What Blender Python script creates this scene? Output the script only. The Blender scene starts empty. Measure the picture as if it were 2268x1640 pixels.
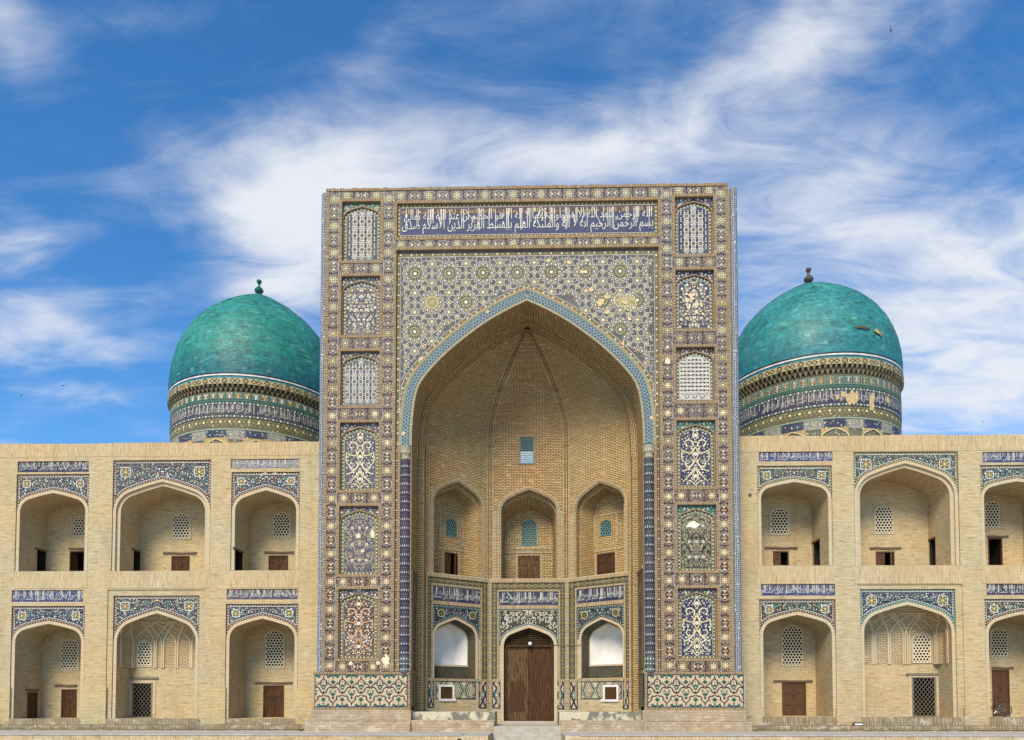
import bpy, math, random
from mathutils import Vector, Matrix
from mathutils.geometry import tessellate_polygon

scene = bpy.context.scene
COLL = scene.collection
rad = math.radians

# ------------------------------------------------------------------ camera
FPX = 1680.0                                   # focal length for a frame 2268 wide
CAM = Vector((0.104, -34.363, 1.31))
yaw, pitch, roll = 0.0226167, 0.0382293, -0.00057622
Rm = Matrix.Rotation(yaw, 3, 'Z') @ Matrix.Rotation(pitch, 3, 'X') @ Matrix.Rotation(roll, 3, 'Y')
RIGHT, FWD, UP = Rm @ Vector((1, 0, 0)), Rm @ Vector((0, 1, 0)), Rm @ Vector((0, 0, 1))
cam = bpy.data.cameras.new('camera')
cam.sensor_width = 36; cam.lens = FPX / 2268 * 36; cam.shift_y = 672.6 / 2268
cam.clip_start = 0.1; cam.clip_end = 6000
camo = bpy.data.objects.new('camera', cam); COLL.objects.link(camo)
m3 = Matrix((RIGHT, UP, -FWD)).transposed()
camo.matrix_world = Matrix.Translation(CAM) @ m3.to_4x4()
scene.camera = camo


def ray(px, py):
    return (RIGHT * ((px - 1134) / FPX) + FWD + UP * ((820 + 672.6 - py) / FPX))


# ------------------------------------------------------------------ sky and sun
scene.view_settings.view_transform = 'Standard'
scene.view_settings.look = 'None'
scene.view_settings.gamma = 1.0
scene.view_settings.use_curve_mapping = False
scene.view_settings.exposure = 0.40
SUN_EL, SUN_AZ = rad(43), rad(197)             # azimuth clockwise from +Y (north): the sun stands behind the viewer, a little to the left
world = bpy.data.worlds.new('World'); scene.world = world; world.use_nodes = True
wn, wl = world.node_tree.nodes, world.node_tree.links
wn.clear()


def W(t, **kw):
    n = wn.new(t)
    for k, v in kw.items():
        setattr(n, k, v)
    return n


def wmath(op, a, b=None, c=None, clamp=False):
    n = W('ShaderNodeMath', operation=op, use_clamp=clamp)
    for i, s in enumerate((a, b, c)):
        if s is None: continue
        if isinstance(s, (int, float)): n.inputs[i].default_value = s
        else: wl.new(s, n.inputs[i])
    return n.outputs[0]


def wvec(op, a, b=None, scale=None):
    n = W('ShaderNodeVectorMath', operation=op)
    for i, s in enumerate((a, b)):
        if s is None: continue
        if isinstance(s, (tuple, list, Vector)): n.inputs[i].default_value = tuple(s)
        else: wl.new(s, n.inputs[i])
    if scale is not None: n.inputs['Scale'].default_value = scale
    return n.outputs['Value'] if op == 'DOT_PRODUCT' else n.outputs['Vector']


out = W('ShaderNodeOutputWorld'); bg = W('ShaderNodeBackground'); bg.inputs['Strength'].default_value = 0.1
wl.new(bg.outputs[0], out.inputs[0])
sky = W('ShaderNodeTexSky', sky_type='NISHITA'); sky.sun_disc = False
sky.sun_elevation = SUN_EL; sky.sun_rotation = SUN_AZ
sky.altitude = 200; sky.air_density = 1.0; sky.dust_density = 0.6; sky.ozone_density = 3.0
tint = W('ShaderNodeMix', data_type='RGBA', blend_type='MULTIPLY'); tint.inputs['Factor'].default_value = 1; tint.inputs['B'].default_value = (0.87, 0.985, 1.07, 1)
wl.new(sky.outputs[0], tint.inputs['A'])
hs = W('ShaderNodeHueSaturation'); hs.inputs['Saturation'].default_value = 1.20; hs.inputs['Value'].default_value = 1.42
wl.new(tint.outputs['Result'], hs.inputs['Color'])
tc = W('ShaderNodeTexCoord'); D0 = tc.outputs['Generated']
# cloud layer: the view direction meets a flat layer, so far cloud is drawn out towards the horizon
sep = W('ShaderNodeSeparateXYZ'); wl.new(D0, sep.inputs[0])
zz = wmath('ADD', wmath('MAXIMUM', sep.outputs['Z'], 0.0), 0.22)
comb = W('ShaderNodeCombineXYZ')
wl.new(wmath('DIVIDE', sep.outputs['X'], zz), comb.inputs[0]); wl.new(wmath('DIVIDE', sep.outputs['Y'], zz), comb.inputs[1])
PL = comb.outputs[0]


def wnoise(vec, scale, detail, rough, dist=0.0, rot=0.0, stretch=(1, 1, 1), off=(0, 0, 0)):
    mp = W('ShaderNodeMapping'); mp.inputs['Rotation'].default_value = (0, 0, rot); mp.inputs['Scale'].default_value = stretch
    mp.inputs['Location'].default_value = off
    wl.new(vec, mp.inputs[0])
    n = W('ShaderNodeTexNoise'); n.inputs['Scale'].default_value = scale; n.inputs['Detail'].default_value = detail
    n.inputs['Roughness'].default_value = rough; n.inputs['Distortion'].default_value = dist
    wl.new(mp.outputs[0], n.inputs['Vector'])
    return n


warp = wnoise(D0, 2.6, 4, 0.55)
DW = wvec('ADD', D0, wvec('SCALE', wvec('SUBTRACT', warp.outputs['Color'], (0.5, 0.5, 0.5)), scale=0.30))
# (photo x, photo y, half length, half width, tilt, strength): where cloud banks stand in the sky
BANKS = [(720, 420, 250, 105, -18, 0.46), (590, 480, 100, 110, 40, 0.35), (680, 620, 110, 70, 35, 0.45), (1010, 350, 320, 90, 5, 0.24),
         (1500, 260, 360, 70, 27, 0.30), (1800, 100, 240, 70, 38, 0.34), (2080, 780, 480, 230, 0, 0.50), (1880, 520, 340, 170, -8, 0.40), (2230, 830, 130, 90, 10, 0.3),
         (130, 745, 200, 50, 4, 0.50), (60, 585, 120, 45, 10, 0.42), (310, 500, 120, 40, -28, 0.22), (10, 90, 60, 150, -10, 0.30),
         (860, 60, 160, 50, 30, 0.16), (150, 860, 110, 16, -6, 0.32), (430, 300, 160, 60, 40, 0.10), (2260, 300, 120, 220, 0, 0.14), (1250, 420, 300, 70, 0, 0.16), (1160, 1000, 330, 150, 0, 0.65)]
acc = None
for bx, by, ha, hb, tilt, st in BANKS:
    d = ray(bx, by).normalized()
    t1 = (RIGHT - d * RIGHT.dot(d)).normalized(); t2 = d.cross(t1) * -1
    if t2.z < 0: t2 = -t2
    c_, s_ = math.cos(rad(tilt)), math.sin(rad(tilt))
    a_, b_ = t1 * c_ + t2 * s_, t2 * c_ - t1 * s_
    k = d.dot(FWD) / FPX
    u = wmath('SUBTRACT', wvec('DOT_PRODUCT', DW, a_ * (1 / (ha * k))), d.dot(a_) / (ha * k))
    v = wmath('SUBTRACT', wvec('DOT_PRODUCT', DW, b_ * (1 / (hb * k))), d.dot(b_) / (hb * k))
    q = wmath('ADD', wmath('MULTIPLY', u, u), wmath('MULTIPLY', v, v))
    g = wmath('MULTIPLY', wmath('POWER', 2.718, wmath('MULTIPLY', q, -0.75)), st)
    front = wmath('GREATER_THAN', wvec('DOT_PRODUCT', D0, d), 0.2)
    g = wmath('MULTIPLY', g, front)
    acc = g if acc is None else wmath('ADD', acc, g)
n1 = wnoise(PL, 1.5, 9, 0.60, 0.5, rad(-28), (1.0, 2.3, 1)).outputs['Fac']
n2 = wnoise(PL, 5.0, 7, 0.62, 0.9, rad(-35), (1.0, 2.4, 1), (3, 1, 0)).outputs['Fac']
nz = wmath('ADD', wmath('MULTIPLY', wmath('SUBTRACT', n1, 0.5), 1.5), wmath('MULTIPLY', wmath('SUBTRACT', n2, 0.5), 1.05))
cov = wmath('ADD', wmath('ADD', acc, 0.07), wmath('MULTIPLY', nz, wmath('ADD', wmath('MULTIPLY', acc, 0.75), 0.62)))
cm = W('ShaderNodeMapRange', interpolation_type='SMOOTHSTEP')
cm.inputs['From Min'].default_value = 0.0; cm.inputs['From Max'].default_value = 0.98
wl.new(cov, cm.inputs['Value'])
dens = wmath('MULTIPLY', cm.outputs[0], 0.97)
mixc = W('ShaderNodeMix', data_type='RGBA')
wl.new(dens, mixc.inputs['Factor']); wl.new(hs.outputs[0], mixc.inputs['A'])
mixc.inputs['B'].default_value = (6.3, 6.55, 7.0, 1)
wl.new(mixc.outputs['Result'], bg.inputs['Color'])

sun = bpy.data.lights.new('sun', 'SUN'); sun.energy = 3.7; sun.angle = rad(24); sun.color = (1.0, 0.88, 0.70)
suno = bpy.data.objects.new('sun', sun); COLL.objects.link(suno)
sd = Vector((math.sin(SUN_AZ) * math.cos(SUN_EL), math.cos(SUN_AZ) * math.cos(SUN_EL), math.sin(SUN_EL)))
suno.rotation_euler = sd.to_track_quat('Z', 'Y').to_euler(); suno.location = sd * 80


# ------------------------------------------------------------------ colour and material helpers
def C(h):
    r, g, b = (int(h[i:i + 2], 16) / 255 for i in (0, 2, 4))
    f = lambda c: c / 12.92 if c <= 0.04045 else ((c + 0.055) / 1.055) ** 2.4
    return (f(r), f(g), f(b))


def mixcol(a, b, t): return tuple(x * (1 - t) + y * t for x, y in zip(a, b))


class NT:
    def __init__(s, name, rough=0.85, spec=0.3):
        s.m = bpy.data.materials.new(name); s.m.use_nodes = True
        s.n, s.l = s.m.node_tree.nodes, s.m.node_tree.links
        s.b = s.n['Principled BSDF']; s.b.inputs['Roughness'].default_value = rough
        s.b.inputs['Specular IOR Level'].default_value = spec

    def new(s, t, **kw):
        n = s.n.new(t)
        for k, v in kw.items(): setattr(n, k, v)
        return n

    def put(s, sock, v):
        if hasattr(v, 'links') or isinstance(v, bpy.types.NodeSocket): s.l.new(v, sock)
        elif isinstance(v, tuple) and len(v) == 3 and sock.type == 'RGBA': sock.default_value = (*v, 1)
        else: sock.default_value = v

    def mix(s, f, a, b, mode='MIX'):
        n = s.new('ShaderNodeMix', data_type='RGBA', blend_type=mode)
        s.put(n.inputs['Factor'], f); s.put(n.inputs['A'], a); s.put(n.inputs['B'], b)
        return n.outputs['Result']

    def noise(s, vec, scale, detail=4, rough=0.6, stretch=None, dist=0.0):
        if stretch:
            mp = s.new('ShaderNodeMapping'); mp.inputs['Scale'].default_value = stretch; s.l.new(vec, mp.inputs[0]); vec = mp.outputs[0]
        n = s.new('ShaderNodeTexNoise'); n.inputs['Scale'].default_value = scale; n.inputs['Detail'].default_value = detail
        n.inputs['Roughness'].default_value = rough; n.inputs['Distortion'].default_value = dist
        s.l.new(vec, n.inputs['Vector'])
        return n.outputs['Fac']

    def ramp(s, fac, lo, hi, a=0.0, b=1.0):
        n = s.new('ShaderNodeMapRange', interpolation_type='SMOOTHSTEP')
        s.l.new(fac, n.inputs['Value'])
        for k, v in (('From Min', lo), ('From Max', hi), ('To Min', a), ('To Max', b)): n.inputs[k].default_value = v
        return n.outputs[0]

    def math(s, op, a, b):
        n = s.new('ShaderNodeMath', operation=op)
        s.put(n.inputs[0], a); s.put(n.inputs[1], b)
        return n.outputs[0]

    def bump(s, h, strength=0.5, dist=0.02):
        n = s.new('ShaderNodeBump'); n.inputs['Strength'].default_value = strength; n.inputs['Distance'].default_value = dist
        s.l.new(h, n.inputs['Height']); s.l.new(n.outputs[0], s.b.inputs['Normal'])

    def uv(s): return s.new('ShaderNodeUVMap', uv_map='UV').outputs[0]
    def pos(s): return s.new('ShaderNodeNewGeometry').outputs['Position']


def brick_mat(name, c1, c2, c3, mortar, bw=0.27, bh=0.068, ms=0.010, swap=False, stain=0.35, bump=0.6, light=None):
    t = NT(name, 0.95, 0.04); uv = t.uv()
    if swap:
        sx = t.new('ShaderNodeSeparateXYZ'); t.l.new(uv, sx.inputs[0]); cx = t.new('ShaderNodeCombineXYZ')
        t.l.new(sx.outputs[1], cx.inputs[0]); t.l.new(sx.outputs[0], cx.inputs[1]); uv = cx.outputs[0]
    # the courses wander a little
    wob = t.new('ShaderNodeTexNoise'); wob.inputs['Scale'].default_value = 0.9; t.l.new(uv, wob.inputs['Vector'])
    v1 = t.new('ShaderNodeVectorMath', operation='SCALE'); t.l.new(wob.outputs['Color'], v1.inputs[0]); v1.inputs['Scale'].default_value = 0.05
    v2 = t.new('ShaderNodeVectorMath', operation='ADD'); t.l.new(uv, v2.inputs[0]); t.l.new(v1.outputs[0], v2.inputs[1])
    br = t.new('ShaderNodeTexBrick'); br.offset = 0.5; br.squash = 1.0
    t.l.new(v2.outputs[0], br.inputs['Vector'])
    br.inputs['Scale'].default_value = 1; br.inputs['Brick Width'].default_value = bw; br.inputs['Row Height'].default_value = bh
    br.inputs['Mortar Size'].default_value = ms; br.inputs['Mortar Smooth'].default_value = 0.3; br.inputs['Bias'].default_value = -0.1
    t.put(br.inputs['Color1'], c1); t.put(br.inputs['Color2'], c2); t.put(br.inputs['Mortar'], mortar)
    # single bricks paler or darker: noise drawn out along the course
    nb = t.noise(v2.outputs[0], 1.0, 3, 0.7, (1 / bw * 0.55, 1 / bh * 0.75, 1))
    col = t.mix(t.ramp(nb, 0.53, 0.69), br.outputs['Color'], c3)
    lightc = light or mixcol(c1, (0.62, 0.54, 0.38), 0.6)
    nl = t.noise(v2.outputs[0], 1.0, 2, 0.6, (1 / bw * 0.45, 1 / bh * 0.6, 3.3))
    col = t.mix(t.ramp(nl, 0.58, 0.74, 0, 0.75), col, lightc)
    # broad weather stains and dust
    p = t.pos()
    st = t.noise(p, 0.6, 7, 0.7, (1, 1, 0.55), 0.6)
    col = t.mix(t.ramp(st, 0.44, 0.70, 0, stain * 1.5), col, mixcol(c2, (0.12, 0.09, 0.06), 0.35), 'MIX')
    strk = t.noise(p, 1.4, 5, 0.6, (1.6, 1.6, 0.10))   # rain streaks
    col = t.mix(t.ramp(strk, 0.56, 0.74, 0, stain * 0.9), col, mixcol(c3, (0.2, 0.16, 0.11), 0.4))
    hue = t.noise(p, 0.3, 4, 0.65)                # some stretches pinker, some yellower: different firings and repairs
    col = t.mix(1.0, col, t.mix(t.ramp(hue, 0.38, 0.62), (1.05, 0.975, 0.90), (0.96, 1.0, 1.02)), 'MULTIPLY')
    st2 = t.noise(p, 1.7, 5, 0.7, (1, 1, 0.35))
    col = t.mix(t.ramp(st2, 0.5, 0.8, 0, stain * 0.8), col, lightc)
    # splashed and salty foot of the wall
    sz = t.new('ShaderNodeSeparateXYZ'); t.l.new(p, sz.inputs[0]); low = t.ramp(sz.outputs['Z'], 1.5, 0.2)
    sp = t.noise(p, 2.3, 6, 0.7, (1, 1, 1.6))
    col = t.mix(t.math('MULTIPLY', low, t.ramp(sp, 0.52, 0.68, 0, 0.6)), col, mixcol(c3, (0.14, 0.115, 0.085), 0.5))
    col = t.mix(t.math('MULTIPLY', low, t.ramp(sp, 0.46, 0.36, 0, 0.6)), col, (0.58, 0.54, 0.46))
    t.l.new(col, t.b.inputs['Base Color'])
    h = t.math('ADD', t.math('MULTIPLY', t.math('SUBTRACT', 1.0, br.outputs['Fac']), 1.0), t.math('MULTIPLY', nb, 0.5))
    t.bump(h, bump, 0.02)
    return t.m


M = {}
BUFF1, BUFF2, BUFF3 = (0.53, 0.438, 0.265), (0.44, 0.35, 0.195), (0.31, 0.205, 0.105)
M['buff'] = brick_mat('buff_brick', BUFF1, BUFF2, BUFF3, (0.40, 0.32, 0.20), stain=0.32)
M['buff_new'] = brick_mat('newer_yellow_brick', (0.55, 0.45, 0.25), (0.47, 0.365, 0.185), (0.36, 0.26, 0.12), (0.40, 0.32, 0.19), stain=0.12)
M['buff_up'] = brick_mat('buff_brick_upright', (0.555, 0.445, 0.27), (0.455, 0.35, 0.195), (0.33, 0.22, 0.115), (0.36, 0.28, 0.17), swap=True, stain=0.28)
M['riser'] = brick_mat('riser_brick', (0.42, 0.34, 0.21), (0.30, 0.235, 0.145), (0.18, 0.135, 0.085), (0.15, 0.115, 0.075), bw=0.5, bh=0.075, ms=0.012, swap=True, stain=0.4)
M['iwan'] = brick_mat('iwan_brick', (0.545, 0.41, 0.205), (0.435, 0.31, 0.145), (0.25, 0.16, 0.07), (0.085, 0.052, 0.025), bw=0.29, bh=0.086, ms=0.019, stain=0.25, bump=0.8, light=(0.56, 0.43, 0.245))
M['iwan_red'] = brick_mat('iwan_red_brick', (0.545, 0.38, 0.19), (0.43, 0.275, 0.13), (0.26, 0.14, 0.063), (0.08, 0.046, 0.023), bw=0.29, bh=0.086, ms=0.019, stain=0.25, bump=0.8, light=(0.56, 0.42, 0.23))
M['base'] = brick_mat('plinth_brick', (0.48, 0.39, 0.265), (0.41, 0.31, 0.205), (0.32, 0.215, 0.14), (0.25, 0.2, 0.14), bw=0.27, bh=0.07, ms=0.012, stain=0.35)
M['head'] = brick_mat('header_brick', (0.38, 0.285, 0.175), (0.29, 0.205, 0.12), (0.23, 0.145, 0.08), (0.055, 0.035, 0.022), bw=0.075, bh=3.0, ms=0.012, stain=0.2, bump=0.8)
M['head_pale'] = brick_mat('pale_header_brick', (0.47, 0.38, 0.235), (0.38, 0.29, 0.17), (0.28, 0.19, 0.105), (0.07, 0.05, 0.032), bw=0.078, bh=3.0, ms=0.012, stain=0.15, bump=0.8)
M['shell'] = brick_mat('shell_brick', (0.50, 0.40, 0.245), (0.41, 0.315, 0.18), (0.30, 0.215, 0.115), (0.19, 0.145, 0.088), bw=0.27, bh=0.085, ms=0.016, stain=0.1)
M['rib'] = brick_mat('rib_brick', (0.40, 0.29, 0.155), (0.33, 0.225, 0.115), (0.24, 0.15, 0.075), (0.14, 0.095, 0.05), bw=0.3, bh=0.3, ms=0.012, stain=0.2)
M['arch'] = brick_mat('arch_brick', (0.55, 0.46, 0.31), (0.49, 0.40, 0.26), (0.40, 0.31, 0.19), (0.36, 0.285, 0.185), bw=0.07, bh=3.0, ms=0.008, stain=0.15)


def glazed(name, rough=0.38, dust=0.3, dustcol=(0.36, 0.31, 0.24), grain=14.0, spec=0.14):
    t = NT(name, rough, spec)
    at = t.new('ShaderNodeAttribute'); at.attribute_name = 'Col'
    p = t.pos()
    n = t.noise(p, grain, 3, 0.7); n2 = t.noise(p, 1.1, 5, 0.7)
    col = t.mix(1.0, at.outputs['Color'], t.mix(t.ramp(n, 0.3, 0.7), (0.72, 0.72, 0.72), (1.2, 1.2, 1.2)), 'MULTIPLY')
    col = t.mix(t.ramp(n2, 0.35, 0.8, 0.06, dust), col, dustcol)
    t.l.new(col, t.b.inputs['Base Color'])
    t.l.new(t.ramp(n2, 0.3, 0.8, rough, rough + 0.35), t.b.inputs['Roughness'])
    t.bump(n, 0.25, 0.01)
    return t.m


M['tile'] = glazed('glazed_tile', 0.42, 0.22, (0.33, 0.28, 0.21))
M['tile_clean'] = glazed('clean_glazed_tile', 0.4, 0.08, (0.33, 0.28, 0.21))
M['tile_dusty'] = glazed('dusty_glazed_tile', 0.5, 0.36, (0.36, 0.325, 0.26))
M['dome'] = glazed('dome_tile', 0.36, 0.16, (0.17, 0.25, 0.23), 3.0, 0.22)
M['patch'] = glazed('bare_plaster_patch', 0.92, 0.2, (0.45, 0.37, 0.25), 9.0)


def plain(name, col, rough=0.8, spec=0.3, var=0.25, scale=6, col2=None, bump=0.2, stretch=None, metal=0.0):
    t = NT(name, rough, spec); p = t.pos()
    n = t.noise(p, scale, 5, 0.65, stretch)
    c2 = col2 or tuple(x * (1 - var) for x in col)
    t.l.new(t.mix(t.ramp(n, 0.3, 0.72), col, c2), t.b.inputs['Base Color'])
    t.b.inputs['Metallic'].default_value = metal
    t.bump(n, bump, 0.02)
    return t.m


M['white'] = plain('white_plaster', (0.70, 0.675, 0.62), 0.85, 0.1, 0.16, 1.6)
M['cream'] = plain('bare_plaster', (0.60, 0.52, 0.39), 0.9, 0.2, 0.25, 9)
M['wood'] = plain('weathered_wood', (0.095, 0.044, 0.017), 0.65, 0.15, 0, 3.2, (0.022, 0.011, 0.005), 0.35, (7, 7, 0.5))
M['wood_pale'] = plain('pale_worn_wood', (0.145, 0.09, 0.042), 0.8, 0.1, 0, 3, (0.035, 0.02, 0.009), 0.4, (6, 6, 0.6))
M['wood_red'] = plain('red_brown_wood', (0.115, 0.055, 0.026), 0.6, 0.2, 0, 8, (0.05, 0.024, 0.012), 0.3, (8, 8, 0.6))
M['beam'] = plain('old_beam', (0.17, 0.115, 0.07), 0.85, 0.2, 0, 8, (0.08, 0.052, 0.03), 0.5, (0.8, 8, 8))
M['joint_shade'] = plain('shaded_joint', (0.035, 0.026, 0.018), 0.95, 0.1)  # near-black: the shadow in the rib joints is put into this colour
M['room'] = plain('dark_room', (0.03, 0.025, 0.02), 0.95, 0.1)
M['lattice'] = plain('plaster_lattice', (0.66, 0.58, 0.42), 0.9, 0.1, 0.2, 20)
M['lattice_blue'] = plain('turquoise_lattice', (0.12, 0.225, 0.205), 0.5, 0.4, 0.35, 12)
M['grille'] = plain('painted_grille', (0.19, 0.165, 0.12), 0.7, 0.3, 0.3, 8)
M['stone'] = plain('pale_stone', (0.43, 0.40, 0.335), 0.85, 0.25, 0, 3.0, (0.33, 0.295, 0.235), 0.35)
M['grey_stone'] = plain('grey_paving', (0.42, 0.40, 0.365), 0.8, 0.25, 0, 2.0, (0.32, 0.305, 0.275), 0.15)
M['plaza_stone'] = plain('plaza_paving', (0.50, 0.47, 0.41), 0.85, 0.2, 0, 1.0, (0.42, 0.39, 0.34), 0.1)
t = NT('stained_stone', 0.85, 0.25); p = t.pos()
n = t.noise(p, 1.5, 6, 0.65, (1.3, 1, 1)); n2 = t.noise(p, 8, 4, 0.6)
c = t.mix(t.ramp(n, 0.46, 0.54), (0.155, 0.15, 0.115), (0.55, 0.48, 0.34)); c = t.mix(t.ramp(n2, 0.3, 0.7, 0, 0.3), c, (0.27, 0.245, 0.19))
t.l.new(c, t.b.inputs['Base Color']); t.bump(n, 0.3, 0.02); M['stained'] = t.m
M['iron'] = plain('dark_iron', (0.03, 0.028, 0.026), 0.5, 0.4, 0.2)
M['bronze'] = plain('brown_bronze', (0.075, 0.058, 0.04), 0.42, 0.5, 0.3, 6)
M['green_glaze'] = plain('green_glaze', (0.012, 0.11, 0.085), 0.25, 0.5, 0.4, 6)
M['globe'] = plain('opal_glass', (0.85, 0.85, 0.83), 0.25, 0.5, 0.03)
M['chrome'] = plain('dull_chrome', (0.42, 0.42, 0.42), 0.35, 0.5, 0.2, 8, metal=0.8)
M['rubber'] = plain('black_rubber', (0.02, 0.02, 0.02), 0.8, 0.2)
M['maroon'] = plain('maroon_paint', (0.07, 0.02, 0.02), 0.4, 0.5, 0.2)
M['feather'] = plain('dark_feather', (0.012, 0.012, 0.018), 0.8, 0.2)
M['skin'] = plain('skin', (0.42, 0.25, 0.17), 0.55, 0.35, 0.1)
M['hair'] = plain('black_hair', (0.008, 0.007, 0.007), 0.6, 0.3, 0.2, 30)
M['cloth'] = plain('dark_blue_cloth', (0.05, 0.06, 0.10), 0.9, 0.1, 0.2, 20)
M['trouser'] = plain('grey_trousers', (0.07, 0.07, 0.075), 0.9, 0.1, 0.2, 20)
M['lampgrey'] = plain('grey_metal', (0.17, 0.18, 0.16), 0.5, 0.4, 0.25, 10)
t = NT('star_mosaic', 0.5, 0.12); uv = t.uv(); p = t.pos()
vo = t.new('ShaderNodeTexVoronoi', feature='DISTANCE_TO_EDGE'); vo.inputs['Scale'].default_value = 11; vo.inputs['Randomness'].default_value = 0.45; t.l.new(uv, vo.inputs['Vector'])
vf = t.new('ShaderNodeTexVoronoi', feature='F1'); vf.inputs['Scale'].default_value = 11; vf.inputs['Randomness'].default_value = 0.45; t.l.new(uv, vf.inputs['Vector'])
n2 = t.noise(p, 0.8, 4, 0.6)
c = t.mix(t.ramp(vo.outputs['Distance'], 0.07, 0.13), (0.47, 0.48, 0.46), (0.025, 0.04, 0.085))
c = t.mix(t.ramp(vf.outputs['Distance'], 0.2, 0.12), c, (0.13, 0.22, 0.22))
c = t.mix(t.ramp(n2, 0.4, 0.75, 0, 0.3), c, (0.15, 0.17, 0.17))
t.l.new(c, t.b.inputs['Base Color']); M['star'] = t.m
t = NT('banded_tile', 0.5, 0.12); uv = t.uv(); p = t.pos()      # dense small floral tile, too fine to tell its pieces apart
vf = t.new('ShaderNodeTexVoronoi', feature='F1'); vf.inputs['Scale'].default_value = 9; t.l.new(uv, vf.inputs['Vector'])
c = t.mix(t.ramp(vf.outputs['Distance'], 0.28, 0.2), (0.075, 0.062, 0.042), (0.17, 0.14, 0.075))
c = t.mix(t.ramp(vf.outputs['Distance'], 0.13, 0.08), c, (0.38, 0.36, 0.27))
n2 = t.noise(p, 3.0, 4, 0.6)
c = t.mix(t.ramp(n2, 0.45, 0.65, 0, 0.55), c, (0.06, 0.085, 0.045)); t.l.new(c, t.b.inputs['Base Color']); M['olive_tile'] = t.m


# ------------------------------------------------------------------ geometry helpers
class Frame:
    """A flat working plane: a runs along u, b along v, c towards the viewer."""
    def __init__(s, o, u, v=(0, 0, 1)):
        s.o, s.u, s.v = Vector(o), Vector(u).normalized(), Vector(v).normalized()
        s.n = s.u.cross(s.v)

    def p(s, a, b, c=0.0): return s.o + s.u * a + s.v * b + s.n * c

    def hit(s, px, py, c=0.0):
        d = ray(px, py); o = s.o + s.n * c
        k = (o - CAM).dot(s.n) / d.dot(s.n); P = CAM + d * k - o
        return (P.dot(s.u), P.dot(s.v))

    def rect(s, x0, y0, x1, y1, c=0.0):
        a = [s.hit(x, y, c) for x in (x0, x1) for y in (y0, y1)]
        return ((a[0][0] + a[1][0]) / 2, (a[1][1] + a[3][1]) / 2, (a[2][0] + a[3][0]) / 2, (a[0][1] + a[2][1]) / 2)   # x0, z0, x1, z1

    def back(s, d): return Frame(s.o - s.n * d, s.u, s.v)


def F(Y): return Frame((0, Y, 0), (1, 0, 0))


WHITE3 = (1, 1, 1)


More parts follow.
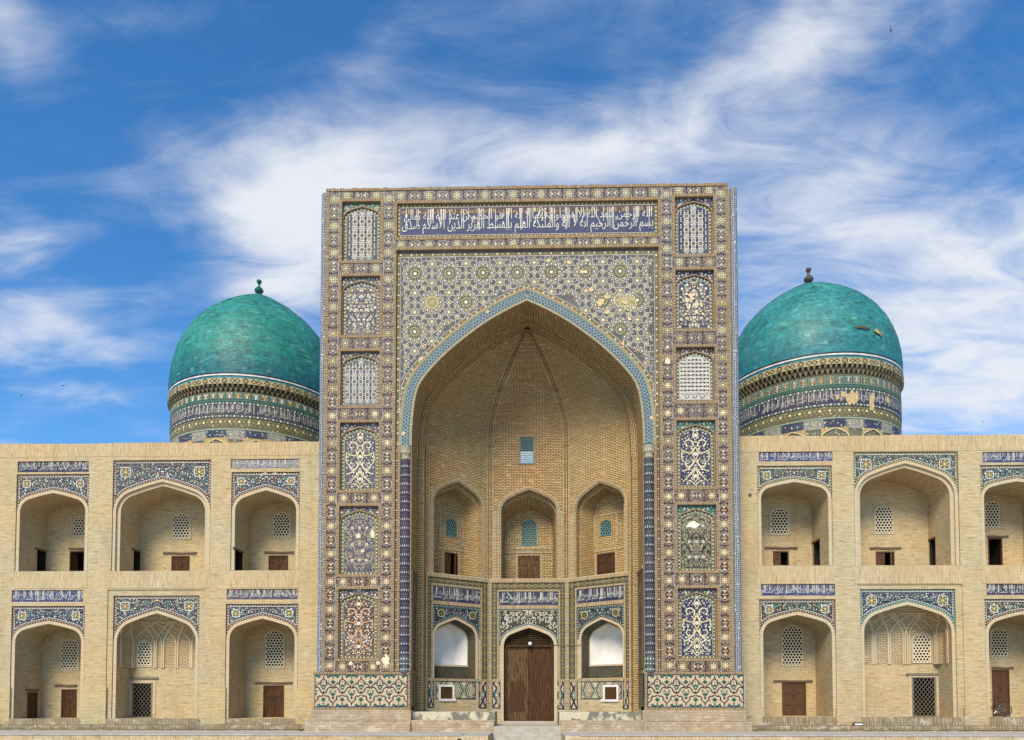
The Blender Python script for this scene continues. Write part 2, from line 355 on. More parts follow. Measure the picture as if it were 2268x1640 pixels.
class MB:
    def __init__(s): s.v, s.f, s.c, s.uv, s.m = [], [], [], [], []

    def face(s, pts, col=WHITE3, mat=0, uv=None):
        i = len(s.v); s.v.extend([tuple(p) for p in pts]); s.f.append(tuple(range(i, i + len(pts))))
        s.c.append(col); s.m.append(mat)
        if uv is None:
            P = [Vector(p) for p in pts]
            n = (P[1] - P[0]).cross(P[-1] - P[0])
            if n.length < 1e-12: n = Vector((0, -1, 0))
            n.normalize()
            if abs(n.z) > 0.8: uv = [(q.x, q.y) for q in P]
            else:
                tv = Vector((0, 0, 1)).cross(n).normalized(); uv = [(q.dot(tv), q.z) for q in P]
        s.uv.append(uv)

    def box(s, x0, y0, z0, x1, y1, z1, col=WHITE3, mat=0, fr=None):
        g = (lambda a, b, c: fr.p(a, c, -b)) if fr else (lambda a, b, c: Vector((a, b, c)))   # with a frame: x along, y into the wall, z up
        P = [g(x, y, z) for z in (z0, z1) for y in (y0, y1) for x in (x0, x1)]
        for q in ((0, 1, 5, 4), (1, 3, 7, 5), (3, 2, 6, 7), (2, 0, 4, 6), (4, 5, 7, 6), (2, 3, 1, 0)): s.face([P[k] for k in q], col, mat)

    def wall(s, fr, outer, holes=(), c=0.0, col=WHITE3, mat=0):
        def area(P): return abs(sum(P[i][0] * P[(i + 1) % len(P)][1] - P[(i + 1) % len(P)][0] * P[i][1] for i in range(len(P)))) / 2
        want = area(outer) - sum(area(h) for h in holes); best = None
        for att in range(12):                     # the triangulation may fail on near-coincident corners: nudge and try again
            J = random.Random(att); j = 0.0 if att < 2 else 2e-4
            hs = [h[::-1] if att % 2 else h for h in holes]
            loops = [[Vector((a + J.uniform(-j, j), b + J.uniform(-j, j), 0)) for a, b in l] for l in [outer] + list(hs)]
            flat = [q for l in loops for q in l]; tr = tessellate_polygon(loops)
            got = sum(area([flat[k] for k in t]) for t in tr); err = abs(got - want)
            if best is None or err < best[0]: best = (err, flat, tr)
            if err < 1e-2 * max(want, 0.01): break
        else: print('WALL', col, want, best[0], [round(v, 2) for v in outer[0]], len(holes))
        flat = best[1]
        for t in best[2]:
            q = [flat[k] for k in t]
            ar = (q[1].x - q[0].x) * (q[2].y - q[0].y) - (q[2].x - q[0].x) * (q[1].y - q[0].y)
            if abs(ar) < 1e-9: continue
            if ar < 0: q = q[::-1]
            s.face([fr.p(k.x, k.y, c) for k in q], col, mat, [(k.x, k.y) for k in q])

    def rim(s, fr, loop, c0, c1, closed=True, col=WHITE3, mat=0, across=False):
        L = 0; n = len(loop)
        for i in range(n if closed else n - 1):
            a, b = loop[i], loop[(i + 1) % n]; d = math.dist(a, b)
            uv = [(L, c0), (L + d, c0), (L + d, c1), (L, c1)]
            if across: uv = [(y, x) for x, y in uv]
            s.face([fr.p(*a, c0), fr.p(*b, c0), fr.p(*b, c1), fr.p(*a, c1)], col, mat, uv); L += d

    def strip(s, fr, inner, outer, c, col=WHITE3, mat=0):
        L = 0
        for i in range(len(inner) - 1):
            d = (math.dist(inner[i], inner[i + 1]) + math.dist(outer[i], outer[i + 1])) / 2; w = math.dist(inner[i], outer[i])
            s.face([fr.p(*inner[i], c), fr.p(*inner[i + 1], c), fr.p(*outer[i + 1], c), fr.p(*outer[i], c)], col, mat,
                   [(L, 0.1), (L + d, 0.1), (L + d, 0.1 + w), (L, 0.1 + w)]); L += d

    def bar(s, fr, x0, z0, x1, z1, c0, c1, col=WHITE3, mat=0, along='x'):
        """a proud strip whose header bricks lie across it"""
        A = lambda x, z, c: fr.p(x, z, c)
        f = (lambda x, z: (x, z - z0 + 0.1)) if along == 'x' else (lambda x, z: (z, x - x0 + 0.1))
        s.face([A(x0, z0, c1), A(x1, z0, c1), A(x1, z1, c1), A(x0, z1, c1)], col, mat, [f(x0, z0), f(x1, z0), f(x1, z1), f(x0, z1)])
        if abs(c1 - c0) > 1e-6:
            for (xa, za, xb, zb) in ((x0, z0, x1, z0), (x1, z0, x1, z1), (x1, z1, x0, z1), (x0, z1, x0, z0)):
                k = [f(xa, za), f(xb, zb)]
                s.face([A(xa, za, c0), A(xb, zb, c0), A(xb, zb, c1), A(xa, za, c1)], col, mat, [k[0], k[1], k[1], k[0]])

    def frame_bars(s, fr, x0, z0, x1, z1, w, c0, c1, mat=0, bottom=True):
        s.bar(fr, x0, z1 - w, x1, z1, c0, c1, mat=mat)
        if bottom: s.bar(fr, x0, z0, x1, z0 + w, c0, c1, mat=mat)
        zb = z0 + w if bottom else z0
        s.bar(fr, x0, zb, x0 + w, z1 - w, c0, c1, mat=mat, along='z'); s.bar(fr, x1 - w, zb, x1, z1 - w, c0, c1, mat=mat, along='z')

    # ---- inlay drawn on a frame
    def disc(s, fr, x, z, r, c, col, n=7, rz=None, ph=0.0):
        rz = rz or r
        s.face([fr.p(x + r * math.cos(ph + k * 2 * math.pi / n), z + rz * math.sin(ph + k * 2 * math.pi / n), c) for k in range(n)], col)

    def star(s, fr, x, z, r1, r2, n, c, col, ph=0.0):
        P = []
        for k in range(2 * n):
            r = r1 if k % 2 == 0 else r2; a = ph + k * math.pi / n
            P.append((x + r * math.cos(a), z + r * math.sin(a)))
        for k in range(2 * n):
            a, b = P[k], P[(k + 1) % (2 * n)]
            s.face([fr.p(x, z, c), fr.p(*a, c), fr.p(*b, c)], col)

    def stroke(s, fr, pts, w, c, col, closed=False, taper=None):
        n = len(pts)
        if n < 2: return
        N = []
        for i in range(n):
            a = pts[(i - 1) % n] if (closed or i > 0) else pts[i]
            b = pts[(i + 1) % n] if (closed or i < n - 1) else pts[i]
            dx, dz = b[0] - a[0], b[1] - a[1]; L = math.hypot(dx, dz) or 1
            ww = w * (taper(i / (n - 1)) if taper else 1) / 2
            N.append((-dz / L * ww, dx / L * ww))
        for i in range(n if closed else n - 1):
            j = (i + 1) % n
            (ax, az), (bx, bz) = pts[i], pts[j]
            s.face([fr.p(ax - N[i][0], az - N[i][1], c), fr.p(bx - N[j][0], bz - N[j][1], c), fr.p(bx + N[j][0], bz + N[j][1], c), fr.p(ax + N[i][0], az + N[i][1], c)], col)

    def dots(s, fr, pts, step, r, c, col, closed=False, n=7, cols=None):
        P = list(pts) + ([pts[0]] if closed else []); acc = step / 2; k = 0
        for a, b in zip(P, P[1:]):
            d = math.dist(a, b); 
            if d < 1e-9: continue
            while acc <= d:
                f = acc / d; s.disc(fr, a[0] + (b[0] - a[0]) * f, a[1] + (b[1] - a[1]) * f, r, c, cols[k % len(cols)] if cols else col, n); k += 1; acc += step
            acc -= d

    def tube(s, a, b, r, n=8, mat=0, col=WHITE3, r2=None, cap=True):
        a, b = Vector(a), Vector(b); d = (b - a).normalized(); r2 = r if r2 is None else r2
        x = d.orthogonal().normalized(); y = d.cross(x)
        A = [a + (x * math.cos(k * 2 * math.pi / n) + y * math.sin(k * 2 * math.pi / n)) * r for k in range(n)]
        B = [b + (x * math.cos(k * 2 * math.pi / n) + y * math.sin(k * 2 * math.pi / n)) * r2 for k in range(n)]
        for k in range(n): s.face([A[k], A[(k + 1) % n], B[(k + 1) % n], B[k]], col, mat)
        if cap: s.face(A[::-1], col, mat); s.face(B, col, mat)

    def lathe(s, cx, cy, prof, n=48, mat=0, col=WHITE3, a0=0.0, a1=2 * math.pi, colf=None):
        L = 0
        for i in range(len(prof) - 1):
            (r0, z0), (r1, z1) = prof[i], prof[i + 1]; d = math.hypot(r1 - r0, z1 - z0); rm = max(r0, r1)
            for k in range(n):
                t0, t1 = a0 + (a1 - a0) * k / n, a0 + (a1 - a0) * (k + 1) / n
                P = [(cx + r * math.cos(t), cy + r * math.sin(t), z) for r, t, z in ((r0, t0, z0), (r0, t1, z0), (r1, t1, z1), (r1, t0, z1))]
                s.face(P, colf(i) if colf else col, mat, [(rm * t0, L), (rm * t1, L), (rm * t1, L + d), (rm * t0, L + d)])
            L += d

    def build(s, name, mats, parent=None, smooth=False):
        me = bpy.data.meshes.new(name); me.from_pydata(s.v, [], s.f)
        if not isinstance(mats, (list, tuple)): mats = [mats]
        for m in mats: me.materials.append(M[m] if isinstance(m, str) else m)
        me.polygons.foreach_set('material_index', s.m)
        ul = me.uv_layers.new(name='UV'); ul.data.foreach_set('uv', [x for f in s.uv for q in f for x in q])
        ca = me.color_attributes.new('Col', 'FLOAT_COLOR', 'CORNER')
        ca.data.foreach_set('color', [x for f, c in zip(s.f, s.c) for _ in f for x in (c[0], c[1], c[2], 1.0)])
        if smooth: me.polygons.foreach_set('use_smooth', [True] * len(s.f))
        me.update()
        o = bpy.data.objects.new(name, me); COLL.objects.link(o); attach(o, parent)
        return o


def attach(o, parent):
    if parent is None: return
    o.parent = parent
    if parent.type == 'EMPTY': o.location = -parent.location


def thing(name, loc, label, cat, group=None):
    o = bpy.data.objects.new(name, None); COLL.objects.link(o); o.location = loc; o.empty_display_size = 0.5
    return tag(o, label, cat, group)


def tag(o, label=None, cat=None, group=None, kind=None):
    for k, v in (('label', label), ('category', cat), ('group', group), ('kind', kind)):
        if v: o[k] = v
    return o


# ---- arches
def solve(f, a, b):
    fa = f(a)
    for _ in range(60):
        m = (a + b) / 2
        if (f(m) > 0) == (fa > 0): a = m
        else: b = m
    return (a + b) / 2


def pointed(cx, zs, hw, rise, n=9, rr=0.62, bulge=0.035):
    """four-centred arch from left spring to right spring"""
    r = rr * min(hw, rise * 1.15); 
    ph = solve(lambda q: rise * math.sin(q) - (hw - r) * math.cos(q) - r, 0.01, 1.57)
    half = [(hw - r + r * math.cos(ph * k / n), r * math.sin(ph * k / n)) for k in range(n + 1)]
    (px, pz) = half[-1]; L = math.hypot(px, rise - pz); nx, nz = (rise - pz) / L, px / L
    for k in range(1, n + 1):
        t = k / n; bl = bulge * L * 4 * t * (1 - t) * 0.5
        half.append((px * (1 - t) + nx * bl, pz + (rise - pz) * t + nz * bl))
    return [(cx - x, zs + z) for x, z in half] + [(cx + x, zs + z) for x, z in half[-2::-1]]


TAB = [(0, 1), (.15, .995), (.33, .97), (.44, .922), (.558, .804), (.677, .648), (.777, .488), (.862, .337), (.947, .145), (1, 0)]


def tabw(t):
    """half-width of the great arch at a share t of its rise (smooth through the table)"""
    if t >= 1: return 0.0
    for i in range(len(TAB) - 1):
        if TAB[i][0] <= t <= TAB[i + 1][0]:
            x0, y0 = TAB[i]; x1, y1 = TAB[i + 1]
            xm, ym = TAB[max(i - 1, 0)]; xp, yp = TAB[min(i + 2, len(TAB) - 1)]
            m0 = (y1 - ym) / (x1 - xm) if i > 0 else 0.0; m1 = (yp - y0) / (xp - x0)
            h = x1 - x0; s = (t - x0) / h
            return (2 * s**3 - 3 * s**2 + 1) * y0 + (s**3 - 2 * s**2 + s) * h * m0 + (-2 * s**3 + 3 * s**2) * y1 + (s**3 - s**2) * h * m1
    return 0.0


def great_arch(cx, zs, hw, rise, n=26):
    half = [(hw * tabw(k / n), rise * k / n) for k in range(n + 1)]
    return [(cx - x, zs + z) for x, z in half] + [(cx + x, zs + z) for x, z in half[-2::-1]]


def offset(pts, t):
    """an open line moved sideways by t (outwards for an arch run left to right), mitred"""
    out = []; n = len(pts)
    def nrm(a, b):
        dx, dz = b[0] - a[0], b[1] - a[1]; L = math.hypot(dx, dz) or 1; return (-dz / L, dx / L)
    for i in range(n):
        ns = []
        if i > 0: ns.append(nrm(pts[i - 1], pts[i]))
        if i < n - 1: ns.append(nrm(pts[i], pts[i + 1]))
        if len(ns) == 2:
            bx, bz = ns[0][0] + ns[1][0], ns[0][1] + ns[1][1]; k = bx * bx + bz * bz
            f = min(2 / k if k > 1e-6 else 1, 0.9 if False else 1.5); out.append((pts[i][0] + bx * f * t, pts[i][1] + bz * f * t))
        else: out.append((pts[i][0] + ns[0][0] * t, pts[i][1] + ns[0][1] * t))
    return out


def inside(poly, x, z):
    r = False; j = len(poly) - 1
    for i in range(len(poly)):
        (xi, zi), (xj, zj) = poly[i], poly[j]
        if (zi > z) != (zj > z) and x < (xj - xi) * (z - zi) / (zj - zi) + xi: r = not r
        j = i
    return r


def clear(poly, x, z, d):
    return inside(poly, x, z) and all(inside(poly, x + d * math.cos(k), z + d * math.sin(k)) for k in (0, 0.79, 1.57, 2.36, 3.14, 3.93, 4.71, 5.5))


def rectloop(x0, z0, x1, z1): return [(x0, z0), (x1, z0), (x1, z1), (x0, z1)]


def opening(x0, x1, z0, arch): return [(x0, z0)] + arch + [(x1, z0)]


# ---- Arabic lettering, joined by its presentation forms and set from right to left
AR4 = {'ئ': 0xFE89, 'ب': 0xFE8F, 'ت': 0xFE95, 'ث': 0xFE99, 'ج': 0xFE9D, 'ح': 0xFEA1, 'خ': 0xFEA5, 'س': 0xFEB1, 'ش': 0xFEB5, 'ص': 0xFEB9, 'ض': 0xFEBD,
       'ط': 0xFEC1, 'ظ': 0xFEC5, 'ع': 0xFEC9, 'غ': 0xFECD, 'ف': 0xFED1, 'ق': 0xFED5, 'ك': 0xFED9, 'ل': 0xFEDD, 'م': 0xFEE1, 'ن': 0xFEE5, 'ه': 0xFEE9, 'ي': 0xFEF1}
AR2 = {'ا': 0xFE8D, 'ة': 0xFE93, 'د': 0xFEA9, 'ذ': 0xFEAB, 'ر': 0xFEAD, 'ز': 0xFEAF, 'و': 0xFEED, 'ى': 0xFEEF, 'L': 0xFEFB}


def shape(text):
    out = []
    for w in text.replace('لا', 'L').split(' '):
        for i, ch in enumerate(w):
            prev = i > 0 and w[i - 1] in AR4; nxt = i < len(w) - 1 and ch in AR4
            if ch in AR4: out.append(chr(AR4[ch] + (3 if prev and nxt else 1 if prev else 2 if nxt else 0)))
            elif ch in AR2: out.append(chr(AR2[ch] + (1 if prev else 0)))
        out.append(' ')
    return ''.join(out).strip()[::-1]


_txt = {}


def letters(text, bold=0.012):
    """flat lettering as triangles in units of the type size: (verts, faces)"""
    key = (text, bold)
    if key in _txt: return _txt[key]
    cu = bpy.data.curves.new('lettering_source', 'FONT'); cu.body = shape(text); cu.resolution_u = 2; cu.offset = bold
    o = bpy.data.objects.new('lettering_source', cu); COLL.objects.link(o)
    dg = bpy.context.evaluated_depsgraph_get(); dg.update()
    me = bpy.data.meshes.new_from_object(o.evaluated_get(dg))
    V = [(v.co.x, v.co.y) for v in me.vertices]; Fc = [tuple(p.vertices) for p in me.polygons]
    bpy.data.objects.remove(o); bpy.data.curves.remove(cu); bpy.data.meshes.remove(me)
    _txt[key] = (V, Fc)
    return V, Fc


def write(mb, fr, text, x0, z0, x1, z1, c, col, tall=1.0, bold=0.012, base=None, mapf=None, knee=0.36):
    """fit text into a box; tall > 1 draws out the upright strokes (alif, lam) above the body of the letters, as in monumental script"""
    V, Fc = letters(text, bold)
    if not V: return
    xs = [v[0] for v in V]; a, b = min(xs), max(xs)
    st = [(x, y if y < knee else knee + (y - knee) * tall) for x, y in V]
    ys = [v[1] for v in st]; lo, hi = min(ys), max(ys)
    P = [(x0 + (x - a) / (b - a) * (x1 - x0), z0 + (y - lo) / (hi - lo) * (z1 - z0)) for x, y in st]
    for f in Fc:
        q = [P[k] for k in f]
        ar = sum(q[i][0] * q[(i + 1) % len(q)][1] - q[(i + 1) % len(q)][0] * q[i][1] for i in range(len(q)))
        if ar < 0: q = q[::-1]
        mb.face([mapf(x, z, c) for x, z in q] if mapf else [fr.p(x, z, c) for x, z in q], col)


# ------------------------------------------------------------------ tilework palettes (linear)
P_ = {k: C(v) for k, v in dict(navy='1a2044', blue='232f62', violet='433c52', grey='46444e', brown='4f3526', maroon='46272a', teal='1f5d58', turq='3d8381', white='dad6c8', slate='2f3742', royal='28376a', ink='15182c', dusk='2b2a3e',
                               cream='d0c298', yellow='b6994c', orange='b4763f', green='40602f', olive='5e5a34', dark='23251f', lilac='726d78', pale='b6b2a8', plaster='d8c9a6').items()}


def rotz(fr, x, z, a): pass


def leaf(mb, fr, x, z, L, w, a, c, col):
    ca, sa = math.cos(a), math.sin(a)
    P = [(0, 0), (L * 0.45, w / 2), (L, 0), (L * 0.45, -w / 2)]
    mb.face([fr.p(x + q * ca - r * sa, z + q * sa + r * ca, c) for q, r in P], col)


def rosette_on(mb, fr, x, z, r, c, petal, heart, n=8, ph=0.0, rim=None):
    if rim: mb.disc(fr, x, z, r * 1.0, c - 0.002, rim, 10)
    for k in range(n): leaf(mb, fr, x, z, r, r * 0.42, ph + k * 2 * math.pi / n, c, petal)
    mb.disc(fr, x, z, r * 0.34, c + 0.003, heart, 7)


def scroll(cx, cz, r, turns, a0, sgn, n=18):
    return [(cx + r * (1 - 0.78 * k / n) * math.cos(a0 + sgn * turns * 2 * math.pi * k / n), cz + r * (1 - 0.78 * k / n) * math.sin(a0 + sgn * turns * 2 * math.pi * k / n)) for k in range(n + 1)]


def blot(mb, fr, x, z, r, c, seed, col=None, flat=1.0):
    """a patch where the tile has fallen off and the plaster shows"""
    R = random.Random(seed); n = 13
    mb.face([fr.p(x + r * R.uniform(0.55, 1.15) * math.cos(k * 2 * math.pi / n), z + flat * r * R.uniform(0.55, 1.15) * math.sin(k * 2 * math.pi / n), c) for k in range(n)], col or P_['plaster'])


def patch(parent, fr, x, z, r, c, seed, col=None, flat=1.0):
    m = MB(); blot(m, fr, x, z, r, c, seed, col, flat); return m.build('bare_patch', 'patch', parent)


def flowers(mb, fr, poly, cx, seed, c, step, cols, leafcols, scrollcol, r=0.05, margin=0.06, scrolls=True, thin=1.0):
    """mirrored ground of blossoms, leaves and scrolling stems"""
    R = random.Random(seed); xs = [p[0] for p in poly]; zs = [p[1] for p in poly]
    x1, z0, z1 = max(xs), min(zs), max(zs); zz = z0; row = 0
    while zz < z1:
        xx = cx + step * (0.5 if row % 2 else 0.02)
        while xx < x1 + step:
            jx, jz = xx + R.uniform(-.3, .3) * step, zz + R.uniform(-.3, .3) * step
            rr = r * R.choice((0.5, 0.7, 0.85, 1.0, 1.25)); col = R.choice(cols); lc = R.choice(leafcols); kind = R.random(); ang = R.uniform(0, 6.28); sc = R.random()
            for sg in (1, -1):
                X = cx + sg * (jx - cx)
                if not clear(poly, X, jz, margin): continue
                a = ang if sg > 0 else math.pi - ang
                if scrolls and sc < 0.55:
                    pts = scroll(X, jz, step * 0.62, 0.8, a, sg, 9)
                    if all(inside(poly, *q) for q in pts): mb.stroke(fr, pts, 0.018 * thin, c, scrollcol)
                for k in range(2): leaf(mb, fr, X, jz, rr * 2.4, rr * 1.0, a + sg * (k * 2.2 + 0.6), c + 0.002, lc)
                if kind < 0.7: mb.disc(fr, X, jz, rr, c + 0.004, col, 7); 
                else: rosette_on(mb, fr, X, jz, rr * 1.5, c + 0.003, col, lc, 6)
            xx += step
        zz += step * 0.8; row += 1


def medallion(mb, fr, x, z, r, c, line, ground, heart):
    mb.disc(fr, x, z, r, c, ground, 12)
    P = []
    for k in range(16):
        a = k * math.pi / 8; q = r * (1.05 if k % 4 else 1.28); P.append((x + q * math.cos(a + math.pi / 4), z + q * math.sin(a + math.pi / 4)))
    mb.stroke(fr, P, 0.03, c + 0.003, line, True)
    rosette_on(mb, fr, x, z, r * 0.62, c + 0.004, heart, P_['cream'], 8)
    for k in range(6): mb.disc(fr, x + r * 0.72 * math.cos(k * 1.047 + .5), z + r * 0.72 * math.sin(k * 1.047 + .5), r * 0.13, c + 0.005, P_['white'], 6)


def spandrel(mb, fr, x0, x1, zs, zt, arch, c, ground, seed, edge='brown', line='white', medal=True, step=0.125, cols=None, r=0.030, scroll_col=None):
    """tile field over an arch: dotted border, white line, two medallions, blossoms"""
    poly = [(x0, zs), (x0, zt), (x1, zt), (x1, zs)] + arch[::-1]
    mb.wall(fr, poly, (), c, P_[edge])
    w = 0.115
    arc2 = [q for q in offset(arch, w * 1.25) if x0 + w < q[0] < x1 - w]
    inner = [(x0 + w, arc2[0][1]), (x0 + w, zt - w), (x1 - w, zt - w), (x1 - w, arc2[-1][1])] + arc2[::-1]
    mb.wall(fr, inner, (), c + 0.004, P_[ground])
    mb.stroke(fr, inner, 0.022, c + 0.008, P_[line], True)
    mb.dots(fr, [(x0 + w / 2, zs - 0.1), (x0 + w / 2, zt - w / 2), (x1 - w / 2, zt - w / 2), (x1 - w / 2, zs - 0.1)], 0.13, 0.024, c + 0.005, P_['white'])
    mb.dots(fr, [q for q in offset(arch, w * 0.6) if x0 + 0.06 < q[0] < x1 - 0.06], 0.13, 0.024, c + 0.006, P_['white'])
    cx = (x0 + x1) / 2
    W_ = x1 - x0
    flowers(mb, fr, inner, cx, seed, c + 0.008, step, cols or [P_['white'], P_['white'], P_['cream'], P_['pale'], P_['orange']], [P_['teal'], P_['lilac'], P_['blue'], P_['brown'], P_['green']], scroll_col or P_['turq'], r=r)
    if medal:
        mr = W_ * 0.05
        for sg in (-1, 1): medallion(mb, fr, cx + sg * (W_ / 2 - w - mr * 2.0), zt - w - mr * 1.9, mr, c + 0.014, P_[line], P_['olive'], mixcol(P_['yellow'], P_['olive'], .35))


def lattice(mb, fr, outline, pitch, hole, c0, c1, edge=0.0, mat=0):
    """pierced plaster screen: six-sided cells with round holes"""
    xs = [p[0] for p in outline]; zs = [p[1] for p in outline]; R = pitch / math.sqrt(3); row = 0; z = min(zs) + R * 0.4
    while z < max(zs) + R:
        x = min(xs) + (pitch / 2 if row % 2 else 0)
        while x < max(xs) + pitch:
            if inside(outline, x, z):
                O = [(x + R * math.cos(math.pi / 6 + k * math.pi / 3), z + R * math.sin(math.pi / 6 + k * math.pi / 3)) for k in range(6)]
                I = [(x + hole * math.cos(math.pi / 6 + k * math.pi / 3), z + hole * math.sin(math.pi / 6 + k * math.pi / 3)) for k in range(6)]
                for k in range(6):
                    j = (k + 1) % 6
                    mb.face([fr.p(*O[k], c1), fr.p(*O[j], c1), fr.p(*I[j], c1), fr.p(*I[k], c1)], mat=mat)
                    mb.face([fr.p(*I[k], c1), fr.p(*I[j], c1), fr.p(*I[j], c0), fr.p(*I[k], c0)], mat=mat)
            x += pitch
        z += pitch * math.sqrt(3) / 2; row += 1


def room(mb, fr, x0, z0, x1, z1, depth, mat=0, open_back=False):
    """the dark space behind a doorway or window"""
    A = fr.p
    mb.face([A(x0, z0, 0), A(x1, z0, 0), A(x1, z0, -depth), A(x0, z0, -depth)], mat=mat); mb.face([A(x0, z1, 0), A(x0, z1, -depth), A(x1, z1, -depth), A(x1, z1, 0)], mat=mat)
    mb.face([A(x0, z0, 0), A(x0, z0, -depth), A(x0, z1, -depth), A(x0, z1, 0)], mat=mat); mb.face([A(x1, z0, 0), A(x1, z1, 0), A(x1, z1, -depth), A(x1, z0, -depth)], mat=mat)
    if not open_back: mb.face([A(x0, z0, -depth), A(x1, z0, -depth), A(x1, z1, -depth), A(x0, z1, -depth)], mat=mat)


# ---- windows and doors set in a back wall; each returns the hole it needs
def window(fr, parent, x0, z0, x1, z1, arched=True, mat='lattice', pitch=0.158, hole=0.063, deep=1.0, wall='buff', label=None, open_back=False):
    cx, hw = (x0 + x1) / 2, (x1 - x0) / 2
    if arched:
        rise = hw * 0.75; loop = opening(x0, x1, z0, pointed(cx, z1 - rise, hw, rise, 5))
    else: loop = rectloop(x0, z0, x1, z1)
    mb = MB()
    if arched:
        o2 = offset(loop, 0.085)
        o2[0] = (o2[0][0], z0); o2[-1] = (o2[-1][0], z0)
    else:
        o2 = [(x0 - .07, z0), (x0 - .07, z1 + .07), (x1 + .07, z1 + .07), (x1 + .07, z0)]; loop2 = [(x0, z0), (x0, z1), (x1, z1), (x1, z0)]
    mb.strip(fr, loop if arched else loop2, o2, 0.03)
    mb.rim(fr, o2, 0.0, 0.03, False)
    mb.rim(fr, loop, 0.03, -0.14)
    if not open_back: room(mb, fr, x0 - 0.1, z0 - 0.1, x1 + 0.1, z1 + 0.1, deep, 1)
    w = mb.build('window', [wall, 'room'], parent)
    l = MB(); lattice(l, fr, loop, pitch, hole, -0.065, -0.02)
    ii = offset(loop if arched else [(x0, z0), (x0, z1), (x1, z1), (x1, z0)], -0.045)
    l.strip(fr, ii, loop if arched else [(x0, z0), (x0, z1), (x1, z1), (x1, z0)], -0.012)
    l.bar(fr, x0, z0, x1, z0 + 0.045, -0.07, -0.008)
    l.build('lattice', mat, w)
    if label: w['label'] = label
    return loop


def door(fr, parent, x0, z0, x1, z1, mat='wood', lintel=None, ajar=0, label=None, leaves=2, deep=1.4, frame=0.055, handle=True):
    mb = MB()
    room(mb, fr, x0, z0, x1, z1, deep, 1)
    f = frame
    mb.box(x0 - 0.0, -0.025, z0, x0 + f, 0.10, z1, fr=fr); mb.box(x1 - f, -0.025, z0, x1, 0.10, z1, fr=fr); mb.box(x0 + f, -0.02, z1 - f, x1 - f, 0.10, z1, fr=fr)
    d = mb.build('door', [mat, 'room'], parent)
    if label: d['label'] = label
    if lintel:
        lb = MB(); R = random.Random(int(x0 * 91)); lx0, lx1, lz = lintel; h = 0.085
        n = 6
        for k in range(n):
            a, b = lx0 + (lx1 - lx0) * k / n, lx0 + (lx1 - lx0) * (k + 1) / n
            za, zb = lz + 0.012 * math.sin(k * 1.3), lz + 0.012 * math.sin((k + 1) * 1.3)
            q = [fr.p(a, za - h / 2, 0.07), fr.p(b, zb - h / 2, 0.07), fr.p(b, zb + h / 2, 0.07), fr.p(a, za + h / 2, 0.07)]; q2 = [v - fr.n * 0.12 for v in q]
            lb.face(q); lb.face([q[3], q[2], q2[2], q2[3]]); lb.face([q2[0], q2[1], q[1], q[0]])
            if k == 0: lb.face([q2[0], q[0], q[3], q2[3]])
            if k == n - 1: lb.face([q[1], q2[1], q2[2], q[2]])
        lb.build('lintel', 'beam', d)
    xa, xb = x0 + f, x1 - f; wl_ = (xb - xa) / leaves
    for k in range(leaves):
        if (ajar & 4) and k == 1: continue
        a, b = xa + wl_ * k + 0.006, xa + wl_ * (k + 1) - 0.006
        g = fr
        if (ajar >> k) & 1:      # this leaf stands open inwards
            hinge = a if k == 0 else b; ang = rad(62) * (1 if k == 0 else -1)
            o = fr.p(hinge, 0, -0.05); u = fr.u * math.cos(ang) - fr.n * math.sin(ang) * (1 if k == 0 else 1)
            if k == 1: u = fr.u * math.cos(ang) + fr.n * math.sin(ang) * -1 * -1
            g = Frame(o + fr.v * 0, u, fr.v); a, b = (0, b - a) if k == 0 else (-(b - a), 0)
        lf = MB(); y0 = 0.035; zl0, zl1 = z0 + 0.015, z1 - f - 0.006
        lf.box(a, y0, zl0, b, y0 + 0.05, zl1, fr=g)
        s_ = min(0.07, (b - a) * 0.2); H = zl1 - zl0
        for (pa, pb, qa, qb) in ((a, a + s_, zl0, zl1), (b - s_, b, zl0, zl1), (a + s_, b - s_, zl0, zl0 + 0.1), (a + s_, b - s_, zl1 - 0.1, zl1), (a + s_, b - s_, zl0 + H * 0.32, zl0 + H * 0.32 + 0.08), (a + s_, b - s_, zl0 + H * 0.68, zl0 + H * 0.68 + 0.08)):
            lf.box(pa, y0 - 0.022, qa, pb, y0 - 0.002, qb, fr=g)
        lo = lf.build('door_leaf', mat, d)
    if handle and leaves == 2 and not ajar:
        hb = MB(); xm = (xa + xb) / 2; zm = z0 + (z1 - z0) * 0.62
        for sg in (-1, 1):
            ring = [(xm + sg * 0.055 + 0.04 * math.cos(k * math.pi / 4), zm - 0.05 + 0.05 * math.sin(k * math.pi / 4)) for k in range(8)]
            hb.stroke(fr, ring, 0.016, 0.03, WHITE3, True); hb.disc(fr, xm + sg * 0.055, zm, 0.03, 0.026, WHITE3, 8)
        hb.build('handle', 'iron', d)
    return rectloop(x0, z0, x1, z1)


# ================================================================== THE SETTING
YW = 1.6                                        # the wings stand back from the gateway
FW, FP = F(YW), F(0.0)
PLAZA = -1.5
g = MB(); g.face([(-900, -900, PLAZA), (900, -900, PLAZA), (900, 900, PLAZA), (-900, 900, PLAZA)])
tag(g.build('plaza', 'plaza_stone'), kind='structure')
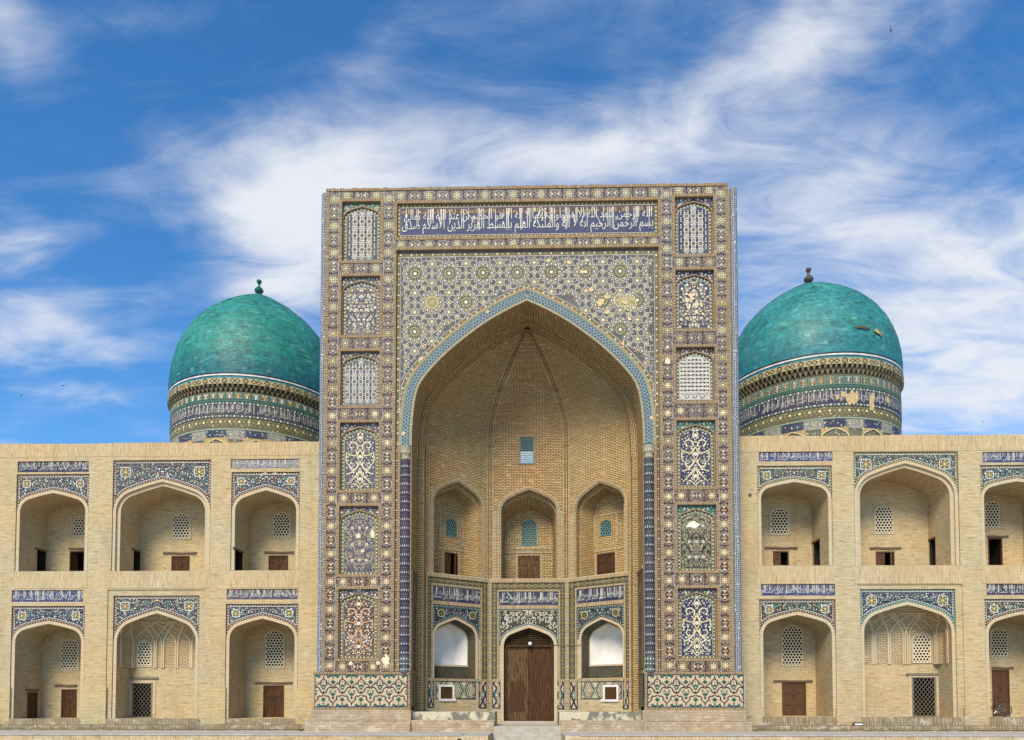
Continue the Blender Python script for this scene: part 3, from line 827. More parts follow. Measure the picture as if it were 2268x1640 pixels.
# terrace along the facade, cut by the stairs in the middle
TX0, TX1, TY = FP.hit(1092, 1622)[0], FP.hit(1242, 1622)[0], -4.25
E2 = M['riser']
g = MB()
for x0, x1 in ((-40, TX0), (TX1, 40)):
    g.face([(x0, TY, 0), (x1, TY, 0), (x1, 12, 0), (x0, 12, 0)], mat=0)
    g.face([(x0, TY, PLAZA), (x1, TY, PLAZA), (x1, TY, 0), (x0, TY, 0)], mat=1, uv=[(x0, .1), (x1, .1), (x1, 1.6), (x0, 1.6)])
g.face([(TX0, TY, PLAZA), (TX0, -0.3, PLAZA), (TX0, -0.3, 0), (TX0, TY, 0)], mat=1, uv=[(TY, .1), (0, .1), (0, 1.6), (TY, 1.6)])
g.face([(TX1, -0.3, PLAZA), (TX1, TY, PLAZA), (TX1, TY, 0), (TX1, -0.3, 0)], mat=1, uv=[(0, .1), (TY, .1), (TY, 1.6), (0, 1.6)])
terrace = tag(g.build('terrace', ['grey_stone', 'buff_up']), kind='structure')
mb = MB(); R = random.Random(4)                 # paving slabs of the terrace edge, one by one
x = -24.0
while x < 26:
    w = R.uniform(0.9, 1.3)
    if x + w < TX0 - 0.02 or x > TX1 + 0.02:
        s_ = MB(); s_.box(0, 0, 0, w - 0.012, 0.62, 0.035 + R.uniform(0, 0.008)); so = s_.build('kerb_slab', 'grey_stone', terrace); so.location = (x, TY - 0.03, 0.0)
    x += w
# stairs up to the door
g = MB(); zt, y = 0.0, -0.42
for k in range(8):
    g.box(TX0 + 0.006, y - 0.34 * k, zt - 0.19 * k - 0.19, TX1 - 0.006, y - 0.34 * k + 0.345 if k else -0.11, zt - 0.19 * k, mat=0)
st = tag(g.build('stairs', 'stone'), kind='structure')
R = random.Random(2)

# ================================================================== THE TWO ARCADED WINGS
TEXTS = ['قال رسول الله صلى الله عليه وسلم طلب العلم فريضة على كل مسلم', 'قال الله تبارك وتعالى انما يخشى الله من عباده العلماء ان الله عزيز غفور', 'قال النبي عليه السلام الدنيا ساعة فاجعلها طاعة صدق رسول الله', 'بسم الله الرحمن الرحيم الحمد لله رب العالمين الرحمن الرحيم مالك يوم الدين']
HADITH = 'قال رسول الله صلى الله عليه وسلم طلب العلم فريضة على كل مسلم'
LONG2 = 'الدنيا مزرعة الاخرة صدق رسول الله'


def uprights(mb, fr, x0, z0, x1, z1, c, col, step, w, seed):
    """the long alif and lam strokes that cross both tiers of a monumental inscription"""
    R = random.Random(seed); x = x0 + step * .4; h = z1 - z0
    while x < x1 - step * .3:
        k = R.random(); b = z0 + h * R.choice((.12, .36, .42)); t_ = z1 - h * R.uniform(0, .05)
        if k < .16 and x + h * .42 < x1: mb.stroke(fr, [(x, t_), (x + h * .2, (b + t_) / 2), (x + h * .4, b)], w, c, col)
        else: mb.stroke(fr, [(x, b), (x + R.uniform(-.2, .2) * w, (b + t_) / 2), (x, t_)], w, c, col, taper=lambda f: .75 + .45 * f)
        if k > .6: mb.stroke(fr, [(x + w * 2.4, b), (x + w * 2.4, t_)], w, c, col, taper=lambda f: .75 + .45 * f); x += w * 2.4
        x += step * R.uniform(.6, 1.5)


def inscription(parent, fr, x0, z0, x1, z1, c, ground='navy', text=HADITH, tall=1.7, col='white', edge=None, seed=0, tile=None, kufic=True):
    mb = MB(); P_['lettering'] = mixcol(P_['white'], P_['pale'], .5); col = 'lettering'
    mb.wall(fr, rectloop(x0, z0, x1, z1), (), c, P_[ground])
    o = mb.build('inscription_panel', tile or M['tile'], parent)
    l = MB(); h = z1 - z0; R = random.Random(seed)
    words = text.split(' '); lo, hi = ' '.join(words[0::2]), ' '.join(words[1::2])
    m = h * 0.06
    # thin scrolling stem behind the letters
    pts = [(x0 + m + (x1 - x0 - 2 * m) * k / 90, z0 + h * (0.45 + 0.25 * math.sin(k * 0.9))) for k in range(91)]
    l.stroke(fr, pts, h * 0.035, c + 0.003, mixcol(P_['turq'], P_[ground], 0.5))
    write(l, fr, lo, x0 + m, z0 + h * 0.05, x1 - m, z0 + h * 0.93, c + 0.010, P_[col], tall * 1.35, -0.012)
    write(l, fr, hi, x0 + m * 1.5, z0 + h * 0.36, x1 - m * 1.5, z0 + h * 0.97, c + 0.013, P_[col], tall * 0.85, -0.012)
    uprights(l, fr, x0 + m, z0 + h * .05, x1 - m, z0 + h * .97, c + .011, P_[col], h * .55, h * .045, seed + 3)
    if kufic:      # the small upper line between the uprights
        write(l, fr, LONG2, x0 + m, z0 + h * 0.72, x1 - m, z0 + h * 0.95, c + 0.006, mixcol(P_['yellow'], P_[ground], 0.35), 1.0, 0.0)
    lo_ = l.build('lettering', tile or M['tile'], o)
    return o


def bay(parent, fr, holes, sp, op, floor, spring, apex, t=0.15, inscr=None, style='plain', depth=2.15, win=(), doors=(), sides=(), ground='navy', seed=1, edge='brown',
        ig='navy', it=HADITH, step=0.125, frame=None, sidewall=-1, worn=False, cols=None):
    """one bay of one storey; all measures in photo units on the wing's plane, turned into metres here"""
    hx = lambda px, py: fr.hit(px, py)
    zt, zf, zs, za = hx(sp[0], sp[2])[1], hx((op[0] + op[1]) / 2, floor)[1], hx((op[0] + op[1]) / 2, spring)[1], hx((op[0] + op[1]) / 2, apex)[1]
    x0, x1 = hx(sp[0], spring)[0], hx(sp[1], spring)[0]
    xl, xr = hx(op[0], floor)[0], hx(op[1], floor)[0]
    RD = 0.07
    c0 = 0.0
    x0, x1 = min(x0, xl - t - 0.03), max(x1, xr + t + 0.03)
    body = MB()
    if frame:
        f0, f1, fz = hx(frame[0], spring)[0], hx(frame[1], spring)[0], hx(frame[0], frame[2])[1]
        zb = zf + 0.9
        holes.append(rectloop(f0, zf, f1, fz)); c0 = -0.05
        body.wall(fr, [(f0, zf), (f0, fz), (f1, fz), (f1, zf), (x1, zf), (x1, zt), (x0, zt), (x0, zf)], (), c0)
        body.rim(fr, [(f0, zf), (f0, fz), (f1, fz), (f1, zf)], 0, c0, False)
    else: holes.append(rectloop(x0, zf, x1, zt))
    cx, hw = (xl + xr) / 2, (xr - xl) / 2
    arch = pointed(cx, zs, hw, za - zs)
    loop = opening(xl, xr, zf, arch)
    cr = c0 - RD
    body.rim(fr, [(x0, zf), (x0, zt), (x1, zt), (x1, zf)], c0, cr, False)
    body.wall(fr, rectloop(x0, zf, xl, zs), (), cr); body.wall(fr, rectloop(xr, zf, x1, zs), (), cr)
    n = body.build('bay_recess', 'buff', parent)
    # archivolt
    av = MB(); outer = offset(loop, t); outer[0] = (xl - t, zf); outer[-1] = (xr + t, zf)
    ca = cr + 0.035
    av.strip(fr, loop, outer, ca); av.rim(fr, outer, cr, ca, False)
    lp = loop
    if style == 'stepped':
        mid = offset(loop, -0.17); mid[0] = (xl + 0.17, zf); mid[-1] = (xr - 0.17, zf)
        av.strip(fr, mid, loop, ca - 0.12); av.rim(fr, loop, ca, ca - 0.12, False); lp = mid; ca -= 0.12
    av.build('archivolt', 'arch', parent)
    # tile over the arch
    s = MB(); arc_o = offset(arch, t)
    spandrel(s, fr, x0 + 0.003, x1 - 0.003, zs, zt - 0.003, [q for q in arc_o if x0 + 0.01 < q[0] < x1 - 0.01 and q[1] >= zs], cr + 0.006, ground, seed, edge=edge, step=step, cols=cols)
    if worn:
        for k in range(5): blot(s, fr, cx + (x1 - x0) * (0.06 + 0.07 * k) * (1 if k % 2 else -0.2), zt - 0.05 - 0.02 * k, 0.09, cr + 0.03, seed * 7 + k, flat=0.6)
    so = s.build('spandrel_tilework', 'tile', parent)
    if inscr:
        r = fr.rect(*inscr); holes.append(rectloop(*r))
        b = MB(); b.rim(fr, [(r[0], r[1]), (r[0], r[3]), (r[2], r[3]), (r[2], r[1])], 0, -0.05, True); b.build('panel_edge', 'arch', parent)
        inscription(parent, fr, *r, -0.05, ig, TEXTS[seed % 4], seed=seed)
    # the niche behind
    nb = MB(); nx0, nx1 = lp[0][0], lp[-1][0]; D = depth
    back = fr.back(D)
    hol = []
    for w in win:
        q = back.rect(*w[:4]); hol.append(window(back, parent, *q, arched=w[4] if len(w) > 4 else True))
    for d in doors:
        q = list(back.rect(*d['r'])); q[1] = zf + 0.02
        ln = (back.hit(d['lintel'][0], d['lintel'][2])[0], back.hit(d['lintel'][1], d['lintel'][2])[0], back.hit(d['lintel'][0], d['lintel'][2])[1]) if 'lintel' in d else None
        kw = {k: v for k, v in d.items() if k not in ('r', 'lintel', 'gate')}
        if d.get('gate'):
            gm = MB(); room(gm, back, q[0], q[1], q[2], q[3], 1.4, 1)
            gm.frame_bars(back, q[0] - 0.16, q[1], q[2] + 0.16, q[3] + 0.1, 0.13, 0, 0.03, mat=0, bottom=False)
            go = gm.build('door', ['arch', 'room'], parent)
            gg = MB(); gg.box(q[0], -.02, q[1], q[0] + .07, .05, q[3], fr=back); gg.box(q[2] - .07, -.02, q[1], q[2], .05, q[3], fr=back); gg.box(q[0] + .07, -.018, q[3] - .07, q[2] - .07, .05, q[3], fr=back); gg.box(q[0] + .07, -.018, q[1], q[2] - .07, .05, q[1] + .05, fr=back)
            ix0, ix1, iz0, iz1 = q[0] + .07, q[2] - .07, q[1] + .05, q[3] - .07
            H, Wd = iz1 - iz0, ix1 - ix0; sp_ = 0.19; slope = 1.25
            for sg in (1, -1):
                k = -H / slope
                while k < Wd:
                    a, b = max(0, k), min(Wd, k + H / slope)
                    if b > a + 0.01:
                        za_, zb_ = (a - k) * slope, (b - k) * slope
                        X = (lambda v: ix0 + v) if sg > 0 else (lambda v: ix1 - v)
                        p0, p1 = back.p(X(a), iz0 + za_, -0.03 + 0.008 * sg), back.p(X(b), iz0 + zb_, -0.03 + 0.008 * sg); gg.tube(p0, p1, 0.012, 4, cap=False)
                    k += sp_
            gg.build('lattice_gate', 'grille', go)
            if ln:
                lb = MB(); lb.box(ln[0], -.07, ln[2] - .05, ln[1], .04, ln[2] + .05, fr=back); lb.build('lintel', 'grille', go)
            hol.append(rectloop(*q))
        else: hol.append(door(back, parent, *q, lintel=ln, **kw))
    holL = []
    sL = Frame(fr.p(nx0, 0, ca), -fr.n, fr.v); sR = Frame(fr.p(nx1, 0, -D), fr.n, fr.v)
    for d in sides:
        sf = sL if sidewall < 0 else sR
        q = list(sf.rect(*d['r'])); q[1] = zf + 0.02; q[0] = max(q[0], 0.1); q[2] = min(q[2], D + ca - 0.06)
        kw = {k: v for k, v in d.items() if k not in ('r',)}
        if kw.pop('open', 0):
            m = MB(); room(m, sf, *q, .45, 0); dd = m.build('doorway', 'room', parent)
            lb = MB(); lb.box(q[0] - 0.2, -.03, q[3], q[2] + 0.04, .05, q[3] + 0.09, fr=sf); lb.build('lintel', 'beam', dd); holL.append(rectloop(*q))
        else:
            holL.append(door(sf, parent, *q, lintel=(q[0] - .15, q[2] + .04, q[3] + .1), **kw))
    wl2 = rectloop(0, zf, D + ca, back.hit((win[0][0] + win[0][2]) / 2, win[0][5])[1] if style == 'ribbed' else zs)
    nb.wall(sL, wl2, holL if sidewall < 0 else ()); nb.wall(sR, wl2, holL if sidewall > 0 else ())
    if style != 'ribbed':
        bl = lp if style == 'plain' else lp
        nb.wall(back, bl, hol)
        nb.rim(fr, lp[1:-1], ca, -D, False, across=True)
    else:
        ribbed(nb, fr, parent, lp, nx0, nx1, zf, zs, za, D, ca, back, hol, win)
    nb.face([fr.p(nx0, zf, ca), fr.p(nx1, zf, ca), fr.p(nx1, zf, -D), fr.p(nx0, zf, -D)])
    nb.build('niche', 'buff', parent)
    return dict(x0=x0, x1=x1, xl=xl, xr=xr, zf=zf, zt=zt)


def ribbed(low, fr, parent, lp, xl, xr, zf, zs, za, D, ca, back, hol, win):
    """box-shaped room below a ledge; above it a half-octagon that closes in a shell vault with white ribs"""
    zl = back.hit((win[0][0] + win[0][2]) / 2, win[0][5])[1]
    low.wall(back, rectloop(xl, zf, xr, zl), [h for h in hol if max(q[1] for q in h) < zl]); nb = MB()
    cx, hw = (xl + xr) / 2, (xr - xl) / 2
    dep = D + ca
    CF = .87; zs = zs + 0.16; plan = [(-hw, 0), (-hw, dep * .6), (-hw * CF, dep), (hw * CF, dep), (hw, dep * .6), (hw, 0)]
    for sg in (1, -1):      # ledge over the two cut corners
        P = [(cx - sg * hw, dep * .6), (cx - sg * hw, dep), (cx - sg * hw * CF, dep)]
        nb.face([fr.p(a, zl, ca - b) for a, b in P])
    rise = za - zs
    prof = [(max(q[1] - zs, 0), abs(q[0] - cx) / hw) for q in lp[1:-1] if q[0] <= cx]
    def sc(z):
        if z <= zs: return 1.0
        h = z - zs
        for (h0, w0), (h1, w1) in zip(prof, prof[1:]):
            if h0 <= h <= h1: return w0 + (w1 - w0) * (h - h0) / max(h1 - h0, 1e-6)
        return 0.0
    bf = back
    nb.wall(bf, rectloop(cx - hw * CF, zl, cx + hw * CF, zs), [h for h in hol if max(q[1] for q in h) > zl])
    for (a, b), (c, d) in ((plan[0], plan[1]), (plan[1], plan[2]), (plan[3], plan[4]), (plan[4], plan[5])):
        L = math.dist((a, b), (c, d))
        nb.face([fr.p(cx + a, zl, ca - b), fr.p(cx + c, zl, ca - d), fr.p(cx + c, zs, ca - d), fr.p(cx + a, zs, ca - b)], uv=[(0, zl), (L, zl), (L, zs), (0, zs)])
    zsn = [zs + rise * k / 10 for k in range(11)]
    for z0_, z1_ in zip(zsn, zsn[1:]):
        s0, s1 = sc(z0_), sc(z1_)
        for (a, b), (c, d) in zip(plan, plan[1:]):
            L = math.dist((a, b), (c, d))
            nb.face([fr.p(cx + a * s0, z0_, ca - b * s0), fr.p(cx + c * s0, z0_, ca - d * s0), fr.p(cx + c * s1, z1_, ca - d * s1), fr.p(cx + a * s1, z1_, ca - b * s1)], uv=[(0, z0_), (L * s0, z0_), (L * s1, z1_), (0, z1_)])
    nb.build('vault_shell', 'shell', parent)
    # ribs
    per = [0]
    for p, q in zip(plan, plan[1:]): per.append(per[-1] + math.dist(p, q))
    T = per[-1]
    def on(u, z):
        u = max(0, min(T, u)); s = sc(z)
        for i in range(len(plan) - 1):
            if per[i] <= u <= per[i + 1] + 1e-9:
                f = (u - per[i]) / (per[i + 1] - per[i]); a = plan[i][0] + (plan[i + 1][0] - plan[i][0]) * f; b = plan[i][1] + (plan[i + 1][1] - plan[i][1]) * f
                return Vector((cx + a * s, 0, 0)), b * s, z
        return Vector((cx + hw * s, 0, 0)), 0.0, z
    def pt(u, z, lift):
        q, b, zz = on(u, z); inx = (cx - q.x); L = math.hypot(inx, b) or 1
        return fr.p(q.x + inx / L * lift, zz, ca - b + b / L * lift)
    marks = [0.06, 0.2, 0.33, 0.45, 0.57, 0.69, 0.82, 0.94]
    ribm = MB(); w = 0.08
    def ribbon(path):
        for (u0, z0_), (u1, z1_) in zip(path, path[1:]):
            du, dz = u1 - u0, z1_ - z0_; L = math.hypot(du, dz) or 1; ou, oz = -dz / L * w / 2, du / L * w / 2
            for l0, l1 in ((0.055, 0.055),):
                ribm.face([pt(u0 - ou, z0_ - oz, l0), pt(u1 - ou, z1_ - oz, l0), pt(u1 + ou, z1_ + oz, l1), pt(u0 + ou, z0_ + oz, l1)])
                ribm.face([pt(u0 - ou, z0_ - oz, 0), pt(u1 - ou, z1_ - oz, 0), pt(u1 - ou, z1_ - oz, l0), pt(u0 - ou, z0_ - oz, l0)])
                ribm.face([pt(u0 + ou, z0_ + oz, l0), pt(u1 + ou, z1_ + oz, l0), pt(u1 + ou, z1_ + oz, 0), pt(u0 + ou, z0_ + oz, 0)])
    zr = zs - 0.15; H = rise * 0.72
    wins = [(min(q[0] for q in h), max(q[0] for q in h)) for h in hol if max(q[1] for q in h) > zl]
    for m in marks:
        u = m * T; qx = on(u, zl)[0].x
        if per[2] < u < per[3]:                    # keep the upright ribs clear of the window
            for wa, wb in wins:
                if wa - .2 < qx < wb + .2: u += (wb + .2 - qx) if qx > (wa + wb) / 2 else (wa - .2 - qx)
        for sg in (-1, 1):
            path = [(u + sg * 0.05, zl), (u + sg * 0.05, zr)]
            for k in range(1, 11):
                f = k / 10; path.append((u + sg * (0.05 + T * 0.235 * f ** 1.7), zr + (H + 0.15) * (1 - (1 - f) ** 1.6)))
            ribbon([q for q in path if 0 <= q[0] <= T])
    ribm.build('vault_ribs', 'arch', parent)


# ---------------- left wing
left = thing('arcade_wing', FW.p(FW.hit(340, 1600)[0], 0.0, 0), 'two-storey buff brick wing of pointed arches below the dome with the green finial', 'building wing', 'arcaded wings beside the gateway')
right = thing('arcade_wing', FW.p(FW.hit(2010, 1600)[0], 0.0, 0), 'two-storey buff brick wing of pointed arches with a bicycle in one ground-floor niche', 'building wing', 'arcaded wings beside the gateway')
HL, HR = [], []
B = dict
bay(left, FW, HL, (37, 194, 1051), (39.8, 185), 1265.5, 1133, 1092, inscr=(39, 1022, 197, 1046), seed=11, ground='dusk', ig='navy', win=[(161, 1145, 188, 1190, False)],
    doors=[B(r=(154.5, 1221, 188, 1265), lintel=(153, 190, 1216), ajar=5, mat='wood')], sides=[B(r=(82, 1222, 106, 1265), open=1)])
bay(left, FW, HL, (249, 459.7, 1020), (253, 457), 1265, 1133, 1067, style='stepped', seed=12, ground='dusk', win=[(382, 1136.6, 421, 1195)], t=0.13,
    doors=[B(r=(380, 1232, 420, 1264.6), lintel=(362, 436, 1226), mat='wood')], sides=[B(r=(296, 1224, 319, 1265), open=1)])
bay(left, FW, HL, (512, 662, 1046), (518, 654), 1263.5, 1131, 1086, inscr=(511, 1017, 663, 1038), seed=13, ground='dusk', ig='lilac', worn=True, win=[(604, 1133.6, 643, 1192)],
    doors=[B(r=(595, 1231, 638, 1263), lintel=(586, 651, 1224.5), mat='wood')], sides=[B(r=(538 - 18, 1222, 537, 1263), open=1)])
bay(left, FW, HL, (24, 182, 1343), (28, 175), 1593, 1422, 1382, inscr=(26, 1307.5, 184, 1333.5), seed=14, ground='navy', ig='royal', win=[(134, 1415, 173, 1484)],
    doors=[B(r=(136, 1527, 170, 1590), lintel=(122, 171, 1519), mat='wood')], sides=[B(r=(60, 1534, 82, 1593), mat='wood_red')])
bay(left, FW, HL, (250, 437, 1319.5), (253, 428.5), 1592, 1420, 1358.5, style='ribbed', depth=1.4, seed=15, ground='dusk', frame=(236, 452, 1306.6), win=[(304, 1420, 334.5, 1477, True, 1480.6)],
    doors=[B(r=(292, 1512, 337.5, 1590), lintel=(282, 351, 1502), gate=1)])
bay(left, FW, HL, (502, 657, 1338), (505, 650), 1592, 1415, 1370.5, inscr=(502, 1305, 659, 1328), seed=16, ground='dusk', ig='violet', win=[(587, 1396, 629, 1480.6)],
    doors=[B(r=(583, 1518.6, 629, 1589), lintel=(565, 648, 1513), mat='wood')])
# ---------------- right wing
GC = [P_['white'], P_['cream'], P_['cream'], P_['yellow'], P_['pale']]
bay(right, FW, HR, (1682, 1843.5, 1032), (1688, 1837), 1252.6, 1104, 1067.5, inscr=(1681, 1000.7, 1844, 1022), seed=21, ground='slate', ig='royal', cols=GC, edge='olive', win=[(1707, 1125, 1747, 1186)],
    doors=[B(r=(1712, 1221, 1747, 1252.6), lintel=(1693, 1765.6, 1214.5), ajar=6, mat='wood_red')], sides=[B(r=(1802, 1200, 1816, 1252), open=1)], sidewall=1)
bay(right, FW, HR, (1894, 2124, 1001.6), (1902, 2119), 1252.5, 1098, 1026, style='stepped', seed=22, ground='slate', cols=GC, edge='olive', t=0.14, win=[(1937.8, 1119.7, 1979, 1183)],
    doors=[B(r=(1939.6, 1222, 1981, 1252), lintel=(1925.7, 1995, 1215), mat='wood_red', ajar=2)], sides=[B(r=(2051, 1197, 2072, 1252), open=1)], sidewall=1)
bay(right, FW, HR, (2178, 2341, 1030.6), (2184, 2334), 1252, 1102, 1066, inscr=(2176, 1000.7, 2340, 1024.5), seed=23, ground='slate', ig='royal', cols=GC, edge='olive', win=[(2182, 1109.8, 2215.6, 1171)],
    doors=[B(r=(2188, 1192, 2220, 1252), lintel=(2186, 2232.6, 1189), ajar=7, mat='wood_red')], sidewall=1)
bay(right, FW, HR, (1686, 1849, 1328), (1693, 1846), 1588, 1406, 1362, inscr=(1685.6, 1294.5, 1850, 1319.6), seed=24, ground='dark', ig='royal', cols=GC, win=[(1732, 1385, 1778.6, 1476)],
    doors=[B(r=(1732, 1512, 1785, 1586.6), lintel=(1713, 1799, 1509), mat='wood_red')], sidewall=1)
bay(right, FW, HR, (1913, 2119, 1305), (1919, 2114), 1590, 1400, 1339.5, style='ribbed', depth=1.35, seed=25, ground='navy', edge='teal', frame=(1900, 2134, 1295), win=[(2021.8, 1405, 2062, 1469, True, 1472)],
    doors=[B(r=(2020, 1499, 2073, 1590), lintel=(2006.6, 2078, 1494), gate=1)], sidewall=1)
bay(right, FW, HR, (2186.6, 2349, 1327), (2195, 2346), 1590, 1404, 1361, inscr=(2185, 1293.7, 2348, 1318), seed=26, ground='dark', ig='navy', cols=GC, win=[(2195, 1391, 2233, 1457)],
    doors=[B(r=(2197.5, 1484, 2236, 1592), lintel=(2196, 2244, 1480), mat='wood_red')], sidewall=1)
# ---------------- wing fronts, parapets, steps
for root, HH, xa, xb, ptop, pband, fl0, fl1, lo in ((left, HL, -34.0, FW.hit(712, 1300)[0], 981.5, 1011, 1264.5, 1303, 1592.5), (right, HR, FW.hit(1625, 1300)[0], 34.0, 964.5, 999, 1252.5, 1293, 1589)):
    xm = 340 if root is left else 2010
    z = lambda py: FW.hit(xm, py)[1]
    w = MB(); zb0, zb1, zp, zt_ = z(fl0), z(fl1), z(pband), z(ptop)
    w.wall(FW, rectloop(xa, 0.0, xb, zp), HH, 0.0)
    w.face([FW.p(xa, zp, 0), FW.p(xb, zp, 0), FW.p(xb, zp, -.6), FW.p(xa, zp, -.6)])
    for xe in (xa, xb): w.face([(xe, YW, 0), (xe, YW + 9, 0), (xe, YW + 9, zp), (xe, YW, zp)])
    w.face([(xa, YW + 9, 0), (xa, YW + 9, zp), (xb, YW + 9, zp), (xb, YW + 9, 0)])
    w.face([(xa, YW + .5, zt_ - 0.35), (xb, YW + .5, zt_ - 0.35), (xb, YW + 9, zt_ - 0.35), (xa, YW + 9, zt_ - 0.35)])
    wo = w.build('wall', 'buff', root)
    pz = MB()                                     # parapet of upright bricks
    n = 60; R = random.Random(3 if root is left else 5)
    hs_ = [zt_ + 0.02 * math.sin(k * 0.37) + R.uniform(-.008, .008) for k in range(n + 1)]
    for k in range(n):
        a, b = xa + (xb - xa) * k / n, xa + (xb - xa) * (k + 1) / n; h0, h1 = hs_[k], hs_[k + 1]
        pz.face([FW.p(a, zp, .012), FW.p(b, zp, .012), FW.p(b, h1, .012), FW.p(a, h0, .012)]); pz.face([FW.p(a, h0, .012), FW.p(b, h1, .012), FW.p(b, h1, -.5), FW.p(a, h0, -.5)])
        pz.face([FW.p(b, zp - .3, -.5), FW.p(a, zp - .3, -.5), FW.p(a, h0, -.5), FW.p(b, h1, -.5)])
    pz.face([FW.p(xa, zp, 0), FW.p(xb, zp, 0), FW.p(xb, zp, .012), FW.p(xa, zp, .012)])
    pz.build('parapet', 'buff_up', root)
    # band of upright bricks between the storeys, over each bay
    xs = sorted((min(q[0] for q in h), max(q[0] for q in h)) for h in HH if abs(min(q[1] for q in h) - zb0) < 0.3)
    for a, b in xs:
        m = MB(); m.bar(FW, a - 0.03, zb1 + 0.0, b + 0.03, zb0 - 0.012, 0, 0.012)
        m.face([FW.p(a - .03, zb0 - .012, .012), FW.p(b + .03, zb0 - .012, .012), FW.p(b + .03, zb0 - .012, -.05), FW.p(a - .03, zb0 - .012, -.05)]); m.build('storey_band', 'buff_up', root)
    # ground floor: thicker feet of the piers, and header-brick sills of the niches
    lows = sorted((min(q[0] for q in h), max(q[0] for q in h)) for h in HH if abs(min(q[1] for q in h) - z(lo)) < 0.3)
    edges = [xa] + [v for ab in lows for v in ab] + [xb]
    zft, zst = z(1522 if root is left else 1568), 0.25
    for k in range(0, len(edges), 2):
        a, b = edges[k], edges[k + 1]
        if b - a < 0.05: continue
        e = 0.06
        m = MB(); m.box(a - (e if k else 0), YW - 0.07, zst, b + (e if k + 2 < len(edges) else 0), YW + 0.05, zft); m.build('pier_foot', 'buff_new' if root is left else 'buff', root)
    for a, b in lows:
        zf = z(lo); m = MB(); m.bar(FW, a + 0.065, zst, b - 0.065, zf + 0.004, 0.0, 0.05); m.face([FW.p(a + .065, zf + .004, .05), FW.p(b - .065, zf + .004, .05), FW.p(b - .065, zf + .004, -.15), FW.p(a + .065, zf + .004, -.15)]); m.build('sill', 'riser', root)
    xs0, xs1 = (xa, FW.hit(680, 1615)[0] - 0.0) if root is left else (FW.hit(1662, 1615)[0], xb)
    m = MB(); m.bar(FW, xs0, 0, xs1, zst, 0, 0.42); m.face([FW.p(xs0, zst, .42), FW.p(xs1, zst, .42), FW.p(xs1, zst, 0), FW.p(xs0, zst, 0)]); m.build('step', 'riser', root)
    m = MB(); m.bar(FW, xs0, 0, xs1, 0.06, 0.4, 1.2); m.face([FW.p(xs0, .06, 1.2), FW.p(xs1, .06, 1.2), FW.p(xs1, .06, .42), FW.p(xs0, .06, .42)]); m.build('step', 'riser', root)


# ================================================================== THE GATEWAY
gate = thing('entrance_portal', (0, 0, 0), 'towering tiled entrance gateway with a deep pointed arch over brown wooden doors', 'gateway')
Z = lambda py, px=1170, c=0: FP.hit(px, py, c)[1]
X = lambda px, py=1000, c=0: FP.hit(px, py, c)[0]
ZB = Z(1490)                                    # foot of the tiled field, on the plinth
ZT = Z(413)
XL, XR = X(714, 900), X(1630.5, 900)            # axes of the corner columns
# the brick strips and tile borders beside the great arch, left and right: x of each edge
LX = dict(out=X(722, 500), b1=X(729.5, 500), A1=X(750.6, 500), p1=X(850, 500), B1=X(872, 500), s1=X(878.6, 500))
RX = dict(out=X(1612.7, 500), b1=X(1606.5, 500), A1=X(1587.2, 500), p1=X(1487.6, 500), B1=X(1465, 500), s1=X(1458, 500))
zi0, zi1 = Z(529), Z(441.5)                      # inscription block
zs0 = Z(551)                                     # top of the arch field (brick edge)
BR = 'head'
holes = []
panels = []
LPY = [(441, 584), (606, 749), (772, 905), (930, 1092), (1115, 1278), (1299, 1465)]
RPY = [(430, 570), (592, 735), (763, 895), (925, 1085), (1112, 1270), (1297, 1465)]
for side, ys, L0, L1 in (('L', LPY, LX['A1'], LX['p1']), ('R', RPY, RX['p1'], RX['A1'])):
    pxm = 800 if side == 'L' else 1540
    for k, (ya, yb) in enumerate(ys):
        za, zb = Z(yb, pxm), Z(ya, pxm)
        panels.append((side, k, L0 + 0.02, za, L1 - 0.02, zb))
fw = 0.128                                       # width of the brick frames
ground = MB()
for (s_, k, x0, z0, x1, z1) in panels: holes.append(rectloop(x0 + fw, z0 + fw, x1 - fw, z1 - fw))
ix0, ix1 = LX['B1'] + 0.03, RX['B1'] - 0.03
holes.append(rectloop(ix0 + fw, zi0 + fw, ix1 - fw, zi1 - fw))
sx0, sx1 = LX['s1'], RX['s1']
def bandcol(x, z):
    t_ = (z - ZB) / (ZT - ZB)
    return mixcol(mixcol(P_['brown'], P_['maroon'], 0.3), mixcol(P_['grey'], C('4b4250'), .6), min(1, max(0, (t_ - 0.1) * 1.1)))
# the tiled front, cut in courses so that its colour can change from brown below to violet grey above
outer = [(LX['out'], ZB), (LX['out'], ZT), (RX['out'], ZT), (RX['out'], ZB), (sx1, ZB), (sx1, zs0), (sx0, zs0), (sx0, ZB)]
fm = MB(); fm.wall(FP, outer, holes, 0.0)
for i, f in enumerate(fm.f):
    zc = sum(fm.v[k][2] for k in f) / 3; fm.c[i] = bandcol(0, zc)
front = fm.build('tile_border', 'tile', gate)
# replace the coarse colours by smooth ones taken at each corner
me = front.data; ca = me.color_attributes['Col']
for lp_ in me.loops:
    c_ = bandcol(0, me.vertices[lp_.vertex_index].co.z); ca.data[lp_.index].color = (*c_, 1)


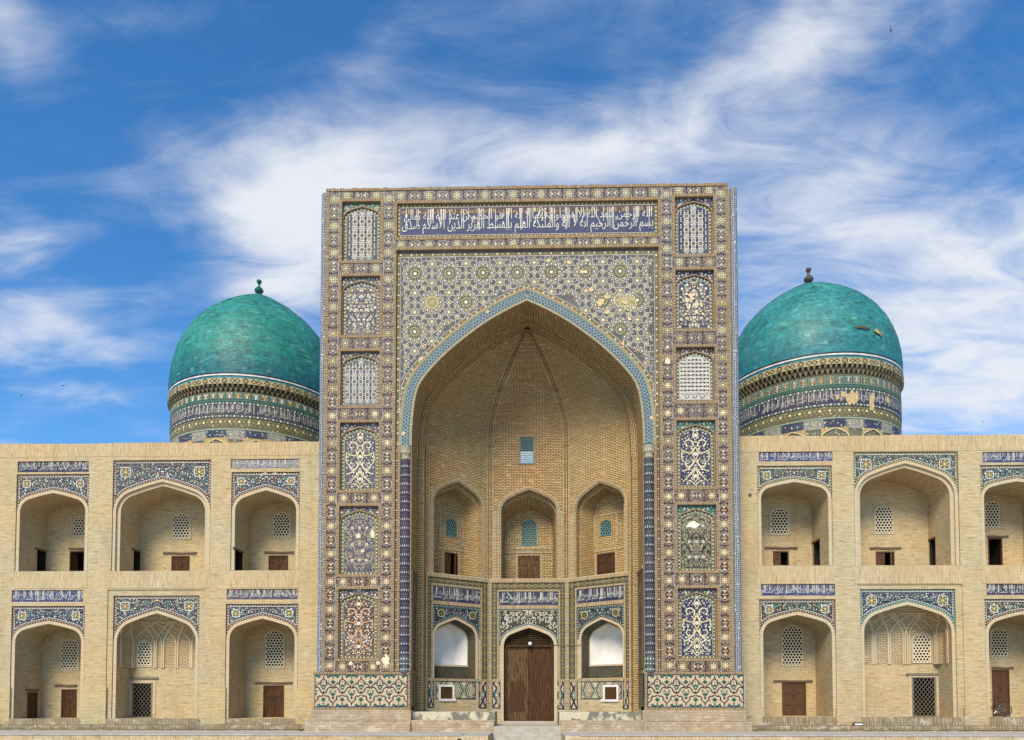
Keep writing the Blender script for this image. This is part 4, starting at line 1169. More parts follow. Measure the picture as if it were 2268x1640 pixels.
# --- motifs of the border: star flower and pointed cartouche, one object each
def motif_mesh(kind, petal, heart, fieldc):
    mb = MB(); fr = F(0.0); w = 0.228
    if kind == 'r':
        mb.disc(fr, 0, 0, w * 0.95, 0.004, fieldc, 12)
        for k in range(8): leaf(mb, fr, 0, 0, w * 0.92, w * 0.36, k * math.pi / 4, 0.008, petal)
        mb.disc(fr, 0, 0, w * 0.36, 0.012, heart, 8); mb.disc(fr, 0, 0, w * 0.2, 0.016, P_['white'], 6)
        for k in range(8): mb.disc(fr, w * 0.9 * math.cos(k * .785 + .39), w * 0.9 * math.sin(k * .785 + .39), w * 0.1, 0.010, P_['cream'], 5)
    else:
        H = 0.33
        lens = lambda q: [(q * w * math.sin(math.pi * k / 8) * 0.95, q * -H + q * 2 * H * k / 8) for k in range(9)] + [(-q * w * math.sin(math.pi * k / 8) * 0.95, q * -H + q * 2 * H * k / 8) for k in range(7, 0, -1)]
        mb.face([fr.p(a, b, 0.004) for a, b in lens(1.0)], mixcol(P_['pale'], P_['grey'], .35)); mb.face([fr.p(a, b, 0.007) for a, b in lens(0.91)], fieldc)
        for dz, sg in ((0.13, 1), (-0.13, -1)):
            leaf(mb, fr, 0, dz * 0.4, 0.17, 0.085, math.pi / 2 * sg, 0.011, petal)
            leaf(mb, fr, 0, dz, 0.13, 0.06, math.pi / 2 * sg + 0.9, 0.011, petal); leaf(mb, fr, 0, dz, 0.13, 0.06, math.pi / 2 * sg - 0.9, 0.011, petal)
        for sg in (0, math.pi): leaf(mb, fr, 0, 0, 0.12, 0.06, sg, 0.011, petal)
        mb.disc(fr, 0, 0, 0.035, 0.015, heart, 6); mb.disc(fr, 0, 0.16, 0.03, 0.015, P_['white'], 6); mb.disc(fr, 0, -0.16, 0.03, 0.015, P_['white'], 6)
    o = mb.build('border_flower' if kind == 'r' else 'border_cartouche', 'tile'); me = o.data; bpy.data.objects.remove(o); return me


MO = {}
for kind in 'rc':
    CR, YE = mixcol(P_['cream'], P_['brown'], .22), mixcol(P_['yellow'], P_['cream'], .3)
    MO[kind] = [motif_mesh(kind, CR, mixcol(P_['orange'], P_['cream'], .3), C('4a2a22')), motif_mesh(kind, CR, YE, C('4d3b3a')), motif_mesh(kind, mixcol(YE, P_['olive'], .3), P_['olive'], C('524b50')), motif_mesh(kind, mixcol(C('d6cf9e'), P_['olive'], .3), P_['olive'], C('524d55'))]
small = MB()                                     # little blossoms between the motifs
RB = random.Random(31)
nmot = 0
def motif(kind, x, z, turn=False):
    global nmot
    t_ = (z - ZB) / (ZT - ZB); k = min(3, max(0, int(t_ * 4 + RB.uniform(-0.5, 0.5))))
    o = bpy.data.objects.new('border_flower' if kind == 'r' else 'border_cartouche', MO[kind][k]); COLL.objects.link(o); o.parent = front; o.location = (x, 0, z)
    if turn: o.rotation_euler = (0, math.pi / 2, 0)
    nmot += 1


def border(x0, z0, x1, z1):
    """a run of motifs along the longer side of a border strip"""
    hor = (x1 - x0) > (z1 - z0); L = (x1 - x0) if hor else (z1 - z0); n = max(1, round(L / 0.645)); p = L / n; w = (z1 - z0) if hor else (x1 - x0)
    for k in range(n):
        q = (k + 0.5) * p; x, z = (x0 + q, (z0 + z1) / 2) if hor else ((x0 + x1) / 2, z0 + q)
        motif('rc'[k % 2], x, z, hor)
        for e in (-0.5, 0.5):
            for sg in (-1, 1):
                for j, (dd, col, r) in enumerate(((0.44, 'white', .031), (0.22, 'cream', .024), (0.0, 'pale', .02))):
                    if j == 2 and sg > 0: continue
                    dx, dz = (e * p, sg * w * dd) if hor else (sg * w * dd, e * p)
                    small.disc(FP, x + dx, z + dz, r, 0.006, mixcol(P_[col], P_['grey'], 0.32), 6)
        for sg in (-1, 1):
            for e in (-0.36, -.22, -.08, .08, 0.22, .36):
                dx, dz = (e * p, sg * w * (.42 if abs(e) < .3 else .3)) if hor else (sg * w * (.42 if abs(e) < .3 else .3), e * p)
                leaf(small, FP, x + dx, z + dz, 0.09, 0.04, RB.uniform(0, 6.28), 0.005, mixcol(RB.choice((P_['cream'], P_['lilac'], P_['olive'], P_['pale'])), P_['grey'], .3))
                small.disc(FP, x + dx, z + dz, .017, 0.007, mixcol(P_['cream'], P_['grey'], .2), 5)
    for sg in (-1, 1):
        if hor: small.stroke(FP, [(x0, (z0 + z1) / 2 + sg * w * 0.49), (x1, (z0 + z1) / 2 + sg * w * 0.49)], 0.016, 0.005, P_['pale'])
        else: small.stroke(FP, [((x0 + x1) / 2 + sg * w * 0.49, z0), ((x0 + x1) / 2 + sg * w * 0.49, z1)], 0.016, 0.005, P_['pale'])


for X0, X1 in ((LX['b1'], LX['A1']), (LX['p1'], LX['B1']), (RX['A1'], RX['b1']), (RX['B1'], RX['p1'])): border(X0, ZB, X1, ZT - 0.16)
for side, ys, L0, L1 in (('L', LPY, LX['A1'], LX['p1']), ('R', RPY, RX['p1'], RX['A1'])):
    ps = [q for q in panels if q[0] == side]
    tops = [ZT - 0.16] + [q[3] for q in ps[:-1]]
    for i, q in enumerate(ps):
        up = ps[i - 1][3 - 0] if False else None
    gaps = [(ps[0][5], ZT - 0.16)] + [(ps[i + 1][5], ps[i][3]) for i in range(5)] + [(ZB + 0.02, ps[5][3])]
    for za, zb in gaps: border(L0, za, L1, zb)
border(LX['B1'], zi1, RX['B1'], ZT - 0.16)
border(LX['B1'] + .03, zs0 + 0.0, RX['B1'] - .03, zi0)
for (x0_, x1_) in ((LX['b1'], LX['A1']), (LX['p1'], LX['B1']), (RX['A1'], RX['b1']), (RX['B1'], RX['p1'])):     # buds strewn over the ground of the borders
    for _ in range(1100): small.disc(FP, RB.uniform(x0_ + .02, x1_ - .02), RB.uniform(ZB, ZT - .15), RB.choice((.013, .017, .022)), .0025, mixcol(RB.choice((P_['cream'], P_['pale'], P_['yellow'], P_['lilac'])), P_['grey'], .25), 5)
for (x0_, z0_, x1_, z1_) in [(LX['b1'], zi1, RX['b1'], ZT - .15), (LX['B1'], zs0 + .1, RX['B1'], zi0)] + [(q[2], q[3] - .45, q[4], q[3]) for q in panels]:
    for _ in range(int((x1_ - x0_) * 75)): small.disc(FP, RB.uniform(x0_, x1_), RB.uniform(z0_, z1_), RB.choice((.013, .017, .022)), .0025, mixcol(RB.choice((P_['cream'], P_['pale'], P_['yellow'], P_['lilac'])), P_['grey'], .25), 5)
sm = small.build('border_blossoms', 'tile', front); sm['kind'] = 'stuff'
# patches of bare plaster
for (px, py, r, sd) in ((855, 1463, 0.22, 1), (838, 1469, .1, 3), (777, 1470, 0.1, 2), (1478, 800, 0.15, 4), (1478, 770, 0.08, 5)):
    a, b = FP.hit(px, py); patch(front, FP, a, b, r, 0.02, sd, C('dfcfae'), 1.15)

# --- brick strips
br = MB()
br.bar(FP, LX['out'], ZB, LX['b1'], ZT, 0, .035, along='z'); br.bar(FP, RX['b1'], ZB, RX['out'], ZT, 0, .035, along='z')
br.bar(FP, LX['B1'], ZB, LX['s1'], zs0 + .14, -.12, .035, along='z'); br.bar(FP, RX['s1'], ZB, RX['B1'], zs0 + .14, -.12, .035, along='z')
br.bar(FP, LX['s1'], zs0 - 0.002, RX['s1'], zs0 + .14, -.12, .035)
br.frame_bars(FP, ix0, zi0, ix1, zi1, fw, -.1, .03)
for (s_, k, x0, z0, x1, z1) in panels: br.frame_bars(FP, x0, z0, x1, z1, fw, -.12, .035)
br.build('brick_frames', BR, gate)
cp = MB(); R = random.Random(8)                  # brick coping, a little ragged
n = 90; hs_ = [R.uniform(-.025, .02) for _ in range(n + 1)]
for k in range(n):
    a, b = LX['out'] + (RX['out'] - LX['out']) * k / n, LX['out'] + (RX['out'] - LX['out']) * (k + 1) / n; h = hs_[k]
    cp.box(a, -0.045, ZT - 0.13, b, 0.8, ZT + h, mat=0)
    cp.uv[-6:] = [[(q.x, q.z) if abs(q.y - p_[0].y) < 9 else (q.x, q.y) for q in p_] for p_ in [[Vector(cp.v[i]) for i in f] for f in cp.f[-6:]]]
cp.build('coping', BR, gate)

# --- inscription over the arch
T1 = 'بسم الرحمن الرحيم انه لا اله والملئكة العلم بالقسط العزيز الدين الاسلام صدق'
T2 = 'الله الرحمن شهد الله الا هو واولو قائما لا اله الا هو الحكيم ان عند الله الله تعالى'
a0, b0, a1, b1 = ix0 + fw, zi0 + fw, ix1 - fw, zi1 - fw
ib = MB(); ib.wall(FP, rectloop(a0, b0, a1, b1), (), -.1, P_['olive'])
m_ = 0.15
ib.wall(FP, rectloop(a0 + m_, b0 + m_, a1 - m_, b1 - m_), (), -.095, C('22325c'))
ib.wall(FP, rectloop(a0 + m_, b0 + m_ + (b1 - b0 - 2 * m_) * .74, a1 - m_, b1 - m_), (), -.092, mixcol(C('22325c'), P_['brown'], 0.6))
ib.dots(FP, [(a0 + m_ / 2, b0 + m_ / 2), (a1 - m_ / 2, b0 + m_ / 2), (a1 - m_ / 2, b1 - m_ / 2), (a0 + m_ / 2, b1 - m_ / 2)], .19, .045, -.09, P_['cream'], True, cols=[P_['cream'], P_['pale'], P_['yellow'], P_['pale']])
ib.stroke(FP, rectloop(a0 + m_, b0 + m_, a1 - m_, b1 - m_), .025, -.088, P_['pale'], True)
insc = ib.build('inscription_panel', 'tile', gate)
il = MB(); u0, w0, u1, w1 = a0 + m_ + .06, b0 + m_ + .05, a1 - m_ - .06, b1 - m_ - .06; H = w1 - w0
CW = mixcol(P_['white'], P_['pale'], 0.45)
write(il, FP, 'لا اله الا الله محمد رسول الله الملك لله العزة لله الحمد لله', u0, w0 + H * .76, u1, w1 - .02, -.088, mixcol(P_['yellow'], P_['brown'], .25), 1.0, 0.012)
pts = [(u0 + (u1 - u0) * k / 300, w0 + H * (.42 + .2 * math.sin(k * .55) * math.cos(k * .13))) for k in range(301)]
il.stroke(FP, pts, .025, -.086, mixcol(P_['turq'], P_['navy'], 0.5))
write(il, FP, T1, u0, w0, u1, w1, -.078, CW, 3.4, 0.0)
write(il, FP, T2, u0 + .1, w0 + H * .40, u1 - .05, w1 + .01, -.072, CW, 1.9, 0.0)
uprights(il, FP, u0, w0, u1, w1, -.075, CW, .52, .028, 12)
il.build('lettering', 'tile', insc)

# --- the twelve arched panels of the two piers
def ctint(k):
    return (k / 5.0)


def arch_panel(side, k, x0, z0, x1, z1):
    x0, z0, x1, z1 = x0 + fw, z0 + fw, x1 - fw, z1 - fw
    W_, H_ = x1 - x0, z1 - z0; cx = (x0 + x1) / 2
    low = ctint(k)
    mb = MB(); c = -.115
    sp_c = {0: 'teal', 1: 'grey', 2: 'grey', 3: 'grey', 4: 'grey', 5: 'grey'}[k]
    if side == 'R': sp_c = {0: 'navy', 1: 'navy', 2: 'maroon', 3: 'teal', 4: 'teal', 5: 'grey'}[k]
    hw = W_ / 2 - 0.05; zs_ = z1 - 0.05 * H_ - hw * 0.72; rise = hw * 0.66
    arch = pointed(cx, zs_, hw, rise, 7); loop = opening(cx - hw, cx + hw, z0, arch)
    # corners over the little arch
    sp_poly = [(x0, zs_), (x0, z1), (x1, z1), (x1, zs_)] + arch[::-1]
    mb.wall(FP, sp_poly, (), c, P_[sp_c])
    flowers(mb, FP, sp_poly, cx, 50 + k + (9 if side == 'R' else 0), c + .004, 0.16, [P_['white'], P_['cream'], P_['pale']], [P_['turq'], P_['yellow'], P_['lilac']], P_['turq'], r=.04, margin=.035, scrolls=False)
    po = None
    # recessed arch field
    c2 = c - .05
    tone = {'L': ['slate', 'violet', 'slate', 'grey', 'violet', 'brown'], 'R': ['navy', 'navy', 'pale', 'navy', 'dark', 'navy']}[side][k]
    mb.wall(FP, loop, (), c2, P_['olive'] if k > 2 else mixcol(P_['olive'], P_['grey'], .5))
    iw = 0.125
    inn = offset(loop, -iw); inn[0] = (inn[0][0], z0 + iw); inn[-1] = (inn[-1][0], z0 + iw)
    mb.wall(FP, inn, (), c2 + .004, P_[tone])
    mid = offset(loop, -iw / 2); mid[0] = (mid[0][0], z0 + iw / 2); mid[-1] = (mid[-1][0], z0 + iw / 2)
    mb.dots(FP, mid, .17, .034, c2 + .006, P_['white'], True, cols=[P_['white'], P_['cream']])
    mb.stroke(FP, inn, .028, c2 + .007, mixcol(P_['turq'], P_['pale'], .5), True)
    pz = [q[1] for q in inn]; ih = max(pz) - z0 - iw; iw2 = hw - iw; zb = z0 + iw
    N = lambda u, v: (cx + u * iw2, zb + v * ih)
    cA = c2 + .010
    if (k in (0, 2)):                              # star lattice
        line = P_['white'] if k == 0 else C('cfcdc6'); st = iw2 * 0.46 if k == 0 else iw2 * (0.5 if side == 'R' else 0.42)
        gz = zb + st * 0.5; row = 0
        while gz < zb + ih:
            for j in range(-2, 3):
                xx = cx + j * st
                if side == 'R' and k == 2: xx += (st / 2 if row % 2 else 0)
                if not clear(inn, xx, gz, st * 0.28): continue
                if side == 'R' and k == 2: mb.disc(FP, xx, gz, st * .3, cA, P_['dark'], 10); mb.disc(FP, xx, gz, st * .2, cA + .003, line, 8); mb.disc(FP, xx, gz, st * .1, cA + .005, P_['yellow'], 6)
                else:
                    mb.star(FP, xx, gz, st * .53, st * .29, 10, cA, line, row * .3); mb.star(FP, xx, gz, st * .34, st * .22, 10, cA + .003, P_['dark'], row * .3); mb.disc(FP, xx, gz, st * .2, cA + .005, P_['olive'] if row % 2 else P_['pale'], 8)
            for j in range(-4, 5):
                for e in (0.25, 0.5, 0.75):
                    xx, zz = cx + (j + .5) * st / 2, gz + st * e
                    if clear(inn, xx, zz, .05): mb.disc(FP, xx, zz, .032, cA + .001, line, 5)
            gz += st * (0.5 if side == 'R' and k == 2 else 1.0) if k == 2 else st; row += 1
    elif k == 1 or (k == 4):
        bl = [P_['white'], P_['pale'], P_['cream']] if k == 1 else [mixcol(P_['cream'], P_[tone], .35), mixcol(P_['pale'], P_[tone], .4)]
        flowers(mb, FP, inn, cx, 70 + k + (9 if side == 'R' else 0), cA, .17 if k == 1 else .13, bl, [P_['turq'], P_['violet'], P_['olive'], P_['yellow']], mixcol(P_['cream'], P_[tone], .4), r=.045 if k == 1 else .028, margin=.03, thin=1.2)
        for v in (.2, .48, .76):
            for u in (-.45, 0, .45):
                q = N(u, v); 
                if clear(inn, *q, .1): mb.disc(FP, *q, .065, cA + .006, P_['white'], 8); mb.disc(FP, *q, .03, cA + .008, P_['brown'], 6)
        if side == 'R' and k == 1:
            for j in range(10): blot(mb, FP, *N(RB.uniform(-.6, .6), RB.uniform(.3, .7)), .11, cA + .007 + j * .0008, j, mixcol(P_['plaster'], P_['yellow'], .3))
        if k == 4:
            if side == 'L': 
                blot(mb, FP, *N(-.05, .62), .14, cA + .01, 3); blot(mb, FP, *N(.82, .66), .13, cA + .01, 4, flat=1.8); blot(mb, FP, *N(.2, .36), .09, cA + .01, 5)
            else: blot(mb, FP, *N(-.15, .78), .30, cA + .01, 6, P_['white'], .6); blot(mb, FP, *N(-.5, .76), .15, cA + .011, 7, P_['white'], .5)
    else:                                          # scrolling arabesque about the axis
        sc = {'L3': 'cream', 'L5': 'orange', 'R3': 'cream', 'R5': 'cream'}[side + str(k)]; col = P_[sc] if sc != 'orange' else mixcol(P_['orange'], P_['cream'], .35)
        flowers(mb, FP, inn, cx, 90 + k, cA, .15, [P_['white'], P_['white'], P_['pale']], [P_['blue'] if side == 'L' else P_['teal'], P_['maroon'], P_['olive']], P_['olive'], r=.036, margin=.04, scrolls=False)
        th = .06; cB = cA + .008
        for v, s_ in ((.88, .10), (.55, .12), (.16, .12)):   # almonds on the axis
            q = [(0, v + s_), (.16, v + s_ * .25), (.16, v - s_ * .2), (0, v - s_ * .85)]; P4 = [N(*e) for e in q] + [N(-e[0], e[1]) for e in q[2:0:-1]]
            mb.face([FP.p(*e, cB) for e in P4], P_['dark']); mb.stroke(FP, P4, th * .8, cB + .002, col, True); mb.disc(FP, *N(0, v), .085, cB + .004, P_['white'], 9); mb.disc(FP, *N(0, v), .035, cB + .006, P_['pale'], 6)
        for sg in (-1, 1):
            for v, r_, a0_, dr in ((.73, .36, -.6, 1), (.40, .36, .6, -1)):
                xx, zz = N(sg * .48, v); pts = scroll(xx, zz, r_ * iw2, .95, (math.pi - a0_) if sg > 0 else a0_, -sg * dr, 20)
                mb.stroke(FP, pts, th, cB, col, taper=lambda f: 1.1 - .6 * f); mb.dots(FP, pts, .15, .026, cB + .004, P_['white'], n=6)
            for P5 in ([(0, .31), (.3, .2), (.82, .06), (.3, .08), (0, .0)], [(0, .68), (.12, .62), (.3, .56), (.6, .58), (.85, .62)], [(0, .44), (.2, .36), (.5, .28), (.85, .24)], [(.85, .62), (.9, .5), (.8, .42)]):
                pts = [N(sg * e[0], e[1]) for e in P5]; mb.stroke(FP, pts, th * .85, cB + .001, col)
    o = mb.build('arched_panel', 'tile_dusty' if k < 3 else 'tile', gate)
    ed = MB(); oo = offset(loop, .05); oo[0] = (oo[0][0], z0); oo[-1] = (oo[-1][0], z0)
    ed.strip(FP, loop, oo, c + .02); ed.rim(FP, loop, c + .02, c2, False); ed.rim(FP, oo, c, c + .02, False); ed.build('arch_edge', BR, o)


for q in panels: arch_panel(*q)

# --- the great arch: field of stars, bands, reveals
ZSP = Z(986)
OX0, OX1 = X(912, 986), X(1424, 986)
AX = (OX0 + OX1) / 2; HW = (OX1 - OX0) / 2
ZAP = Z(666.7, 1165)
arch = great_arch(AX, ZSP, HW, ZAP - ZSP)
w1, w2, w3 = 0.085, 0.415, 0.115
a1_, a2_, a3_ = offset(arch, w1), offset(arch, w1 + w2), offset(arch, w1 + w2 + w3)
cS = -.10
zst = zs0
poly = [(sx0, ZSP), (sx0, zst), (sx1, zst), (sx1, ZSP)] + [q for q in a3_[::-1] if q[1] >= ZSP]
sp = MB(); sp.wall(FP, poly, (), cS, P_['olive'])
dw = 0.18
inn = [(sx0 + dw, ZSP + 1.05), (sx0 + dw, zst - dw * 1.6), (sx1 - dw, zst - dw * 1.6), (sx1 - dw, ZSP + 1.05)] + [q for q in offset(a3_, dw)[::-1] if sx0 + dw + .01 < q[0] < sx1 - dw - .01 and q[1] > ZSP + 1.05]
GF = C('454449')
sp.wall(FP, inn, (), cS + .004, GF)
sp.stroke(FP, inn, .028, cS + .010, P_['pale'], True)
sp.wall(FP, rectloop(sx0, zst - dw * .6, sx1, zst), (), cS + .003, P_['grey'])
sp.dots(FP, [(sx0 + dw / 2, ZSP), (sx0 + dw / 2, zst - dw), (sx1 - dw / 2, zst - dw), (sx1 - dw / 2, ZSP)], .25, .042, cS + .008, P_['white'], cols=[P_['white'], P_['lilac'], P_['white'], P_['yellow']])
sp.dots(FP, [q for q in offset(a3_, dw * .5) if sx0 + .12 < q[0] < sx1 - .12], .25, .042, cS + .008, P_['white'], cols=[P_['white'], P_['orange'], P_['white'], P_['pale']])
spo = sp.build('spandrel_tilework', 'tile_dusty', gate)
# star pattern on a net of twelve-, six- and four-sided cells
e_ = 0.335
cells = []
A1v, A2v = Vector((e_ * (3 + math.sqrt(3)), 0)), Vector((e_ * (3 + math.sqrt(3)) / 2, e_ * (3 + math.sqrt(3)) * math.sqrt(3) / 2))
c0v = Vector(FP.hit(956, 668)) ; R12 = e_ / 2 / math.sin(math.pi / 12); ap12 = R12 * math.cos(math.pi / 12)
for i in range(-9, 10):
    for j in range(-9, 10):
        c_ = c0v + A1v * i + A2v * j
        cells.append((c_, 12, R12, math.pi / 12))
        for k in range(6):
            a = k * math.pi / 3
            if k < 3: cells.append((c_ + Vector((math.cos(a), math.sin(a))) * (ap12 + e_ / 2), 4, e_ / math.sqrt(2), a + math.pi / 4))
            if k in (0, 1): cells.append((c_ + Vector((math.cos(a + math.pi / 6), math.sin(a + math.pi / 6))) * (ap12 + e_ * math.sqrt(3) / 2), 6, e_, a))
ros, stl = [], MB()
seen = set()
for c_, n, Rr, ph in cells:
    key = (round(c_.x, 2), round(c_.y, 2))
    if key in seen or not (sx0 - 1 < c_.x < sx1 + 1 and ZSP < c_.y < zst + 1): continue
    seen.add(key)
    V_ = [c_ + Vector((math.cos(ph + k * 2 * math.pi / n), math.sin(ph + k * 2 * math.pi / n))) * Rr for k in range(n)]
    for k in range(n):
        m0, m1 = (V_[k] + V_[(k + 1) % n]) / 2, (V_[(k + 1) % n] + V_[(k + 2) % n]) / 2
        # two strap lines leave each edge at the same slope and meet above the corner
        th = rad(58); ed = (V_[(k + 1) % n] - V_[k]).normalized()
        inward = (c_ - m0).normalized(); d0_ = ed * math.cos(th) + inward * math.sin(th)
        ed1 = (V_[(k + 2) % n] - V_[(k + 1) % n]).normalized(); inw1 = (c_ - m1).normalized(); d1_ = -ed1 * math.cos(th) + inw1 * math.sin(th)
        det = d0_.x * -d1_.y + d1_.x * d0_.y
        if abs(det) < 1e-6: continue
        r_ = m1 - m0; s1_ = (r_.x * -d1_.y + d1_.x * r_.y) / det
        x_ = m0 + d0_ * s1_
        for a, b in ((m0, x_), (x_, m1)):
            if inside(inn, a.x, a.y) and inside(inn, b.x, b.y): stl.stroke(FP, [tuple(a), tuple(b)], .025, cS + .012, C('bdbbb8'))
    if clear(inn, c_.x, c_.y, .12): ros.append((c_, n))
    if n == 12:
        for k in range(12):
            q = c_ + Vector((math.cos(k * math.pi / 6), math.sin(k * math.pi / 6))) * R12 * .62
            if clear(inn, q.x, q.y, .13): ros.append((q, 0 if k % 2 else 1))
        for k in range(12):
            q = c_ + Vector((math.cos((k + .5) * math.pi / 6), math.sin((k + .5) * math.pi / 6))) * R12 * .86
            if clear(inn, q.x, q.y, .05): stl.disc(FP, q.x, q.y, .035, cS + .008, P_['cream'], 6)
for k in range(2600):                             # fine ground of buds between the straps
    x, z = RB.uniform(sx0, sx1), RB.uniform(ZSP + .9, zst)
    if inside(inn, x, z): stl.disc(FP, x, z, RB.choice((.016, .02, .026)), cS + .0065, RB.choice((P_['cream'], P_['cream'], P_['olive'], P_['pale'], P_['lilac'])), 5)
stl.build('strapwork', 'tile_dusty', spo)['kind'] = 'stuff'
def ros_geo(mb, x, z, c, r, field, petal, heart, n, ring):
    fr = FP
    mb.disc(fr, x, z, r, c + .005, field, 10)
    for k in range(n): leaf(mb, fr, x, z, r * 0.97, r * 0.30, k * 2 * math.pi / n, c + .008, petal)
    for k in range(n): mb.disc(fr, x + r * .78 * math.cos((k + .5) * 2 * math.pi / n), z + r * .78 * math.sin((k + .5) * 2 * math.pi / n), max(r * .12, .022), c + .011, ring, 5)
    mb.disc(fr, x, z, max(r * .30, .045), c + .013, heart, 8)
RT = {12: (.25, C('57543a'), P_['olive'], P_['white'], 12, P_['cream']), 6: (.20, C('4f4c3c'), mixcol(P_['olive'], P_['cream'], .3), P_['white'], 10, P_['cream']), 4: (.135, C('5b5638'), mixcol(P_['yellow'], P_['olive'], .4), C('cfc79c'), 6, P_['cream']),
      0: (.125, C('55513a'), P_['olive'], P_['cream'], 6, P_['cream']), 1: (.125, C('4a4a42'), mixcol(P_['teal'], P_['olive'], .5), P_['white'], 6, P_['pale']), 99: (.36, C('514c2e'), C('8f8450'), C('a8935a'), 14, C('d8cf9c'))}
def ros_mesh(n):
    mb = MB(); ros_geo(mb, 0, 0, 0, *RT[n]); o = mb.build('rosette', 'tile_dusty'); me = o.data; bpy.data.objects.remove(o); return me
RM = {n: ros_mesh(n) for n in RT}
SUNS = [FP.hit(956, 668), FP.hit(1383, 668)]
ros.sort(key=lambda q: -q[1]); rest = MB()
for idx, (c_, n) in enumerate(ros):
    if any(math.dist((c_.x, c_.y), q) < .35 for q in SUNS): n = 99
    if idx < 298:
        o = bpy.data.objects.new('rosette', RM[n]); COLL.objects.link(o); o.parent = spo; o.location = (c_.x, -cS, c_.y); o.rotation_euler = (0, RB.uniform(-.3, .3), 0)
    else: ros_geo(rest, c_.x, c_.y, cS, *RT[n])
if rest.f: rest.build('small_rosettes', 'tile_dusty', spo)['kind'] = 'stuff'
for (px, py, r, sd) in ((1330, 668, .22, 1), (1345, 655, .16, 2), (1288, 600, .13, 3), (1310, 640, .12, 4), (1345, 690, .14, 5), (1385, 668, .13, 6), (1262, 580, .1, 8), (1215, 575, .12, 9), (1395, 705, .1, 10), (1380, 760, .1, 11), (1300, 575, .1, 12)):
    a, b = FP.hit(px, py); patch(spo, FP, a, b, r, cS + .03 + sd * .0007, sd + 20, mixcol(P_['plaster'], P_['yellow'], .45), .9)
# bands of the arch
ab = MB(); ab.strip(FP, arch, a1_, .02, mat=0); ab.strip(FP, a2_, a3_, .01, mat=0); ab.rim(FP, a3_, cS, .01, False, mat=0); ab.rim(FP, arch, .02, -.1, False, mat=0); ab.rim(FP, a1_, .02, -.02, False); ab.rim(FP, a2_, .01, -.02, False)
ab.build('arch_brick_edge', 'head_pale', gate)
bb = MB(); bb.strip(FP, a1_, a2_, -.015, C('33505f'))
for tt, w_, cc in ((w1 + .02, .05, 'turq'), (w1 + w2 - .025, .055, 'turq')):
    bb.stroke(FP, offset(arch, tt), w_, -.011, mixcol(P_[cc], P_['white'], .15))
# interlaced white zigzags
base = offset(arch, w1 + w2 / 2); Ls = [0]
for p_, q_ in zip(base, base[1:]): Ls.append(Ls[-1] + math.dist(p_, q_))
def along(s_, off):
    for i in range(len(base) - 1):
        if s_ <= Ls[i + 1] or i == len(base) - 2:
            f = (s_ - Ls[i]) / (Ls[i + 1] - Ls[i]); a, b = base[i], base[i + 1]; d = math.dist(a, b); nx, nz = -(b[1] - a[1]) / d, (b[0] - a[0]) / d
            return (a[0] + (b[0] - a[0]) * f + nx * off, a[1] + (b[1] - a[1]) * f + nz * off)
st_ = .17; NZ = int(Ls[-1] / st_)
for ph in (0, 1):
    pts = [along(k * st_, (.12 if (k + ph) % 2 else -.12)) for k in range(NZ + 1)]
    bb.stroke(FP, pts, .027, -.009 + ph * .002, C('bfc3c0'))
bb.dots(FP, [along(k * st_, 0) for k in range(NZ + 1)], st_, .03, -.006, P_['turq'], n=4)
bbo = bb.build('arch_tile_band', 'tile', gate)
for (px, py) in ((932, 795), (1080, 690), (1448, 1000), (1443, 925), (893, 960)):
    a, b = FP.hit(px, py); patch(bbo, FP, a, b, .09, -.003, px, C('cdbb93'))

